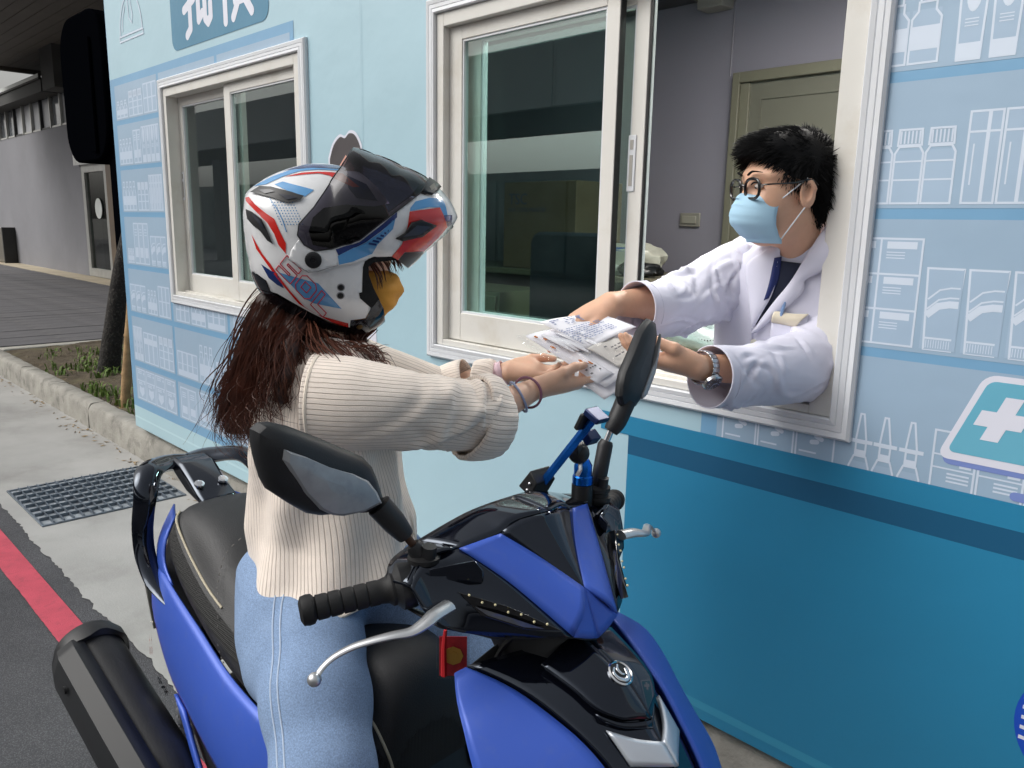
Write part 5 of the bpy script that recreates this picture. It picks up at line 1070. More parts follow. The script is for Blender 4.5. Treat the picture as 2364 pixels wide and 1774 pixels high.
def sleeve(mb, path, rad, n=40, seg=6, folds=(), seed=0, ph=0., up=None, flat=None, creases=0, camp=.006, cw=.007, vr=(.05, .95), extra=()):
    """loose cloth tube; rad list of (ra, rb); folds = [(amp, k_around, twist, phase, v0, v1)]"""
    P = catmull(path, seg); P, T, U, Vv = frame(P); N = len(P); vs = np.concatenate([[0], np.cumsum([np.linalg.norm(P[i+1]-P[i]) for i in range(N-1)])])
    if up is not None:
        U = [np.cross(V3(up), t)/np.linalg.norm(np.cross(V3(up), t)) for t in T]; Vv = [np.cross(T[i], U[i]) for i in range(N)]
    R = np.array([[np.interp(i/(N-1), np.linspace(0, 1, len(rad)), [r[k] for r in rad]) for k in (0, 1)] for i in range(N)])
    rings = []; uv = []; r0 = np.mean(R); rg = np.random.default_rng(seed); Lt = vs[-1]
    cr = [(rg.uniform(0, 6.283), rg.uniform(*vr), rg.normal(0, .75)+(1.1 if rg.random() < .5 else -1.1)*.6, rg.uniform(.02, .06), cw*rg.uniform(.6, 1.6), camp*rg.uniform(.4, 1.)*(1 if rg.random() < .55 else -1)) for _ in range(creases)]+list(extra)
    def cdisp(a, v):
        d = 0.
        for a0, v0_, ang, ln_, wd_, am_ in cr:
            x = ((a-a0+math.pi) % (2*math.pi)-math.pi)*r0; y = (v-v0_)*Lt; c_, s_ = math.cos(ang), math.sin(ang); al = x*c_+y*s_; pe = -x*s_+y*c_+.25*al*al/ln_
            if abs(al) < 2.2*ln_ and abs(pe) < 3*wd_: d += am_*math.exp(-(al/ln_)**2)*(math.exp(-(pe/wd_)**2)-.45*math.exp(-((pe-1.7*wd_)/wd_)**2))
        return d
    for i in range(N):
        v = i/(N-1); ring = []
        for j in range(n):
            a = 2*math.pi*j/n+ph; d = 0.
            for am, k, tw, p0, v0, v1 in folds:
                e = min(1, max(0, (v-v0)/.12))*min(1, max(0, (v1-v)/.12)); s_ = math.sin(k*a+tw*v*6.283+p0); d += am*e*(abs(s_)**.7*np.sign(s_))
            d += cdisp(a, v) if cr else 0.
            ring.append(P[i]+(R[i, 0]+d)*math.cos(a)*U[i]+(R[i, 1]+d)*math.sin(a)*Vv[i])
        rings.append(ring); uv.append([(2*math.pi*j/n*r0, vs[i]) for j in range(n+1)])
    mb.loft(rings, (False, False), uv=uv); return rings
# ---------------------------------------------------------------- rider
WF = V3((.53, .848, 0)); WF /= np.linalg.norm(WF); WR = V3((WF[1], -WF[0], 0)); WO = V3((-1.35, -.94, 0))
def Wp(s, w, z): return WO+WF*s+WR*w+V3((0, 0, z))
rider = thing('person', (-1.3, SY, .0), 'rider in cream ribbed cardigan and pale jeans astride the blue scooter, reaching out', 'person')
B = Body((-1.62, -1.22, .84), (-.98, -.38, 1.66), .003)
B.ell(Wp(.04, 0, 1.515), (.098, .078, .118), np.stack([WF, WR, V3((0, 0, 1))], 1)); B.cone(Wp(.015, 0, 1.43), Wp(-.01, 0, 1.29), .052, .056); B.cone(Wp(-.02, 0, 1.24), Wp(-.01, 0, .92), .085, .10, .03)
B.cone(Wp(0, .05, 1.25), Wp(0, .13, 1.235), .045, .032); B.cone(Wp(0, -.05, 1.25), Wp(0, -.13, 1.235), .045, .032)
RS, RE, RW = V3((-1.215, -1.03, 1.25)), V3((-1.135, -.79, 1.165)), V3((-1.12, -.575, 1.217))
B.chain([Wp(0, .13, 1.235), RS, RE, V3((-1.128, -.70, 1.185)), RW], [.032, .036, .036, .036, .0215], .012)
LS, LE, LW = Wp(-.01, -.15, 1.255), V3((-1.40, -.62, 1.15)), V3((-1.268, -.515, 1.224)); B.chain([LS, LE, (LE+LW)/2, LW], [.045, .036, .033, .021], .012)
tipsR, _ = hand(B, RW, (.36, .93, .03), (-.30, .25, .92), 1, .98, ((.10, .35, .35), (.35, .75, .5), (.45, .9, .6), (.5, .9, .6)), .08, thumb=((.018, .022, .008), (.046, .042, .020), (.076, .040, .030), (.104, .030, .034)))
tipsL, _ = hand(B, LW, (.80, .56, .0), (.05, -.1, 1.), -1, .98, (.28, .3, .3, .35), .07)
body = B.build('body', skin_w, rider, smooth=2)
def nails(tips, par, m):
    for p, d, nn, r in tips:
        if nn is None: nn = V3((.2, -.5, .8)); nn = nn-d*(nn@d); nn /= np.linalg.norm(nn)
        b = MB(); tt = np.cross(d, nn); G = []
        for a in np.linspace(-1, 1, 5): G.append([p+d*(r*(e-.35))+nn*(r*.93*math.sqrt(max(.05, 1-.45*a*a-.2*max(0, e-.2)**2)))+tt*(r*.72*a) for e in np.linspace(-.6, .9, 5)])
        b.grid(G); b.build('fingernail', m, par, smooth=80)
nails(tipsR, body, nailm)
# cardigan: torso, sleeves, cuffs
b = MB(); n = 72; rings = []; uv = []
T_ = [(1.338, .012, .072, .075, 0), (1.325, .004, .095, .115, 0), (1.30, -.008, .118, .165, .002), (1.265, -.012, .128, .192, .004), (1.20, -.012, .133, .196, .006), (1.12, -.004, .143, .192, .007), (1.04, .0, .150, .188, .008), (.97, .006, .154, .188, .009), (.92, .008, .160, .200, .008), (.895, .006, .164, .208, .008)]
for i, (z, sc_, a_, b_, am) in enumerate(T_):
    ring = []
    for j in range(n):
        t = 2*math.pi*j/n; c, s = math.cos(t), math.sin(t)
        wv = am*(math.sin(9*t+z*20)+.8*math.sin(5*t-z*33+1)); zz = z
        if z < .93: zz = z+(.10*min(0, c+.35)*(1 if i == len(T_)-1 else .6))+.012*math.sin(3*t)
        if z > 1.26: zz = z-.018*max(0, c)
        fl = {.97: .012, .92: .040, .895: .060}.get(z, 0.)*math.exp(-((t-1.75)/.85)**2)
        e = 2/2.3; ring.append(Wp(sc_+(a_+wv)*np.sign(c)*abs(c)**e, (b_+wv)*np.sign(s)*abs(s)**e+fl, zz-fl*.25))
    rings.append(ring); uv.append([(2*math.pi*j/n*.168, z) for j in range(n+1)])
RR = [];UU = []
for i in range(len(rings)-1):
    for t in np.linspace(0, 1, 5)[:-1]: RR.append([rings[i][j]*(1-t)+rings[i+1][j]*t for j in range(n)]); UU.append([(uv[i][j][0], uv[i][j][1]*(1-t)+uv[i+1][j][1]*t) for j in range(n+1)])
RR.append(rings[-1]); UU.append(uv[-1]); b.loft(RR, (False, False), uv=UU)
card = b.build('cardigan', knit, rider, smooth=70, solid=.004, soff=0., sub=1)
def edge_roll(ring, r, nm, par, m): b = MB(); b.tube(ring+[ring[0]], r, 7, (False, False)); return b.build(nm, m, par)
plainknit = mat('knit_edge', '#eee2d2', .85, sheen=.3, bump=(380, .3, .002)); edge_roll(RR[-1], .0042, 'hem', card, plainknit)
b = MB(); pr = [(-1.238, -1.030, 1.232), (-1.19, -.985, 1.230), (-1.155, -.918, 1.220), (-1.142, -.84, 1.204), (-1.138, -.78, 1.190), (-1.134, -.735, 1.178), (-1.131, -.705, 1.172)]
rg = sleeve(b, pr, [(.084, .086), (.080, .084), (.072, .076), (.068, .072), (.068, .072), (.070, .074), (.070, .076)], 88, 11, [(.004, 2, .35, 0.4, .1, .95), (.003, 3, -.5, 2., .3, 1.), (.0025, 6, .2, 1., .5, 1.05)], up=(0, 0, 1), seed=4, creases=34, camp=.0085, cw=.008, vr=(.25, .98), extra=[(math.pi, .60, -.63, .10, .011, .013), (math.pi-.5, .82, -.9, .06, .009, .009), (math.pi+.6, .45, -.35, .08, .010, .008)])
b.build('sleeve', knit, card, smooth=70, solid=.003, soff=0.)
edge_roll(rg[3], .0035, 'shoulder_seam', card, plainknit)
def cuff(pth, ra, rb, nm, seed):
    b = MB(); g_ = np.random.default_rng(seed); P, T, U, Vv = frame(catmull(pth, 4)); N = len(P); rings = []; m = 60
    U = [np.cross(V3((0, 0, 1)), t)/np.linalg.norm(np.cross(V3((0, 0, 1)), t)) for t in T]; Vv = [np.cross(T[i], U[i]) for i in range(N)]
    prof = [(0., .0), (-.05, .006), (.0, .010), (.3, .011), (.7, .010), (1.0, .006), (1.04, .001), (1.0, -.004)]
    for h, dr in prof:
        x = min(max(h, 0), 1)*(N-1); i = int(min(N-2, x)); c = P[i]+(P[i+1]-P[i])*(x-i)+T[i]*(h-min(max(h, 0), 1))*.04
        rings.append([c+(ra+dr+.003*math.sin(4*a+h*2)+.002*math.sin(22*a))*math.cos(a)*U[i]+(rb+dr+.004*math.sin(3*a+1+h*3)+.002*math.sin(22*a))*math.sin(a)*Vv[i] for a in np.linspace(0, 2*math.pi, m+1)[:-1]])
    uv = [[(2*math.pi*j/m*.078, k*.01) for j in range(m+1)] for k in range(len(rings))]; b.loft(rings, (False, False), uv=uv); return b.build(nm, knit, card, smooth=60, sub=1)
cuff([(-1.136, -.752, 1.182), (-1.132, -.722, 1.173), (-1.129, -.690, 1.168)], .070, .076, 'cuff', 2)
b = MB(); sleeve(b, [tuple(LS), (-1.44, -.74, 1.20), tuple(LE), (-1.335, -.565, 1.175)], [(.085, .085), (.08, .08), (.075, .075), (.07, .075)], 40, 7, [(.005, 3, .4, 0, .1, 1.)], up=(0, 0, 1)); b.build('sleeve', knit, card, smooth=70, solid=.003, soff=0.)
cuff([(-1.335, -.565, 1.172), (-1.31, -.545, 1.17), (-1.29, -.53, 1.172)], .062, .066, 'cuff', 5)
b = MB(); b.tube(catmull([Wp(.15, .06, 1.0), Wp(.165, .07, .95), Wp(.150, .075, .905), Wp(.172, .085, .90), Wp(.165, .08, .945), Wp(.155, .075, .90), Wp(.150, .085, .83)], 6), .0022, 6); b.build('drawstring', plainknit, card)
# bracelets, ring, wrist band
def band(c, axis, r, w, m, nm, par=rider, tilt=0.): b = MB(); pr = [(r+w*.5*math.cos(a), w*.5*math.sin(a)) for a in np.linspace(0, 6.283, 9)]; b.lathe(pr, c, axis, 32, (False, False)); return b.build(nm, m, par)
fax = RW-V3((-1.128, -.70, 1.185)); band(RW-fax*.42, fax+V3((.05, 0, .03)), .0335, .0055, mat('band_blue', '#8d98ba', .5), 'bracelet'); band(RW-fax*.22, fax+V3((-.04, 0, -.02)), .0325, .0055, mat('band_mauve', '#86596e', .5), 'bracelet')
b = MB(); b.lathe([(.029, -.012), (.029, .012)], LW+(LE-LW)*.12, LW-LE, 28, (False, False)); b.build('wrist_band', mat('band_pink', '#e8c9d3', .6), rider, solid=.001)
rp = tipsR[2][0]; 
# jeans as one smooth garment
J = Body((-1.56, -1.42, .02), (-.78, -.58, 1.03), .005)
J.ell(Wp(.03, 0, .885), (.140, .165, .10), np.stack([WF, WR, V3((0, 0, 1))], 1), .04); J.cone((-1.32, -.965, .96), (-1.315, -.965, .9), .105, .115, .03)
J.cone((-1.355, -1.05, .85), (-1.25, -1.095, .815), .085, .088, .03); J.cone((-1.335, -1.06, .80), (-1.2, -1.12, .77), .075, .08, .03)
J.chain([(-1.27, -1.02, .85), (-1.17, -1.09, .79), (-1.08, -1.135, .76), (-.985, -1.18, .69), (-.905, -1.21, .55), (-.93, -1.25, .35), (-.98, -1.28, .09)], [.088, .090, .086, .077, .068, .062, .060], .03)
J.chain([(-1.28, -.90, .85), (-1.18, -.82, .78), (-1.08, -.77, .685), (-1.10, -.745, .55), (-1.13, -.72, .38), (-1.16, -.70, .09)], [.12, .10, .080, .072, .064, .060], .03)
def jf(Vt, F):
    x, y, z = Vt.T; ph = z*52+x*16+1.8*np.sin(x*14+y*9); d = .0065*(np.abs(np.sin(ph))**.5*np.sign(np.sin(ph)))*np.exp(-((z-.875)/.05)**2)*(.4+.6*np.sin(y*17+x*9)**2)+.0022*np.sin(z*23+y*35+x*17+2*np.sin(z*11))
    c = np.array((-1.2, -.965, .6)); N = Vt-np.array([-1.2, -1.05, 0])*[1, 1, 0]-np.stack([0*x, 0*x, z], 1); N /= np.linalg.norm(N, axis=1)[:, None]+1e-6
    return Vt+N*d[:, None]
jeans = J.build('jeans', denim, rider, smooth=3, fn=jf)
stm = mat('denim_seam', '#c3d3e6', .9); from mathutils.bvhtree import BVHTree
_bj = BVHTree.FromPolygons([v.co.copy() for v in jeans.data.vertices], [tuple(p.vertices) for p in jeans.data.polygons])
def on_surf(bv, p, d, off=.0008):
    h = bv.ray_cast(Vector(p), Vector(d).normalized()); return V3(h[0]+h[1]*off) if h[0] is not None else None
ldir = V3((-.62, .70, -.25))
for dv in (-.006, .006):
    ax = catmull([(-1.28, -1.06, .93), (-1.24, -1.09, .86), (-1.165, -1.125, .80), (-1.10, -1.155, .745), (-1.03, -1.18, .68), (-.955, -1.21, .58)], 8); pts = []
    for p in ax:
        q = on_surf(_bj, p-ldir*.5+V3((dv*1.0, dv*.75, dv*.2)), ldir)
        if q is not None: pts.append(q)
    if len(pts) > 4: b = MB(); b.tube(pts, .0013, 5); b.build('side_seam', stm, jeans)
shoe = mat('canvas_shoe', '#e3e1dc', .7); sole = mat('shoe_sole', '#f0eee9', .6)
for nm, (ax, ay), d in (('shoe', (-.99, -1.29), (1, -.15, 0)), ('shoe', (-1.16, -.70), (1, .1, 0))):
    Bs = Body((ax-.12, ay-.1, 0), (ax+.25, ay+.1, .14), .004); d = V3(d); Bs.cone((ax-.03, ay, .045), V3((ax, ay, .035))+d*.16, .045, .036, .02); Bs.cone((ax, ay, .05), (ax, ay, .11), .045, .04, .02); Bs.build(nm, shoe, rider)
# ochre face mask under the helmet
ochre = mat('ochre_mask', '#c98d33', .8, noise=(14, .06), bump=(30, .4, .004)); b = MB(); G = []
for i, v in enumerate(np.linspace(0, 1, 15)):
    z = 1.470-.108*v; bul = .112+.034*math.sin(math.pi*v**.8)**.8-.010*v; row = []
    for u in np.linspace(-1, 1, 25):
        a = u*1.35; fo = .0022*math.sin(v*6*math.pi+abs(u)*2.2)+.003*math.sin(9*u+v*5); row.append(Wp(.01+(bul+fo)*math.cos(a)**.8 if math.cos(a) > 0 else .01, (.078+fo)*math.sin(a), z+.018*abs(u)*(v-.5)-.012*(1-abs(u))*(1-v)))
    G.append(row)
b.grid(G); b.build('face_mask', ochre, rider, smooth=60, solid=.0015)
# ---------------------------------------------------------------- pharmacist
MF = V3((-.50, -.866, 0)); ML = V3((-MF[1], MF[0], 0)); MU = V3((0, 0, 1)); pt = R_(3)          # face forward, his left, head pitched down
HF = MF*math.cos(pt)-MU*math.sin(pt); HU = MU*math.cos(pt)+MF*math.sin(pt); HC = V3((-.884, -.040, 1.638)); hsz = .985
def Hp(l, f, u): return HC+hsz*(ML*l+HF*f+HU*u)
HM = np.stack([ML, HF, HU], 1)
ph_ = thing('person', (-.9, .25, .28), 'pharmacist in white coat, glasses and pale blue mask leaning out of the open window', 'person')
B = Body((-1.34, -.62, .98), (-.64, .34, 1.80), .003)
B.ell(Hp(0, -.012, .035), V3((.076, .096, .088))*hsz, HM, .02); B.ell(Hp(0, .028, -.035), V3((.063, .068, .085))*hsz, HM, .025); B.ell(Hp(0, .052, -.085), V3((.034, .034, .034))*hsz, HM, .03)
B.ell(Hp(0, .060, .030), V3((.060, .030, .022))*hsz, HM, .02)
for s in (-1, 1): B.ell(Hp(s*.034, .088, .008), V3((.017, .014, .0095))*hsz, HM, .012, 'sub'); B.ell(Hp(s*.040, .056, -.030), V3((.020, .026, .026))*hsz, HM, .03)
B.cone(Hp(0, .085, .012), Hp(0, .104, -.028), .009*hsz, .013*hsz, .012)
for s in (-1, 1):
    B.ell(Hp(s*.079, -.008, -.012), V3((.008, .020, .032))*hsz, HM, .004); B.ell(Hp(s*.083, -.004, -.008), V3((.006, .010, .018))*hsz, HM, .004, 'sub'); B.cone(Hp(s*.081, -.012, .015), Hp(s*.083, -.022, -.002), .006*hsz, .006*hsz, .004)
B.cone(Hp(0, -.02, -.06), V3((-.885, .06, 1.475)), .056, .062, .02); B.cone((-.885, .09, 1.42), (-.895, .15, 1.05), .082, .09, .03)
MRS, MRE, MRW = V3((-1.03, .06, 1.44)), V3((-1.064, -.12, 1.378)), V3((-1.113, -.345, 1.380)); MLS, MLE, MLW = V3((-.765, .16, 1.42)), V3((-.812, .03, 1.228)), V3((-.880, -.345, 1.268))
B.cone((-.89, .10, 1.43), MRS, .05, .045, .02); B.cone((-.89, .10, 1.43), MLS, .05, .045, .02)
B.chain([MRS, MRE, (MRE+MRW)/2, MRW], [.048, .040, .040, .026], .012); B.chain([MLS, MLE, (MLE+MLW)/2, MLW], [.048, .040, .038, .026], .012)
tR, _ = hand(B, MRW, (-.62, -.66, -.42), (.10, .42, -.90), 1, 1.08, (.25, .28, .3, .35), .09, thumb=((.02, .02, .006), (.050, .044, .012), (.082, .052, .012), (.112, .048, .012)))
tL, _ = hand(B, MLW, (-.80, -.50, .10), (-.05, .30, .95), -1, 1.08, (.30, .3, .35, .4), .08, thumb=((.02, .022, .010), (.052, .044, .022), (.086, .046, .030), (.116, .036, .034)))
mbody = B.build('body', skin_m, ph_, smooth=2); nails([tR[4], tL[4]], mbody, nailm)
# eyes, brows
eyw = mat('eye_white', '#e4ddd6', .3); eyd = mat('iris_dark', '#1b1210', .15); hairm = mat('black_hair', '#09090b', .68, spec=.18, noise=(60, .4), bump=(180, .5, .003))
for s in (-1, 1):
    b = MB(); b.ball(Hp(s*.033, .0835, .0085), V3((.0130, .0085, .0060))*hsz, 10, Matrix(HM.tolist())); e = b.build('eye', eyw, mbody)
    b = MB(); b.ball(Hp(s*.033-.003, .0893, .0072), V3((.0052, .0022, .0048))*hsz, 8, Matrix(HM.tolist())); b.build('iris', eyd, e)
    b = MB(); b.tube(catmull([Hp(s*.020, .0955, .0120), Hp(s*.033, .0945, .0165), Hp(s*.048, .084, .0115)], 4), [.0014, .0020, .0010], 6); b.build('eyelid', hairm, mbody)
    b = MB(); b.tube(catmull([Hp(s*.014, .100, .033), Hp(s*.030, .0985, .040), Hp(s*.050, .086, .037)], 4), [.0035, .0042, .0015], 6, flat=.5); b.build('eyebrow', hairm, mbody)
# short black hair: cap and tufts
Hb = Body(HC-.16, HC+.17, .003); Hb.ell(Hp(0, -.018, .050), V3((.0820, .100, .0840))*hsz, HM, .01); Hb.ell(Hp(.0, .052, .090), V3((.062, .048, .034))*hsz, HM, .03); Hb.ell(Hp(0, -.065, -.01), V3((.070, .045, .07))*hsz, HM, .02)
Hb.ell(Hp(.012, .118, .006), V3((.086, .085, .074))*hsz, HM, .008, 'sub'); Hb.ell(Hp(0, .03, -.095), V3((.12, .075, .085))*hsz, HM, .012, 'sub'); Hb.ell(Hp(.09, .012, -.03), V3((.035, .022, .05))*hsz, HM, .006, 'sub'); Hb.ell(Hp(-.09, .012, -.03), V3((.035, .022, .05))*hsz, HM, .006, 'sub')
mh = Hb.build('hair', hairm, ph_, smooth=1)
def tufts(src, nmb, m, par, lmin, lmax, flow, rad, seed, keep=None, nm='hair_tuft'):
    rg = np.random.default_rng(seed); me = src.data; b = MB(); vs = np.array([v.co[:] for v in me.vertices]); ns = np.array([v.normal[:] for v in me.vertices])
    for i in rg.integers(0, len(vs), nmb):
        p, nn = vs[i], ns[i]
        if keep is not None and not keep(p): continue
        d = flow(p, nn)+rg.normal(0, .13, 3); d /= np.linalg.norm(d); l = rg.uniform(lmin, lmax); q = np.cross(d, nn); q /= np.linalg.norm(q)+1e-9; r = rad*rg.uniform(.6, 1.3)
        p0 = p-nn*.004; p1 = p0+d*l*.5+nn*l*.12; p2 = p0+d*l+nn*l*.02
        b.add([p0+q*r, p0-q*r, p1+q*r*.8, p1-q*r*.8, p2, p0+nn*r, p1+nn*r*.8], [(0, 2, 6, 5), (5, 6, 3, 1), (2, 4, 6), (6, 4, 3)])
    return b.build(nm, m, par, smooth=80)
def mflow(p, nn):
    q = (p-HC)@HM; top = max(0, q[2]/.1); return nn*(.42 if q[1] < 0.0 else .26)+HF*(.8*top if q[1] > -.03 else -.2)-ML*(.55*top)-HU*(.8*(1-min(1, top*1.0))+(.12 if q[1] > .05 else 0))
tufts(mh, 13000, hairm, mh, .012, .032, mflow, .0012, 4)
# mask
mk_ = mat('surgical_mask', '#a9cfe6', .8, noise=(30, .02), bump=(300, .15, .001)); b = MB(); G = []
for v in np.linspace(0, 1, 25):
    row = []; zz = -.016-.098*v; bul = .096+.027*math.sin(math.pi*min(1, v*1.1))**.7-.020*max(0, v-.55)/.45
    for u in np.linspace(-1, 1, 31):
        a = u*1.18; pl_ = .0022*((v*4.5) % 1.0) if .18 < v < .86 else 0; row.append(Hp((.070+.004*math.sin(3.1*v))*math.sin(a)*(1-.12*v), .004+(bul+pl_)*math.cos(a)**.85+(.006 if abs(u) < .12 and v < .1 else 0), zz+.010*(1-abs(u))*(1-v)-.004*abs(u)))
    G.append(row)
b.grid(G); mko = b.build('face_mask', mk_, ph_, smooth=35, solid=.0015); ld = mat('ear_loop', '#e8edf2', .7)
for s in (1, -1):
    for (l, f, u), (l2, f2, u2) in (((.066, .046, -.02), (.081, -.006, .022)), ((.058, .040, -.108), (.080, -.004, -.038))): b = MB(); b.tube([Hp(s*l, f, u), Hp(s*l2, f2, u2)], .0016, 6); b.build('ear_loop', ld, mko)
# glasses
gl = mat('glasses_acetate', '#0c0c0e', .2, coat=.5); gm = MB()
for s in (1, -1):
    ring = [(s*.0345+.0262*np.sign(math.cos(a))*abs(math.cos(a))**.75, -.0015+.0215*np.sign(math.sin(a))*abs(math.sin(a))**.8) for a in np.linspace(0, 2*math.pi, 33)]
    gm.tube([Hp(l, .1030-.20*max(0, abs(l)-.008)**1.6*2.2, u+.0045) for l, u in ring], .0034, 8, (False, False))
gm.tube(catmull([Hp(-.009, .1025, .009), Hp(0, .106, .012), Hp(.009, .1025, .009)], 4), .003, 8); gm = gm.build('glasses', gl, ph_)
gp = glass('spectacle_lens', (.97, .97, .98), 1.45)
for s in (1, -1):
    b = MB(); b.poly([Hp(s*.0345+.0255*math.cos(a), 0.1015-.20*max(0, abs(s*.0345+.0255*math.cos(a))-.008)**1.6*2.2, .003+.021*math.sin(a)) for a in np.linspace(0, 6.283, 25)[:-1]]); b.build('lens', gp, gm, smooth=None)
    b = MB(); b.tube(catmull([Hp(s*.0605, .091, .010), Hp(s*.073, .076, .011), Hp(s*.080, .03, .012), Hp(s*.083, -.01, .018), Hp(s*.083, -.03, .006)], 5), 0.0029, 8, flat=.7); b.build('temple', gl, gm)
# white coat
SHD = V3((.95, .30, 0)); SHD /= np.linalg.norm(SHD); TF = V3((SHD[1], -SHD[0], 0)); b = MB(); n = 72; rings = []
for z, cx_, cy_, aw, ad_, am in ((1.53, -.885, .055, .075, .07, .0), (1.505, -.888, .06, .11, .085, .001), (1.475, -.893, .075, .165, .10, .002), (1.43, -.90, .09, .195, .112, .004), (1.35, -.90, .105, .20, .122, .006), (1.25, -.902, .12, .20, .126, .008), (1.12, -.905, .14, .20, .128, .009), (.98, -.905, .16, .205, .13, .009)):
    rings.append([V3((cx_, cy_, z))+SHD*(aw+am*math.sin(7*t+z*12))*np.sign(math.cos(t))*abs(math.cos(t))**.88+TF*(ad_+am*math.sin(5*t-z*15))*np.sign(math.sin(t))*abs(math.sin(t))**.88 for t in np.arange(n)*2*math.pi/n])
b.loft(rings, (False, False)); lab = b.build('lab_coat', coat, ph_, smooth=70, solid=.003, soff=0., sub=1)
cf = [(.003, 2, 1.2, .3, .02, .9), (.0025, 3, -1.5, 1.2, .05, .85)]
b = MB(); sleeve(b, [(-.975, .075, 1.468), (-1.03, .025, 1.440), (-1.058, -.05, 1.400), (-1.066, -.15, 1.372), (-1.070, -.24, 1.366), (-1.078, -.308, 1.368)], [(.080, .082), (.080, .082), (.072, .074), (.066, .068), (.062, .063), (.061, .063)], 96, 12, cf, up=(0, 0, 1), seed=3, creases=64, camp=.0085, cw=.0055, vr=(.05, .9)); b.build('coat_sleeve', coat, lab, smooth=65, solid=.0025, soff=0.)
b = MB(); sleeve(b, [(-.81, .15, 1.44), (-.808, .115, 1.36), (-.812, .055, 1.285), (-.825, -.03, 1.240), (-.842, -.14, 1.236), (-.860, -.235, 1.240), (-.875, -.312, 1.245)], [(.078, .084), (.080, .084), (.078, .080), (.074, .076), (.068, .070), (.064, .066), (.062, .066)], 96, 12, cf, up=(.3, 0, 1), seed=9, creases=76, camp=.0085, cw=.0055, vr=(.05, .92)); b.build('coat_sleeve', coat, lab, smooth=65, solid=.0025, soff=0.)
stc_ = mat('coat_stitch', '#c4c4d6', .8)
for c, d, r in (((-1.0755, -.286, 1.367), (-.08, -1, 0), .0635), ((-.8715, -.292, 1.2435), (-.18, -1, .05), .066)): band(V3(c), V3(d), r, .0012, stc_, 'cuff_stitch', lab)
def sheet(nm, pts, m, par, th=.0025, n=8, curve=0.):
    """quad sheet from 4 edge polylines given as corner list of rows"""
    G = [[V3(p) for p in catmull(r, 4)] if len(r) > 2 else [V3(r[0])+(V3(r[1])-V3(r[0]))*t for t in np.linspace(0, 1, n+1)] for r in pts]; A = np.array(G); rows = []
    for i in range(len(A)-1):
        for t in np.linspace(0, 1, 5)[:-1]: rows.append(list(A[i]*(1-t)+A[i+1]*t))
    rows.append(list(A[-1])); b = MB(); b.grid(rows); return b.build(nm, m, par, smooth=60, solid=th, soff=0.)
navy = mat('navy_shirt', '#1c2338', .8, noise=(60, .1)); lany = mat('lanyard_blue', '#1a2a63', .5)
_bl = BVHTree.FromPolygons([v.co.copy() for v in lab.data.vertices], [tuple(p.vertices) for p in lab.data.polygons])
def onlab(x, z, off=.006, yd=-.03):
    h = _bl.ray_cast(Vector((x, -.6, z)), Vector((0, 1, 0)))
    if h[0] is None or h[0].y > .07: return V3((x, yd, z))
    nn = h[1] if h[1].y < 0 else -h[1]; return V3(h[0]+nn*off)
def lsheet(nm, A, Bq, off, m, th=.003, par=lab):
    a = catmull([onlab(x, z, off, y) for x, z, y in A], 5); c = catmull([onlab(x, z, off, y) for x, z, y in Bq], 5); G = []
    for t in np.linspace(0, 1, 9): G.append([a[i]*(1-t)+c[i]*t+V3((0, -.006*math.sin(math.pi*t), 0)) for i in range(len(a))])
    b = MB(); b.grid(G); return b.build(nm, m, par, smooth=60, solid=th, soff=0.)
lsheet('shirt', [(-.935, 1.485, -.03), (-.945, 1.42, -.03), (-.936, 1.33, -.03)], [(-.83, 1.475, -.02), (-.85, 1.42, -.03), (-.925, 1.33, -.03)], .003, navy)
lsheet('lapel', [(-.893, 1.518, -.02), (-.923, 1.496, -.03), (-.958, 1.467, -.03), (-.951, 1.409, -.03), (-.943, 1.361, -.03), (-.935, 1.325, -.03)], [(-.886, 1.505, -.025), (-.886, 1.480, -.03), (-.890, 1.445, -.03), (-.899, 1.40, -.03), (-.916, 1.36, -.03), (-.933, 1.325, -.03)], .009, coat)
lsheet('lapel', [(-.797, 1.574, .02), (-.809, 1.543, .0), (-.835, 1.487, -.02), (-.863, 1.433, -.03), (-.896, 1.38, -.03), (-.938, 1.31, -.03)], [(-.760, 1.55, .03), (-.770, 1.506, .0), (-.795, 1.466, -.02), (-.832, 1.442, -.03), (-.842, 1.405, -.03), (-.928, 1.312, -.03)], .010, coat)
b = MB(); b.grid([[V3((-.885, .045, 0))+V3((.080*math.cos(a), .072*math.sin(a), 1.50+.018*k+.035*max(0, math.cos(a-.35)))) + V3((.006*math.cos(a), .006*math.sin(a), 0))*(2-k) for a in np.linspace(R_(10), R_(200), 30)] for k in range(4)]); b.build('collar', coat, lab, smooth=60, solid=.004, soff=0.)
ly = lsheet('lanyard', [(-.902, 1.485, -.03), (-.907, 1.44, -.03), (-.917, 1.385, -.03)], [(-.882, 1.490, -.03), (-.887, 1.44, -.03), (-.901, 1.395, -.03)], .008, lany, .0015)
lw = mat('lanyard_print', '#aeb6d4', .5)
for k in range(11):
    t = k/10; p0 = onlab(-.892-.017*t, 1.478-.085*t, .0115); b = MB(); b.box(p0, (.007, .0012, .0042), .1); b.build('lanyard_letter', lw, ly)
pk = lsheet('pocket', [(-.893, 1.355, -.03), (-.858, 1.357, -.03), (-.822, 1.362, -.03)], [(-.895, 1.26, -.03), (-.860, 1.255, -.03), (-.826, 1.258, -.03)], .005, coat)
lsheet('pocket_cloth', [(-.889, 1.365, -.03), (-.855, 1.361, -.03), (-.822, 1.363, -.03)], [(-.893, 1.340, -.03), (-.868, 1.336, -.03), (-.845, 1.331, -.03)], .010, mat('cream_cloth', '#e6dcc6', .85, noise=(20, .06)))
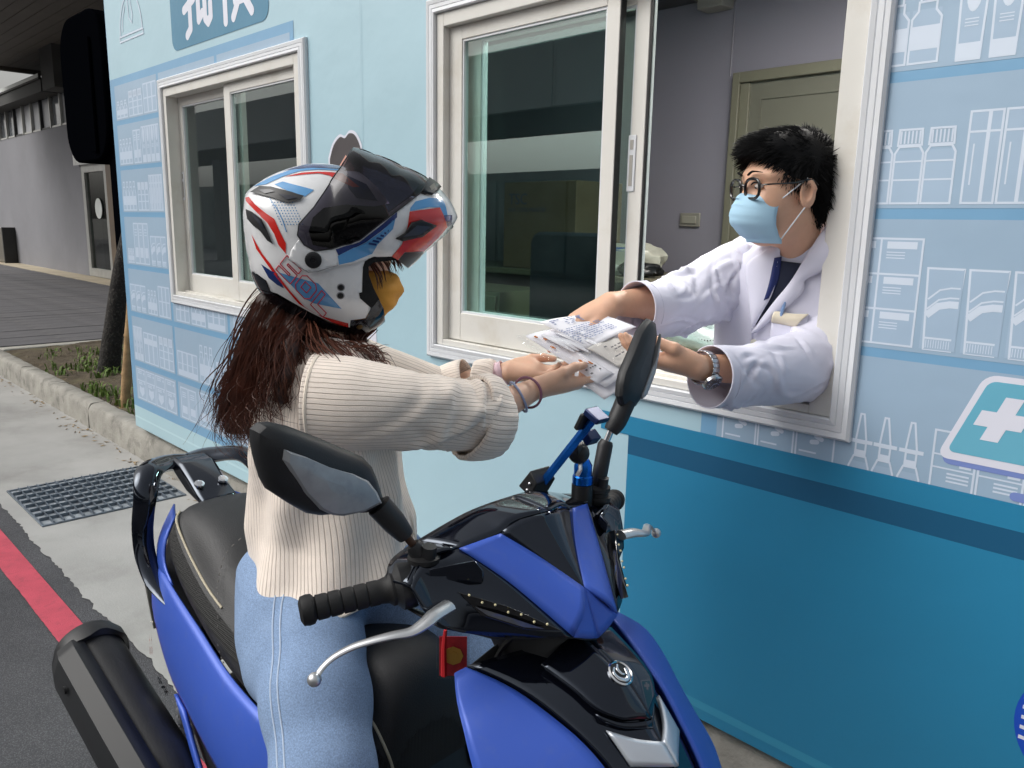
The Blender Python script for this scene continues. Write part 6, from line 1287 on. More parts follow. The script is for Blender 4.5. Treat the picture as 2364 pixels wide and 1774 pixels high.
b = MB(); b.tube([onlab(-.870, 1.388, .012), onlab(-.876, 1.352, .012)], .004, 8); b.build('pen', mat('pen_blue', '#7f9bc4', .3), lab)
b = MB(); q = onlab(-.934, 1.286, .007); b.lathe([(.0085, -.002), (.0085, .001), (.007, .002)], q, (0, -1, 0), 16); b.build('button', mat('coat_button', '#d5d3c6', .3), lab)
b = MB(); b.tube([onlab(x, z, .004) for x, z in ((-.940, 1.32), (-.946, 1.22), (-.95, 1.10), (-.95, 1.0))], .002, 6); b.build('front_edge', stc_, lab)
# wrist watch
wa = MLW-(MLE-MLW)/np.linalg.norm(MLE-MLW)*-.012; wax = MLW-MLE; wax = wax/np.linalg.norm(wax)
u0 = np.cross(wax, V3((0, 0, 1))); u0 /= np.linalg.norm(u0); v0 = np.cross(u0, wax); sgn = 1 if u0@V3((.45, -.9, 0)) > 0 else -1; u0 = u0*sgn; wch = MB()
wt = mat('watch_steel', '#b9bcc0', .2, metal=1., rvar=.05)
first = None
for k in range(22):
    a = 2*math.pi*k/22; nrm = math.cos(a)*u0+math.sin(a)*v0; tg = -math.sin(a)*u0+math.cos(a)*v0; c = wa+nrm*.0345; Mx = Matrix(np.stack([wax, tg, nrm], 1).tolist())
    b = MB(); b.box(c, (.019, .0092, .003), M=Mx)
    if first is None: first = thing('wrist_watch', tuple(wa), 'steel wrist watch with a dark dial on the wrist of the pharmacist', 'watch')
    b.build('bracelet_link', wt, first, bevel=.0008)
dn = u0*.72-v0*.62; dn /= np.linalg.norm(dn); b = MB(); b.lathe([(.0195, 0), (.0215, .002), (.0215, .008), (.0185, .0105), (.0175, .0095)], wa+dn*.034, dn, 28); b.build('watch_case', wt, first)
b = MB(); b.lathe([(.0175, .0096), (.0175, .0100)], wa+dn*.034, dn, 28); b.build('watch_dial', mat('watch_dial', '#16242c', .1, coat=1.), first)
b = MB(); du = np.cross(dn, wax); du /= np.linalg.norm(du); dv = np.cross(dn, du)
for k in range(12): a = k*math.pi/6; b.tube([wa+dn*.0445+(du*math.cos(a)+dv*math.sin(a))*.0125, wa+dn*.0445+(du*math.cos(a)+dv*math.sin(a))*.0155], .0007, 4)
b.tube([wa+dn*.0446, wa+dn*.0446+du*.011], .0007, 4); b.tube([wa+dn*.0446, wa+dn*.0446+dv*.008-du*.003], .0009, 4); b.build('watch_hands', lw, first)
# ---------------------------------------------------------------- medicine bag between the hands
bagt = thing('medicine_bag', (-1.1, -.45, 1.28), 'clear zip bag of medicine packets and printed slips passed between the two people', 'bag')
BA, BB, BC, BD = V3((-1.236, -.530, 1.306)), V3((-1.038, -.495, 1.216)), V3((-.955, -.385, 1.306)), V3((-1.135, -.395, 1.344)); bn = np.cross(BB-BA, BD-BA); bn /= np.linalg.norm(bn); bn = bn*np.sign(bn@(V3(CAMLOC)-BA))
def BP(u, v, o=0.): return (BA*(1-u)*(1-v)+BD*u*(1-v)+BB*(1-u)*v+BC*u*v)+bn*o
film = bpy.data.materials.new('clear_film'); film.use_nodes = True; n_ = film.node_tree.nodes; L_ = film.node_tree.links; n_.clear(); o_ = n_.new('ShaderNodeOutputMaterial'); m_ = n_.new('ShaderNodeMixShader'); f_ = schlick(film, 1.36); t_ = n_.new('ShaderNodeBsdfTransparent'); t_.inputs[0].default_value = (.985, .988, .99, 1); g_ = n_.new('ShaderNodeBsdfGlossy'); g_.inputs['Roughness'].default_value = .08
bp_ = n_.new('ShaderNodeBump'); bp_.inputs['Strength'].default_value = .8; bp_.inputs['Distance'].default_value = .01; nz_ = n_.new('ShaderNodeTexNoise'); nz_.inputs['Scale'].default_value = 38; tc_ = n_.new('ShaderNodeTexCoord'); L_.new(tc_.outputs['Object'], nz_.inputs['Vector']); L_.new(nz_.outputs['Fac'], bp_.inputs['Height']); L_.new(bp_.outputs[0], g_.inputs['Normal'])
L_.new(f_.outputs[0], m_.inputs[0]); L_.new(t_.outputs[0], m_.inputs[1]); L_.new(g_.outputs[0], m_.inputs[2]); L_.new(m_.outputs[0], o_.inputs[0])
rg = np.random.default_rng(5)
for sg in (1, -1):
    b = MB(); G = []
    for i in range(33):
        u = i/32; G.append([BP(u, j/28, sg*(.003+.016*(math.sin(math.pi*u)*math.sin(math.pi*j/28))**.5)+.0016*math.sin(17*u+9*j/28+sg)*math.sin(11*u-13*j/28)+rg.normal(0, .0006)) for j in range(29)])
    b.grid(G); b.build('bag_film', film, bagt, smooth=50)
b = MB(); b.tube([BP(.03, v, .004) for v in np.linspace(0, 1, 12)], .0016, 6); b.tube([BP(.055, v, .004) for v in np.linspace(0, 1, 12)], .0012, 6); b.build('zip_strip', film, bagt)
pw = mat('slip_paper', '#f4f4fb', .7, noise=(9, .02)); inkb = mat('slip_ink', '#8591b5', .7); inkk = mat('black_ink', '#66666c', .7); inko = mat('orange_ink', '#d98436', .7)
def slip(nm, u0, u1, v0, v1, o, cor=None, m=pw, wob=.003, n=10):
    b = MB(); G = []
    for i in range(n+1):
        G.append([BP(u0+(u1-u0)*i/n, v0+(v1-v0)*j/n, o+wob*math.sin(3*i/n*2+j/n*4)) for j in range(n+1)])
    b.grid(G); return b.build(nm, m, bagt, smooth=60, solid=.0008)
slip('backing_card', .12, 1.0, .02, 1.06, .002); s1 = slip('printed_slip', .42, 1.12, -.10, .56, .015, wob=.002); 
def bars(par, u0, u1, v0, v1, rows, colsn, o, m, fill=.7, seed=1, th=.45, nm='printed_line'):
    rr = np.random.default_rng(seed); b = MB(); du = (u1-u0)/colsn; dv = (v1-v0)/rows
    for r in range(rows):
        for c in range(colsn):
            if rr.random() > fill: continue
            a = u0+c*du; w = du*rr.uniform(.5, .92); v = v0+r*dv; b.poly([BP(a, v, o), BP(a+w, v, o), BP(a+w, v+dv*th, o), BP(a, v+dv*th, o)])
    return b.build(nm, m, par, smooth=None)
bars(s1, .50, 1.06, -.06, .10, 4, 12, .0188, inkb, .6, 1); bars(s1, .46, .98, .16, .46, 8, 16, .0188, inkb, .75, 2, .4); bars(s1, .44, .455, .12, .5, 12, 1, .0188, inkb, .9, 3)
for k, (u, v) in enumerate(((.93, .0), (.99, .02), (.85, -.02), (1.04, .06))):
    b = MB(); b.tube([BP(u+.018*math.cos(a), v+.028*math.sin(a), .0188) for a in np.linspace(0, 6.283*(.8 if k % 2 else 1), 14)], .0011, 5); b.build('printed_ring', inkb, s1)
s2 = slip('label_slip', .10, .34, .05, .98, .004)
for k in range(6):
    b = MB(); v = .10+k*.075+(.25 if k > 3 else 0); u = .17+(k % 3)*.05; b.tube(catmull([BP(u+.012*math.cos(j*1.9+k), v+.014*math.sin(j*2.3+k)+.007*j, .010) for j in range(6)], 4), .0011, 5); b.build('handwriting', inko, s2)
bars(s2, .14, .30, .72, .92, 3, 5, .009, inkk, .6, 7, .3)
pkm = mat('packet_white', '#ececf2', .35, coat=.3, noise=(20, .05))
for k in range(7):
    u, v = .27+.055*k+.01*rg.random(), .10+.07*(k % 3); p = BP(u, v, .007); q = BP(u+.03, v+.34+.1*rg.random(), .008); b = MB(); b.tube([p, p*.7+q*.3+bn*.003, p*.3+q*.7+bn*.003, q], [.005, .010, .010, .005], 10, flat=.45); b.build('pill_packet', pkm, bagt)
s3 = slip('dose_packet', .42, .80, .56, .98, .014, m=mat('grey_packet', '#cfccc8', .5)); bars(s3, .50, .74, .66, .90, 5, 5, .0195, inkk, .65, 9, .4)
slip('white_envelope', .02, 1.0, .80, 1.13, -.012)
# ---------------------------------------------------------------- rider's long brown hair
hb = mat('brown_hair', '#5b3629', .45, spec=.45, noise=(35, .45)); n_, L_, b_ = nodes(hb)
guides = [  # (s, w, z) runs from under the helmet down the back
 [(-0.082, .03, 1.42), (-0.107, .04, 1.36), (-0.127, .05, 1.30), (-0.133, .04, 1.24), (-0.153, .03, 1.18), (-0.138, .03, 1.14)],
 [(-0.072, .07, 1.41), (-0.097, .09, 1.35), (-0.103, .10, 1.29), (-0.123, .10, 1.23), (-0.133, .09, 1.17), (-0.108, .09, 1.145)],
 [(-0.052, .09, 1.40), (-0.072, .12, 1.345), (-0.087, .145, 1.30), (-0.093, .15, 1.25), (-0.098, .14, 1.21), (-0.073, .14, 1.185)],
 [(-0.037, .095, 1.39), (-0.047, .125, 1.35), (-0.057, .15, 1.325), (-0.063, .172, 1.285), (-0.073, .18, 1.25), (-0.048, .18, 1.235)],
 [(-0.082, -.02, 1.42), (-0.117, -.03, 1.35), (-0.128, -.02, 1.29), (-0.153, -.02, 1.22), (-0.163, -.02, 1.17), (-0.143, -.02, 1.14)],
 [(-0.072, -.07, 1.41), (-0.097, -.09, 1.35), (-0.108, -.09, 1.27), (-0.128, -.09, 1.19), (-0.118, -.08, 1.14)],
 [(-0.102, .02, 1.40), (-0.132, .05, 1.33), (-0.143, .06, 1.27), (-0.168, .05, 1.21), (-0.173, .05, 1.165), (-0.153, .05, 1.15)]]
side = [[(.0, .10, 1.385), (.005, .125, 1.35), (.02, .135, 1.325), (.045, .14, 1.30), (.06, .14, 1.265)], [(.03, .095, 1.375), (.045, .11, 1.345), (.075, .105, 1.315), (.10, .10, 1.28), (.115, .10, 1.255)], [(.05, .06, 1.37), (.075, .075, 1.34), (.105, .07, 1.30), (.12, .07, 1.262)], [(-.03, .10, 1.39), (-.025, .13, 1.35), (-.02, .15, 1.325), (.005, .158, 1.30), (.02, .158, 1.27)], [(.07, .0, 1.36), (.10, .01, 1.32), (.12, .02, 1.27)]]
def tuck(g):      # keep the roots inside the helmet rim
    out = []
    for k, (a, w_, z) in enumerate(g):
        f = (.30, .62, .9)[k] if k < 3 else 1.; out.append((a, w_*f, min(z, 1.367-.543*a-.012-.0*k) if k == 0 else (min(z, 1.367-.543*a-.03) if k == 1 else z)))
    return [(out[0][0]+.03, out[0][1]*.6, out[0][2]+.03)]+out
guides = [tuck(g) for g in guides]; side = [tuck(g) for g in side]
def strands(G, N, rad, spread, seed, curl, nm, fly=0.):
    rr = np.random.default_rng(seed); b = MB(); GC = [np.array(catmull(g, 5)) for g in G]
    for i in range(N):
        a, c = rr.integers(0, len(GC), 2); t = rr.random()**1.5; n = min(len(GC[a]), len(GC[c])); P = GC[a][:n]*(1-t*.5)+GC[c][:n]*t*.5; off = rr.normal(0, spread, 3); ph, fq, am = rr.uniform(0, 6.28), rr.uniform(2, 4.5), rr.uniform(.3, 1)*curl
        cut = max(6, int(n*rr.uniform(.72, 1.0))); k = np.linspace(0, 1, n)[:cut, None]
        Q = P[:cut]+off*(.35+.9*k)+np.stack([np.sin(fq*k[:, 0]*3+ph), np.cos(fq*k[:, 0]*3+ph*1.3), .4*np.sin(fq*2*k[:, 0]+ph)], 1)*am*k**1.3
        if fly: Q = Q+rr.normal(0, fly, 3)*k**2
        W_ = [Wp(*q) for q in Q]; r = rad*rr.uniform(.55, 1.5); b.tube(W_, [r*.8, r, r*.9, r*.15], 4 if rad > .0012 else 3, (False, False))
    return b.build(nm, hb, rider, smooth=80)
hair = strands(guides, 3000, .0011, .016, 1, .030, 'hair'); 
for args in ((guides, 380, .0005, .024, 2, .030, 'hair', .02), (side, 330, .0014, .010, 3, .008, 'hair')):
    o = strands(*args); 
Hm = Body(Wp(-.05, 0, 1.25)-.26, Wp(-.05, 0, 1.25)+.26, .004); 
def wchain(g, r): Hm.chain([Wp(*q) for q in g], r, .012)
for g in guides[:7]: wchain(g, list(np.interp(np.linspace(0, 1, len(g)), [0, .4, .8, 1], [.016, .018, .011, .002])))
Hm.build('hair_mass', mat('hair_mass_brown', '#38211b', .5, noise=(60, .5), bump=(150, .6, .004)), hair, smooth=2)

strands([[(.10, .075, 1.50), (.125, .068, 1.475), (.135, .062, 1.452)], [(.12, .06, 1.505), (.138, .055, 1.478), (.144, .05, 1.455)], [(.08, .082, 1.49), (.10, .080, 1.455), (.105, .078, 1.42)]], 46, .0011, .004, 8, .003, 'hair')
# ================================================================ HELMET (drawn on two egg-shaped surfaces, side by side symmetric)
HD = {
'shell':[(0.027,0.1296),(0.0591,0.1312),(0.0895,0.1025),(0.1112,0.0732),(0.0796,0.0669),(0.0311,0.0691),(-0.0067,0.0622),(-0.0257,0.0453),(-0.0332,0.0218),(-0.027,-0.0017),(0.0056,-0.0084),(0.0752,-0.0154),(0.0751,-0.0232),(0.0626,-0.0299),(0.0591,-0.0397),(0.057,-0.0857),(0.0516,-0.0868),(0.0532,-0.0958),(0.0732,-0.1163),(0.0632,-0.1364),(0.0356,-0.1396),(0.0343,-0.1548),(0.002,-0.1443),(-0.0341,-0.1254),(-0.0601,-0.1096),(-0.0933,-0.0904),(-0.1058,-0.0875),(-0.1114,-0.0672),(-0.134,-0.0525),(-0.1424,-0.0627),(-0.1478,-0.0295),(-0.152,0.0083),(-0.1538,0.0333),(-0.1519,0.0631),(-0.1475,0.0867),(-0.1204,0.1088),(-0.0806,0.1292),(-0.0359,0.1425),(-0.0011,0.1442),(0.0339,0.1391)],
'trimA':[(-0.1361,-0.0521),(-0.1114,-0.0667),(-0.1056,-0.0862),(-0.0841,-0.0996),(-0.0602,-0.1115),(-0.0342,-0.1268),(0.002,-0.1458),(0.0348,-0.1561),(0.0368,-0.1396),(0.0632,-0.1364),(0.0737,-0.1158),(0.0873,-0.1),(0.096,-0.1183),(0.1016,-0.1525),(0.0747,-0.1699),(0.0349,-0.1777),(0.0009,-0.1746),(-0.0377,-0.1635),(-0.0754,-0.1447),(-0.1097,-0.1156),(-0.1311,-0.0896),(-0.1424,-0.0627)],
'trimB':[(0.1219,-0.0226),(0.0751,-0.0227),(0.0627,-0.0294),(0.0586,-0.0396),(0.0565,-0.0856),(0.0511,-0.0868),(0.0527,-0.0965),(0.0738,-0.1169),(0.0886,-0.1014),(0.077,-0.0775),(0.0692,-0.0546),(0.0687,-0.0398),(0.0775,-0.0321),(0.122,-0.0284)],
'liner':[(0.0273,0.1369),(0.0579,0.1254),(0.0893,0.0998),(0.1137,0.0708),(0.1314,0.0338),(0.1306,-0.0243),(0.0775,-0.0313),(0.0687,-0.0398),(0.0692,-0.0546),(0.077,-0.0775),(0.0873,-0.1039),(0.0877,-0.1257),(0.0649,-0.1559),(0.0343,-0.1673),(0.0014,-0.1642),(-0.036,-0.1534),(-0.0726,-0.1352),(-0.1059,-0.1072),(-0.1271,-0.0824),(-0.1368,-0.0574),(-0.1415,-0.0276),(-0.146,0.0091),(-0.1471,0.0335),(-0.1451,0.0626),(-0.1401,0.0831),(-0.1145,0.1042),(-0.0757,0.1232),(-0.0348,0.1368),(-0.0008,0.1387)],
'dec':[('red',[(-0.1447,0.0784),(-0.1368,0.0793),(-0.1248,0.066),(-0.1052,0.0509),(-0.091,0.0417),(-0.0823,0.0208),(-0.0725,-0.0001),(-0.0732,-0.0179),(-0.0856,-0.0028),(-0.092,0.0159),(-0.1033,0.0345),(-0.1226,0.053),(-0.1428,0.0722)]),('black',[(-0.14,0.0577),(-0.1277,0.0529),(-0.1104,0.0402),(-0.1059,0.0297),(-0.0928,-0.0018),(-0.1022,0.0038),(-0.1138,0.0201),(-0.1261,0.0292),(-0.1376,0.0409)]),('black',[(-0.1329,0.0854),(-0.116,0.0959),(-0.0959,0.0951),(-0.0624,0.087),(-0.039,0.0803),(-0.0461,0.0731),(-0.0671,0.0679),(-0.0955,0.077),(-0.1151,0.0816)]),('lblue',[(-0.0913,0.1012),(-0.077,0.1063),(-0.0225,0.0926),(-0.0385,0.0803),(-0.0624,0.0875),(-0.0766,0.094)]),('red',[(-0.0738,0.1152),(-0.0438,0.123),(-0.0152,0.1255),(0.0087,0.1254),(0.0268,0.1242),(0.0563,0.1003),(0.0441,0.0997),(0.0133,0.1133),(0.0038,0.1192),(-0.0152,0.1224),(-0.0437,0.1191)]),('lblue',[(-0.1304,0.0984),(-0.0977,0.1156),(-0.0637,0.1284),(-0.0273,0.1326),(0.0234,0.1321),(0.0233,0.1294),(-0.0152,0.1297),(-0.0487,0.1256),(-0.0775,0.1152),(-0.1063,0.1013)]),('navy',[(-0.079,0.1269),(-0.0352,0.1404),(-0.0009,0.1406),(0.0275,0.1395),(0.0272,0.1339),(-0.0249,0.1332),(-0.0589,0.1303)]),('red',[(-0.1336,0.0134),(-0.1275,0.0029),(-0.1158,-0.0183),(-0.1017,-0.0357),(-0.0905,-0.0535),(-0.0682,-0.0851),(-0.0456,-0.113),(-0.022,-0.1286),(0.0313,-0.1452),(0.0317,-0.1542),(0.002,-0.1431),(-0.0291,-0.1241),(-0.0551,-0.108),(-0.0708,-0.0878),(-0.0909,-0.0609),(-0.1091,-0.0348),(-0.1257,-0.0115)]),('navy',[(-0.1182,-0.0378),(-0.1,-0.049),(-0.0904,-0.0522),(-0.08,-0.0793),(-0.0918,-0.0735),(-0.1059,-0.0617)]),('lblue',[(-0.0867,-0.0509),(-0.0197,-0.069),(0.0199,-0.1161),(-0.0283,-0.1059),(-0.0471,-0.096),(-0.0629,-0.0773)]),('navy',[(0.0328,0.1219),(0.0691,0.1062),(0.0876,0.077),(0.0506,0.0805),(0.0367,0.097)])],
'slot':[[(-0.1252,0.0501),(-0.1118,0.0378),(-0.1061,0.025),(-0.111,0.026),(-0.1181,0.0365),(-0.1241,0.0435)],[(-0.118,0.0889),(-0.0957,0.0895),(-0.0884,0.0861),(-0.1052,0.0821)],[(-0.0836,0.0831),(-0.0624,0.0798),(-0.0495,0.0765),(-0.0671,0.0727)]],
'letters':[[(-0.0715,-0.0204),(-0.0477,-0.0455),(-0.0534,-0.0525),(-0.07,-0.0348),(-0.072,-0.0373),(-0.0554,-0.055),(-0.0681,-0.0709),(-0.092,-0.0455),(-0.0861,-0.0384),(-0.0694,-0.056),(-0.0674,-0.0534),(-0.0841,-0.0359)],[(-0.0592,-0.0709),(-0.0586,-0.0813),(-0.0443,-0.0972),(-0.0353,-0.0973),(-0.0231,-0.0816),(-0.0239,-0.0712),(-0.0382,-0.0557),(-0.047,-0.0556)],[(-0.05,-0.0761),(-0.0405,-0.0866),(-0.0323,-0.0762),(-0.0419,-0.0658)],[(-0.0143,-0.0817),(-0.008,-0.0887),(-0.0222,-0.1071),(-0.0074,-0.1241),(-0.0136,-0.1326),(-0.0347,-0.1081)]],
'line':[(-0.0991,0.0769),(-0.086,0.0582),(-0.0769,0.0397),(-0.071,0.0199)],
'riv':[(0.0195,-0.0763),(0.0184,-0.0914),(0.052,-0.1525)],
'halft':[(-0.0954,0.0698),(-0.0933,0.0651),(-0.0911,0.0605),(-0.0891,0.0558),(-0.087,0.0512),(-0.085,0.0465),(-0.083,0.0419),(-0.081,0.0372),(-0.079,0.0326),(-0.0902,0.0699),(-0.0881,0.0652),(-0.086,0.0606),(-0.0839,0.0559),(-0.0818,0.0512),(-0.0798,0.0466),(-0.0778,0.042),(-0.0758,0.0373),(-0.0739,0.0327),(-0.085,0.07),(-0.0829,0.0653),(-0.0808,0.0606),(-0.0787,0.056),(-0.0767,0.0513),(-0.0747,0.0467),(-0.0727,0.0421),(-0.0707,0.0374),(-0.0687,0.0328),(-0.0798,0.0701),(-0.0777,0.0654),(-0.0756,0.0607),(-0.0736,0.0561),(-0.0715,0.0514),(-0.0695,0.0468),(-0.0675,0.0422),(-0.0656,0.0375),(-0.0636,0.0329),(-0.0746,0.0702),(-0.0725,0.0655),(-0.0705,0.0608),(-0.0684,0.0562),(-0.0664,0.0515),(-0.0644,0.0469),(-0.0624,0.0423),(-0.0604,0.0376),(-0.0585,0.033),(-0.0694,0.0703),(-0.0674,0.0656),(-0.0653,0.0609),(-0.0633,0.0563),(-0.0613,0.0516),(-0.0593,0.047),(-0.0573,0.0424),(-0.0553,0.0377),(-0.0534,0.0331),(-0.0643,0.0704),(-0.0622,0.0657),(-0.0602,0.061),(-0.0582,0.0564),(-0.0562,0.0517),(-0.0542,0.0471),(-0.0522,0.0425),(-0.0502,0.0378),(-0.0483,0.0332),(-0.0592,0.0705),(-0.0571,0.0658),(-0.0551,0.0611),(-0.0531,0.0565),(-0.0511,0.0518),(-0.0491,0.0472),(-0.0471,0.0426),(-0.0451,0.0379),(-0.0431,0.0333)],
'chin':[(-0.0673,-0.0259),(-0.0632,-0.0116),(-0.0497,0.0075),(-0.0408,-0.0029),(-0.0225,-0.0128),(0.0056,-0.0089),(0.0532,0.0084),(0.0844,0.0326),(0.121,0.0595),(0.1627,0.0898),(0.1758,0.0862),(0.2085,0.1026),(0.2285,0.0798),(0.2421,0.0513),(0.2319,0.0353),(0.2045,0.0072),(0.1776,-0.0143),(0.1467,-0.0451),(0.1221,-0.0247),(0.1095,-0.0187),(0.0799,-0.0201),(0.0358,-0.0344),(0.0144,-0.0356),(-0.0094,-0.0454),(-0.0283,-0.0487),(-0.0445,-0.0422)],
'visor':[(0.0497,0.1707),(0.085,0.1596),(0.1363,0.14),(0.1859,0.1186),(0.1628,0.091),(0.121,0.0606),(0.0844,0.0338),(0.0532,0.0096),(0.0057,-0.0077),(-0.0225,-0.0116),(-0.0408,-0.0017),(-0.0514,0.0145),(-0.0485,0.0332),(-0.0229,0.0617),(-0.0013,0.093),(0.0267,0.1308)],
'cdec':[('black',[(0.1322,-0.0113),(0.173,-0.0115),(0.1428,-0.0409),(0.1221,-0.0253)]),('red',[(0.1407,0.0583),(0.1978,0.0668),(0.2042,0.0539),(0.2149,0.0354),(0.1974,0.014),(0.1725,-0.0103),(0.1322,-0.0111),(0.1213,-0.0245),(0.1094,-0.0182),(0.1265,0.0025),(0.1369,0.0343)]),('lblue',[(0.1422,0.0643),(0.1514,0.0754),(0.1782,0.0826),(0.2039,0.0826),(0.2099,0.0703),(0.2129,0.0529),(0.2042,0.0539),(0.1978,0.0668),(0.1771,0.0666),(0.1413,0.059)]),('navy',[(0.2041,0.0531),(0.2231,0.0537),(0.2233,0.0405),(0.2166,0.0354)]),('navy',[(0.0115,-0.0086),(0.0532,0.0062),(0.0844,0.0298),(0.1185,0.0573),(0.1183,0.0482),(0.0891,0.0239),(0.0651,0.0068),(0.016,-0.0193)]),('lblue',[(0.0148,-0.02),(0.0639,0.0056),(0.0891,0.0227),(0.1159,0.0482),(0.111,0.029),(0.0843,0.0023),(0.0749,-0.0151),(0.0407,-0.0295),(0.0168,-0.0351)])],
'cvent':[(0.1141,0.0134),(0.1309,0.0233),(0.1431,0.0416),(0.1608,0.0463),(0.1878,0.0387),(0.162,0.0199),(0.1262,0.0111)],
'cvent2':[(0.126,0.0184),(0.1408,0.0295),(0.1507,0.0381),(0.1769,0.0373),(0.1565,0.0236)],
'clip':[(0.1629,0.0918),(0.1823,0.1172),(0.2025,0.113),(0.204,0.1011),(0.1842,0.0879)],
'clip2':[(0.1773,0.0988),(0.1891,0.1063),(0.1901,0.0984),(0.1806,0.0927)],
'hatch':[[(0.0687,0.0033),(0.0819,0.001),(0.0828,0.0042),(0.0699,0.0062)],[(0.0751,0.0077),(0.086,0.0057),(0.0869,0.0088),(0.0763,0.0106)],[(0.0816,0.0121),(0.0901,0.0103),(0.091,0.0134),(0.0828,0.015)],[(0.0881,0.0165),(0.0942,0.0149),(0.0952,0.018),(0.0893,0.0194)],[(0.0947,0.0209),(0.0983,0.0195),(0.0993,0.0226),(0.0959,0.0238)],[(0.1012,0.0253),(0.1025,0.0241),(0.1034,0.0273),(0.1024,0.0282)]],
'pivot':[(-0.0264,-0.0271)],
'plate':[(-0.0674,-0.0271),(-0.0537,-0.0375),(-0.0353,-0.0481),(-0.0189,-0.0467),(0.0144,-0.0356)],
'g1':[[-0.0125,0.0002],[-2.9254,-2.6909,-2.4935,-2.2691,-1.9806,-1.7232,-1.4942,-1.3104,-1.0971,-0.929,-0.7568,-0.5265,-0.289,-0.0358,0.212,0.4524,0.7161,0.9737,1.2483,1.4916,1.7338,2.0564,2.3525,2.5715,2.7173,2.9113,3.0835],[0.1385,0.1442,0.1488,0.1512,0.1579,0.1656,0.1753,0.184,0.1912,0.1906,0.1831,0.1699,0.1592,0.1583,0.1594,0.159,0.1555,0.1498,0.1465,0.1445,0.1442,0.1459,0.1531,0.1603,0.1529,0.145,0.1397]],
'g2':[[0.0574,0.0424],[-3.0851,-2.8801,-2.6391,-2.4401,-2.2793,-1.9924,-1.3222,-0.9818,-0.7757,-0.4412,-0.2352,-0.0406,0.0481,0.2149,0.379,0.5353,0.891,1.3394,1.6309,1.8049,2.1277,2.5355,2.9507],[0.1368,0.1477,0.1587,0.1501,0.1376,0.1056,0.099,0.1151,0.125,0.1329,0.1512,0.1747,0.1849,0.1752,0.1626,0.1494,0.1255,0.1204,0.1286,0.126,0.1111,0.103,0.1203]]}
HHO = Wp(.015, 0, 1.51); HW1, HW2 = .124, .134
def _wg(g, Wd, u, v):
    c, th, r = g; x, y = u-c[0], v-c[1]; t = math.atan2(y, x); Rr = np.interp(t, _gx[id(g)][0], _gx[id(g)][1]); q = min(1, math.hypot(x, y)/Rr); return Wd*(1-q**2.3)**(1/2.1)
_gx = {id(HD[k]): (np.concatenate([np.array(HD[k][1])+o for o in (-2*math.pi, 0, 2*math.pi)]), np.tile(HD[k][2], 3)) for k in ('g1', 'g2')}
def hw1(u, v): return _wg(HD['g1'], HW1, u, v)
def hw2(u, v): return max(_wg(HD['g2'], HW2, u, v), hw1(u, v)+.005)
hel = thing('motorcycle_helmet', tuple(HHO), 'white flip-up helmet with red and blue stripes and raised dark visor, worn by the rider', 'helmet')
hm = {'white': mat('helmet_white', '#e9eaec', .22, coat=.6, noise=(6, .02), stain=(28, '#bfc0c4', .35)), 'red': mat('helmet_red', '#d2261e', .25, coat=.6), 'lblue': mat('helmet_blue', '#5b9cd2', .25, coat=.6), 'navy': mat('helmet_navy', '#16306e', .25, coat=.6), 'black': mat('helmet_black', '#141519', .4), 'gblack': gloss}
lin_ = mat('helmet_liner', '#101113', .9, bump=(300, .4, .003)); visor = glass('smoke_visor', (.14, .13, .17), 1.5, .01); outl_ = mat('helmet_outline', '#c2253a', .4)
def hfn(w, sg):
    def f(u, v, off):
        w0 = w(u, v); e = .0025
        if off == 0: return HHO+WF*u+V3((0, 0, v))+WR*(sg*w0)
        n = V3((-(w(u+e, v)-w(u-e, v))/(2*e), -(w(u, v+e)-w(u, v-e))/(2*e), 1.)); n /= np.linalg.norm(n); q = V3((u, v, w0))+n*off
        return HHO+WF*q[0]+V3((0, 0, q[1]))+WR*(sg*max(0., q[2]))
    return f
def hpart(nm, poly, w, off, m, par, cell=.007, solid=0., both=True, sg0=1):
    o = None
    for sg in ((1, -1) if both else (sg0,)):
        b = MB(); drape(b, poly, hfn(w, sg), cell, off); o2 = b.build(nm, m, par, smooth=50, weld=.00004, solid=solid, soff=0.); o = o or o2
    return o
sh = hpart('shell', HD['shell'], hw1, 0, hm['white'], hel, .006); hpart('liner', HD['liner'], hw1, -.014, lin_, hel, .010); hpart('edge_trim', HD['trimA'], hw1, .0015, gloss, hel, .006); hpart('opening_trim', HD['trimB'], hw1, .001, lin_, hel, .006)
for c, p in HD['dec']: hpart('stripe' if c != 'black' else 'vent', p, hw1, .0008 if c != 'black' else .004, hm[c], sh, .006)
for p in HD['slot']: hpart('vent_slot', p, hw1, .0052, mat('vent_slot', '#2c2f3a', .2), sh, .006)
def hstroke(path, w, wid, off, m, nm, par, closed=False):
    for sg in (1, -1):
        f = hfn(w, sg); b = MB(); P = [f(u, v, off) for u, v in path]; P = P+[P[0]] if closed else P
        for i in range(len(P)-1):
            (u0, v0), (u1, v1) = path[i], path[(i+1) % len(path)]; k = max(1, int(math.hypot(u1-u0, v1-v0)/.008)); Q = [f(u0+(u1-u0)*t, v0+(v1-v0)*t, off) for t in np.linspace(0, 1, k+1)]; b.tube(Q, wid, 5)
        b.build(nm, m, par)
for p in HD['letters']: hstroke(p, hw1, .0009, .0012, outl_, 'lettering', sh, True)
hstroke(HD['line'], hw1, .0008, .0005, hm['lblue'], 'pinstripe', sh)
b = MB()
for u, v in HD['halft']: b.ball(hfn(hw1, 1)(u, v, .0002), .0011, 3)
b.build('halftone_dots', hm['lblue'], sh)
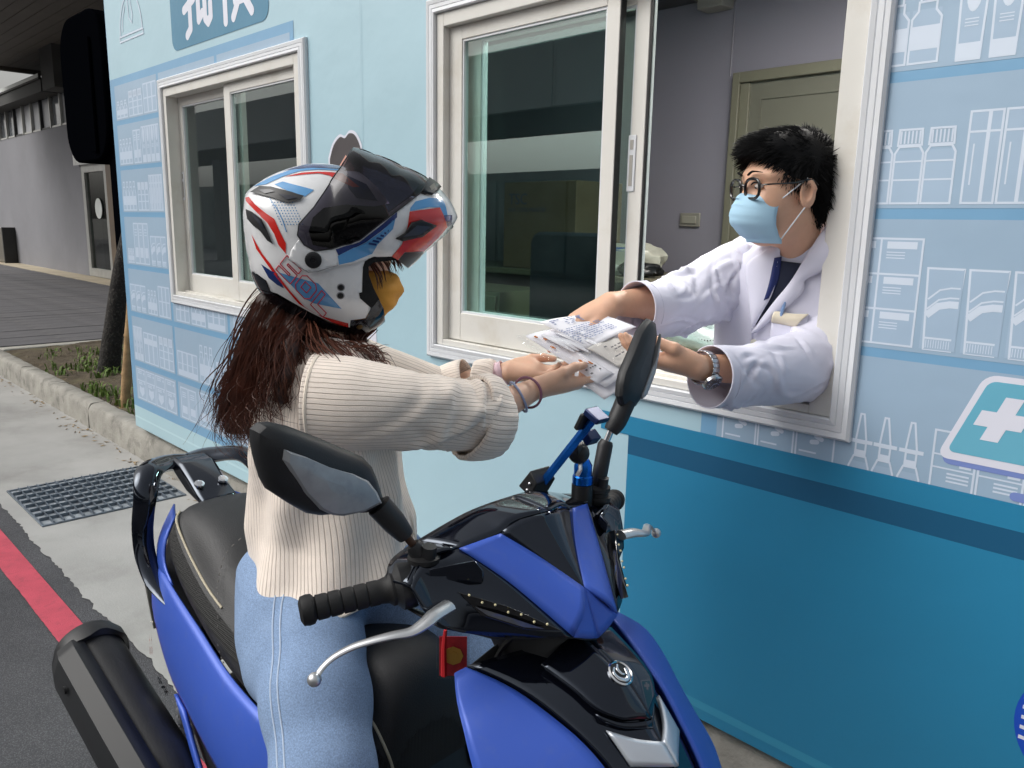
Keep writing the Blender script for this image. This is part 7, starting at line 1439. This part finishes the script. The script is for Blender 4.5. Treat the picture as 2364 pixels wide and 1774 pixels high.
def stud(u, v, w, r, h, m, nm, par, off=0.):
    for sg in (1, -1):
        f = hfn(w, sg); c = f(u, v, off); a = np.cross(f(u+.004, v, off)-c, f(u, v+.004, off)-c); a = a/np.linalg.norm(a); a = a*np.sign(a@WR)*sg; b = MB(); b.lathe([(r, -.004), (r, h*.6), (r*.8, h), (r*.35, h), (r*.3, h*.6)], c, a, 20); b.build(nm, m, par)
for i, (u, v) in enumerate(HD['riv']): stud(u, v, hw1, .0055 if i < 2 else .006, .002, hm['black'] if i < 2 else mat('brass_screw', '#6b5636', .35, metal=.8), 'rivet', sh, .0 if i < 2 else .002)
for i in (0, 1): stud(*HD['riv'][i], hw1, .0072, .0008, mat('rivet_ring', '#8f9094', .4), 'rivet_ring', sh)
ch_ = hpart('chin_bar', HD['chin'], hw2, .002, hm['white'], hel, .006, .003)
for c, p in HD['cdec']: hpart('stripe', p, hw2, .0045, hm[c], ch_, .006)
hpart('chin_vent', HD['cvent'], hw2, .008, hm['black'], ch_, .006, .004); hpart('chin_vent_mesh', HD['cvent2'], hw2, .0105, mat('vent_mesh', '#3a3d4a', .3), ch_, .006)
for p in HD['hatch']: hpart('hatch_mark', p, hw2, .0056, hm['navy'], ch_, .006)
vs_ = hpart('visor', HD['visor'], hw2, .0045, visor, hel, .007)
hpart('visor_clip', HD['clip'], hw2, .006, hm['black'], vs_, .006, .006); hpart('clip_window', HD['clip2'], hw2, .0095, mat('clip_grey', '#77736a', .5), vs_, .006)
stud(*HD['pivot'][0], hw2, .0145, .004, hm['black'], 'pivot_cap', ch_, .004); hstroke(HD['plate'], hw2, .0007, .0042, mat('panel_gap', '#8d8e92', .5), 'panel_gap', ch_)
hstroke(HD['visor'], hw2, .0011, .0046, hm['black'], 'visor_edge', vs_, True)
b = MB(); b.box(HHO+WF*.222+V3((0, 0, .038)), (.012, .03, .020), M=Matrix.Rotation(R_(-35), 3, 'Y')); b.build('chin_button', hm['black'], ch_, bevel=.003)
# chin strap and glasses arm seen in the opening
b = MB(); b.tube(catmull([Wp(.05, .085, 1.44), Wp(.055, .07, 1.385), Wp(.05, .03, 1.35)], 5), .009, 6, flat=.25); b.build('chin_strap', lin_, hel)
# crest bands that close the two halves along the outline
def crest(nm, g, w, Wd, t0, t1, m, par):
    b = MB(); G = []
    for t in np.linspace(t0, t1, 46):
        Rr = np.interp((t+math.pi) % (2*math.pi)-math.pi, _gx[id(g)][0], _gx[id(g)][1]); row = []
        for sg, q in [(1, .86), (1, .91), (1, .95), (1, .975), (1, .99), (1, 1.), (-1, .99), (-1, .975), (-1, .95), (-1, .91), (-1, .86)]:
            u, v = g[0][0]+q*Rr*math.cos(t)*.998, g[0][1]+q*Rr*math.sin(t)*.998; row.append(HHO+WF*u+V3((0, 0, v))+WR*(sg*max(0., Wd*(1-q**2.3)**(1/2.1)-.0012)))
        G.append(row)
    b.grid(G); return b.build(nm, m, par, smooth=70)
crest('shell_crest', HD['g1'], hw1, HW1, 1.248, 2*math.pi-2.691, hm['white'], hel); crest('trim_crest', HD['g1'], hw1, HW1, -2.691, -.929, gloss, hel)
crest('chin_crest', HD['g2'], hw2, HW2, -.776, .379, hm['white'], ch_); crest('visor_crest', HD['g2'], hw2, HW2, .535, 1.631, visor, vs_)
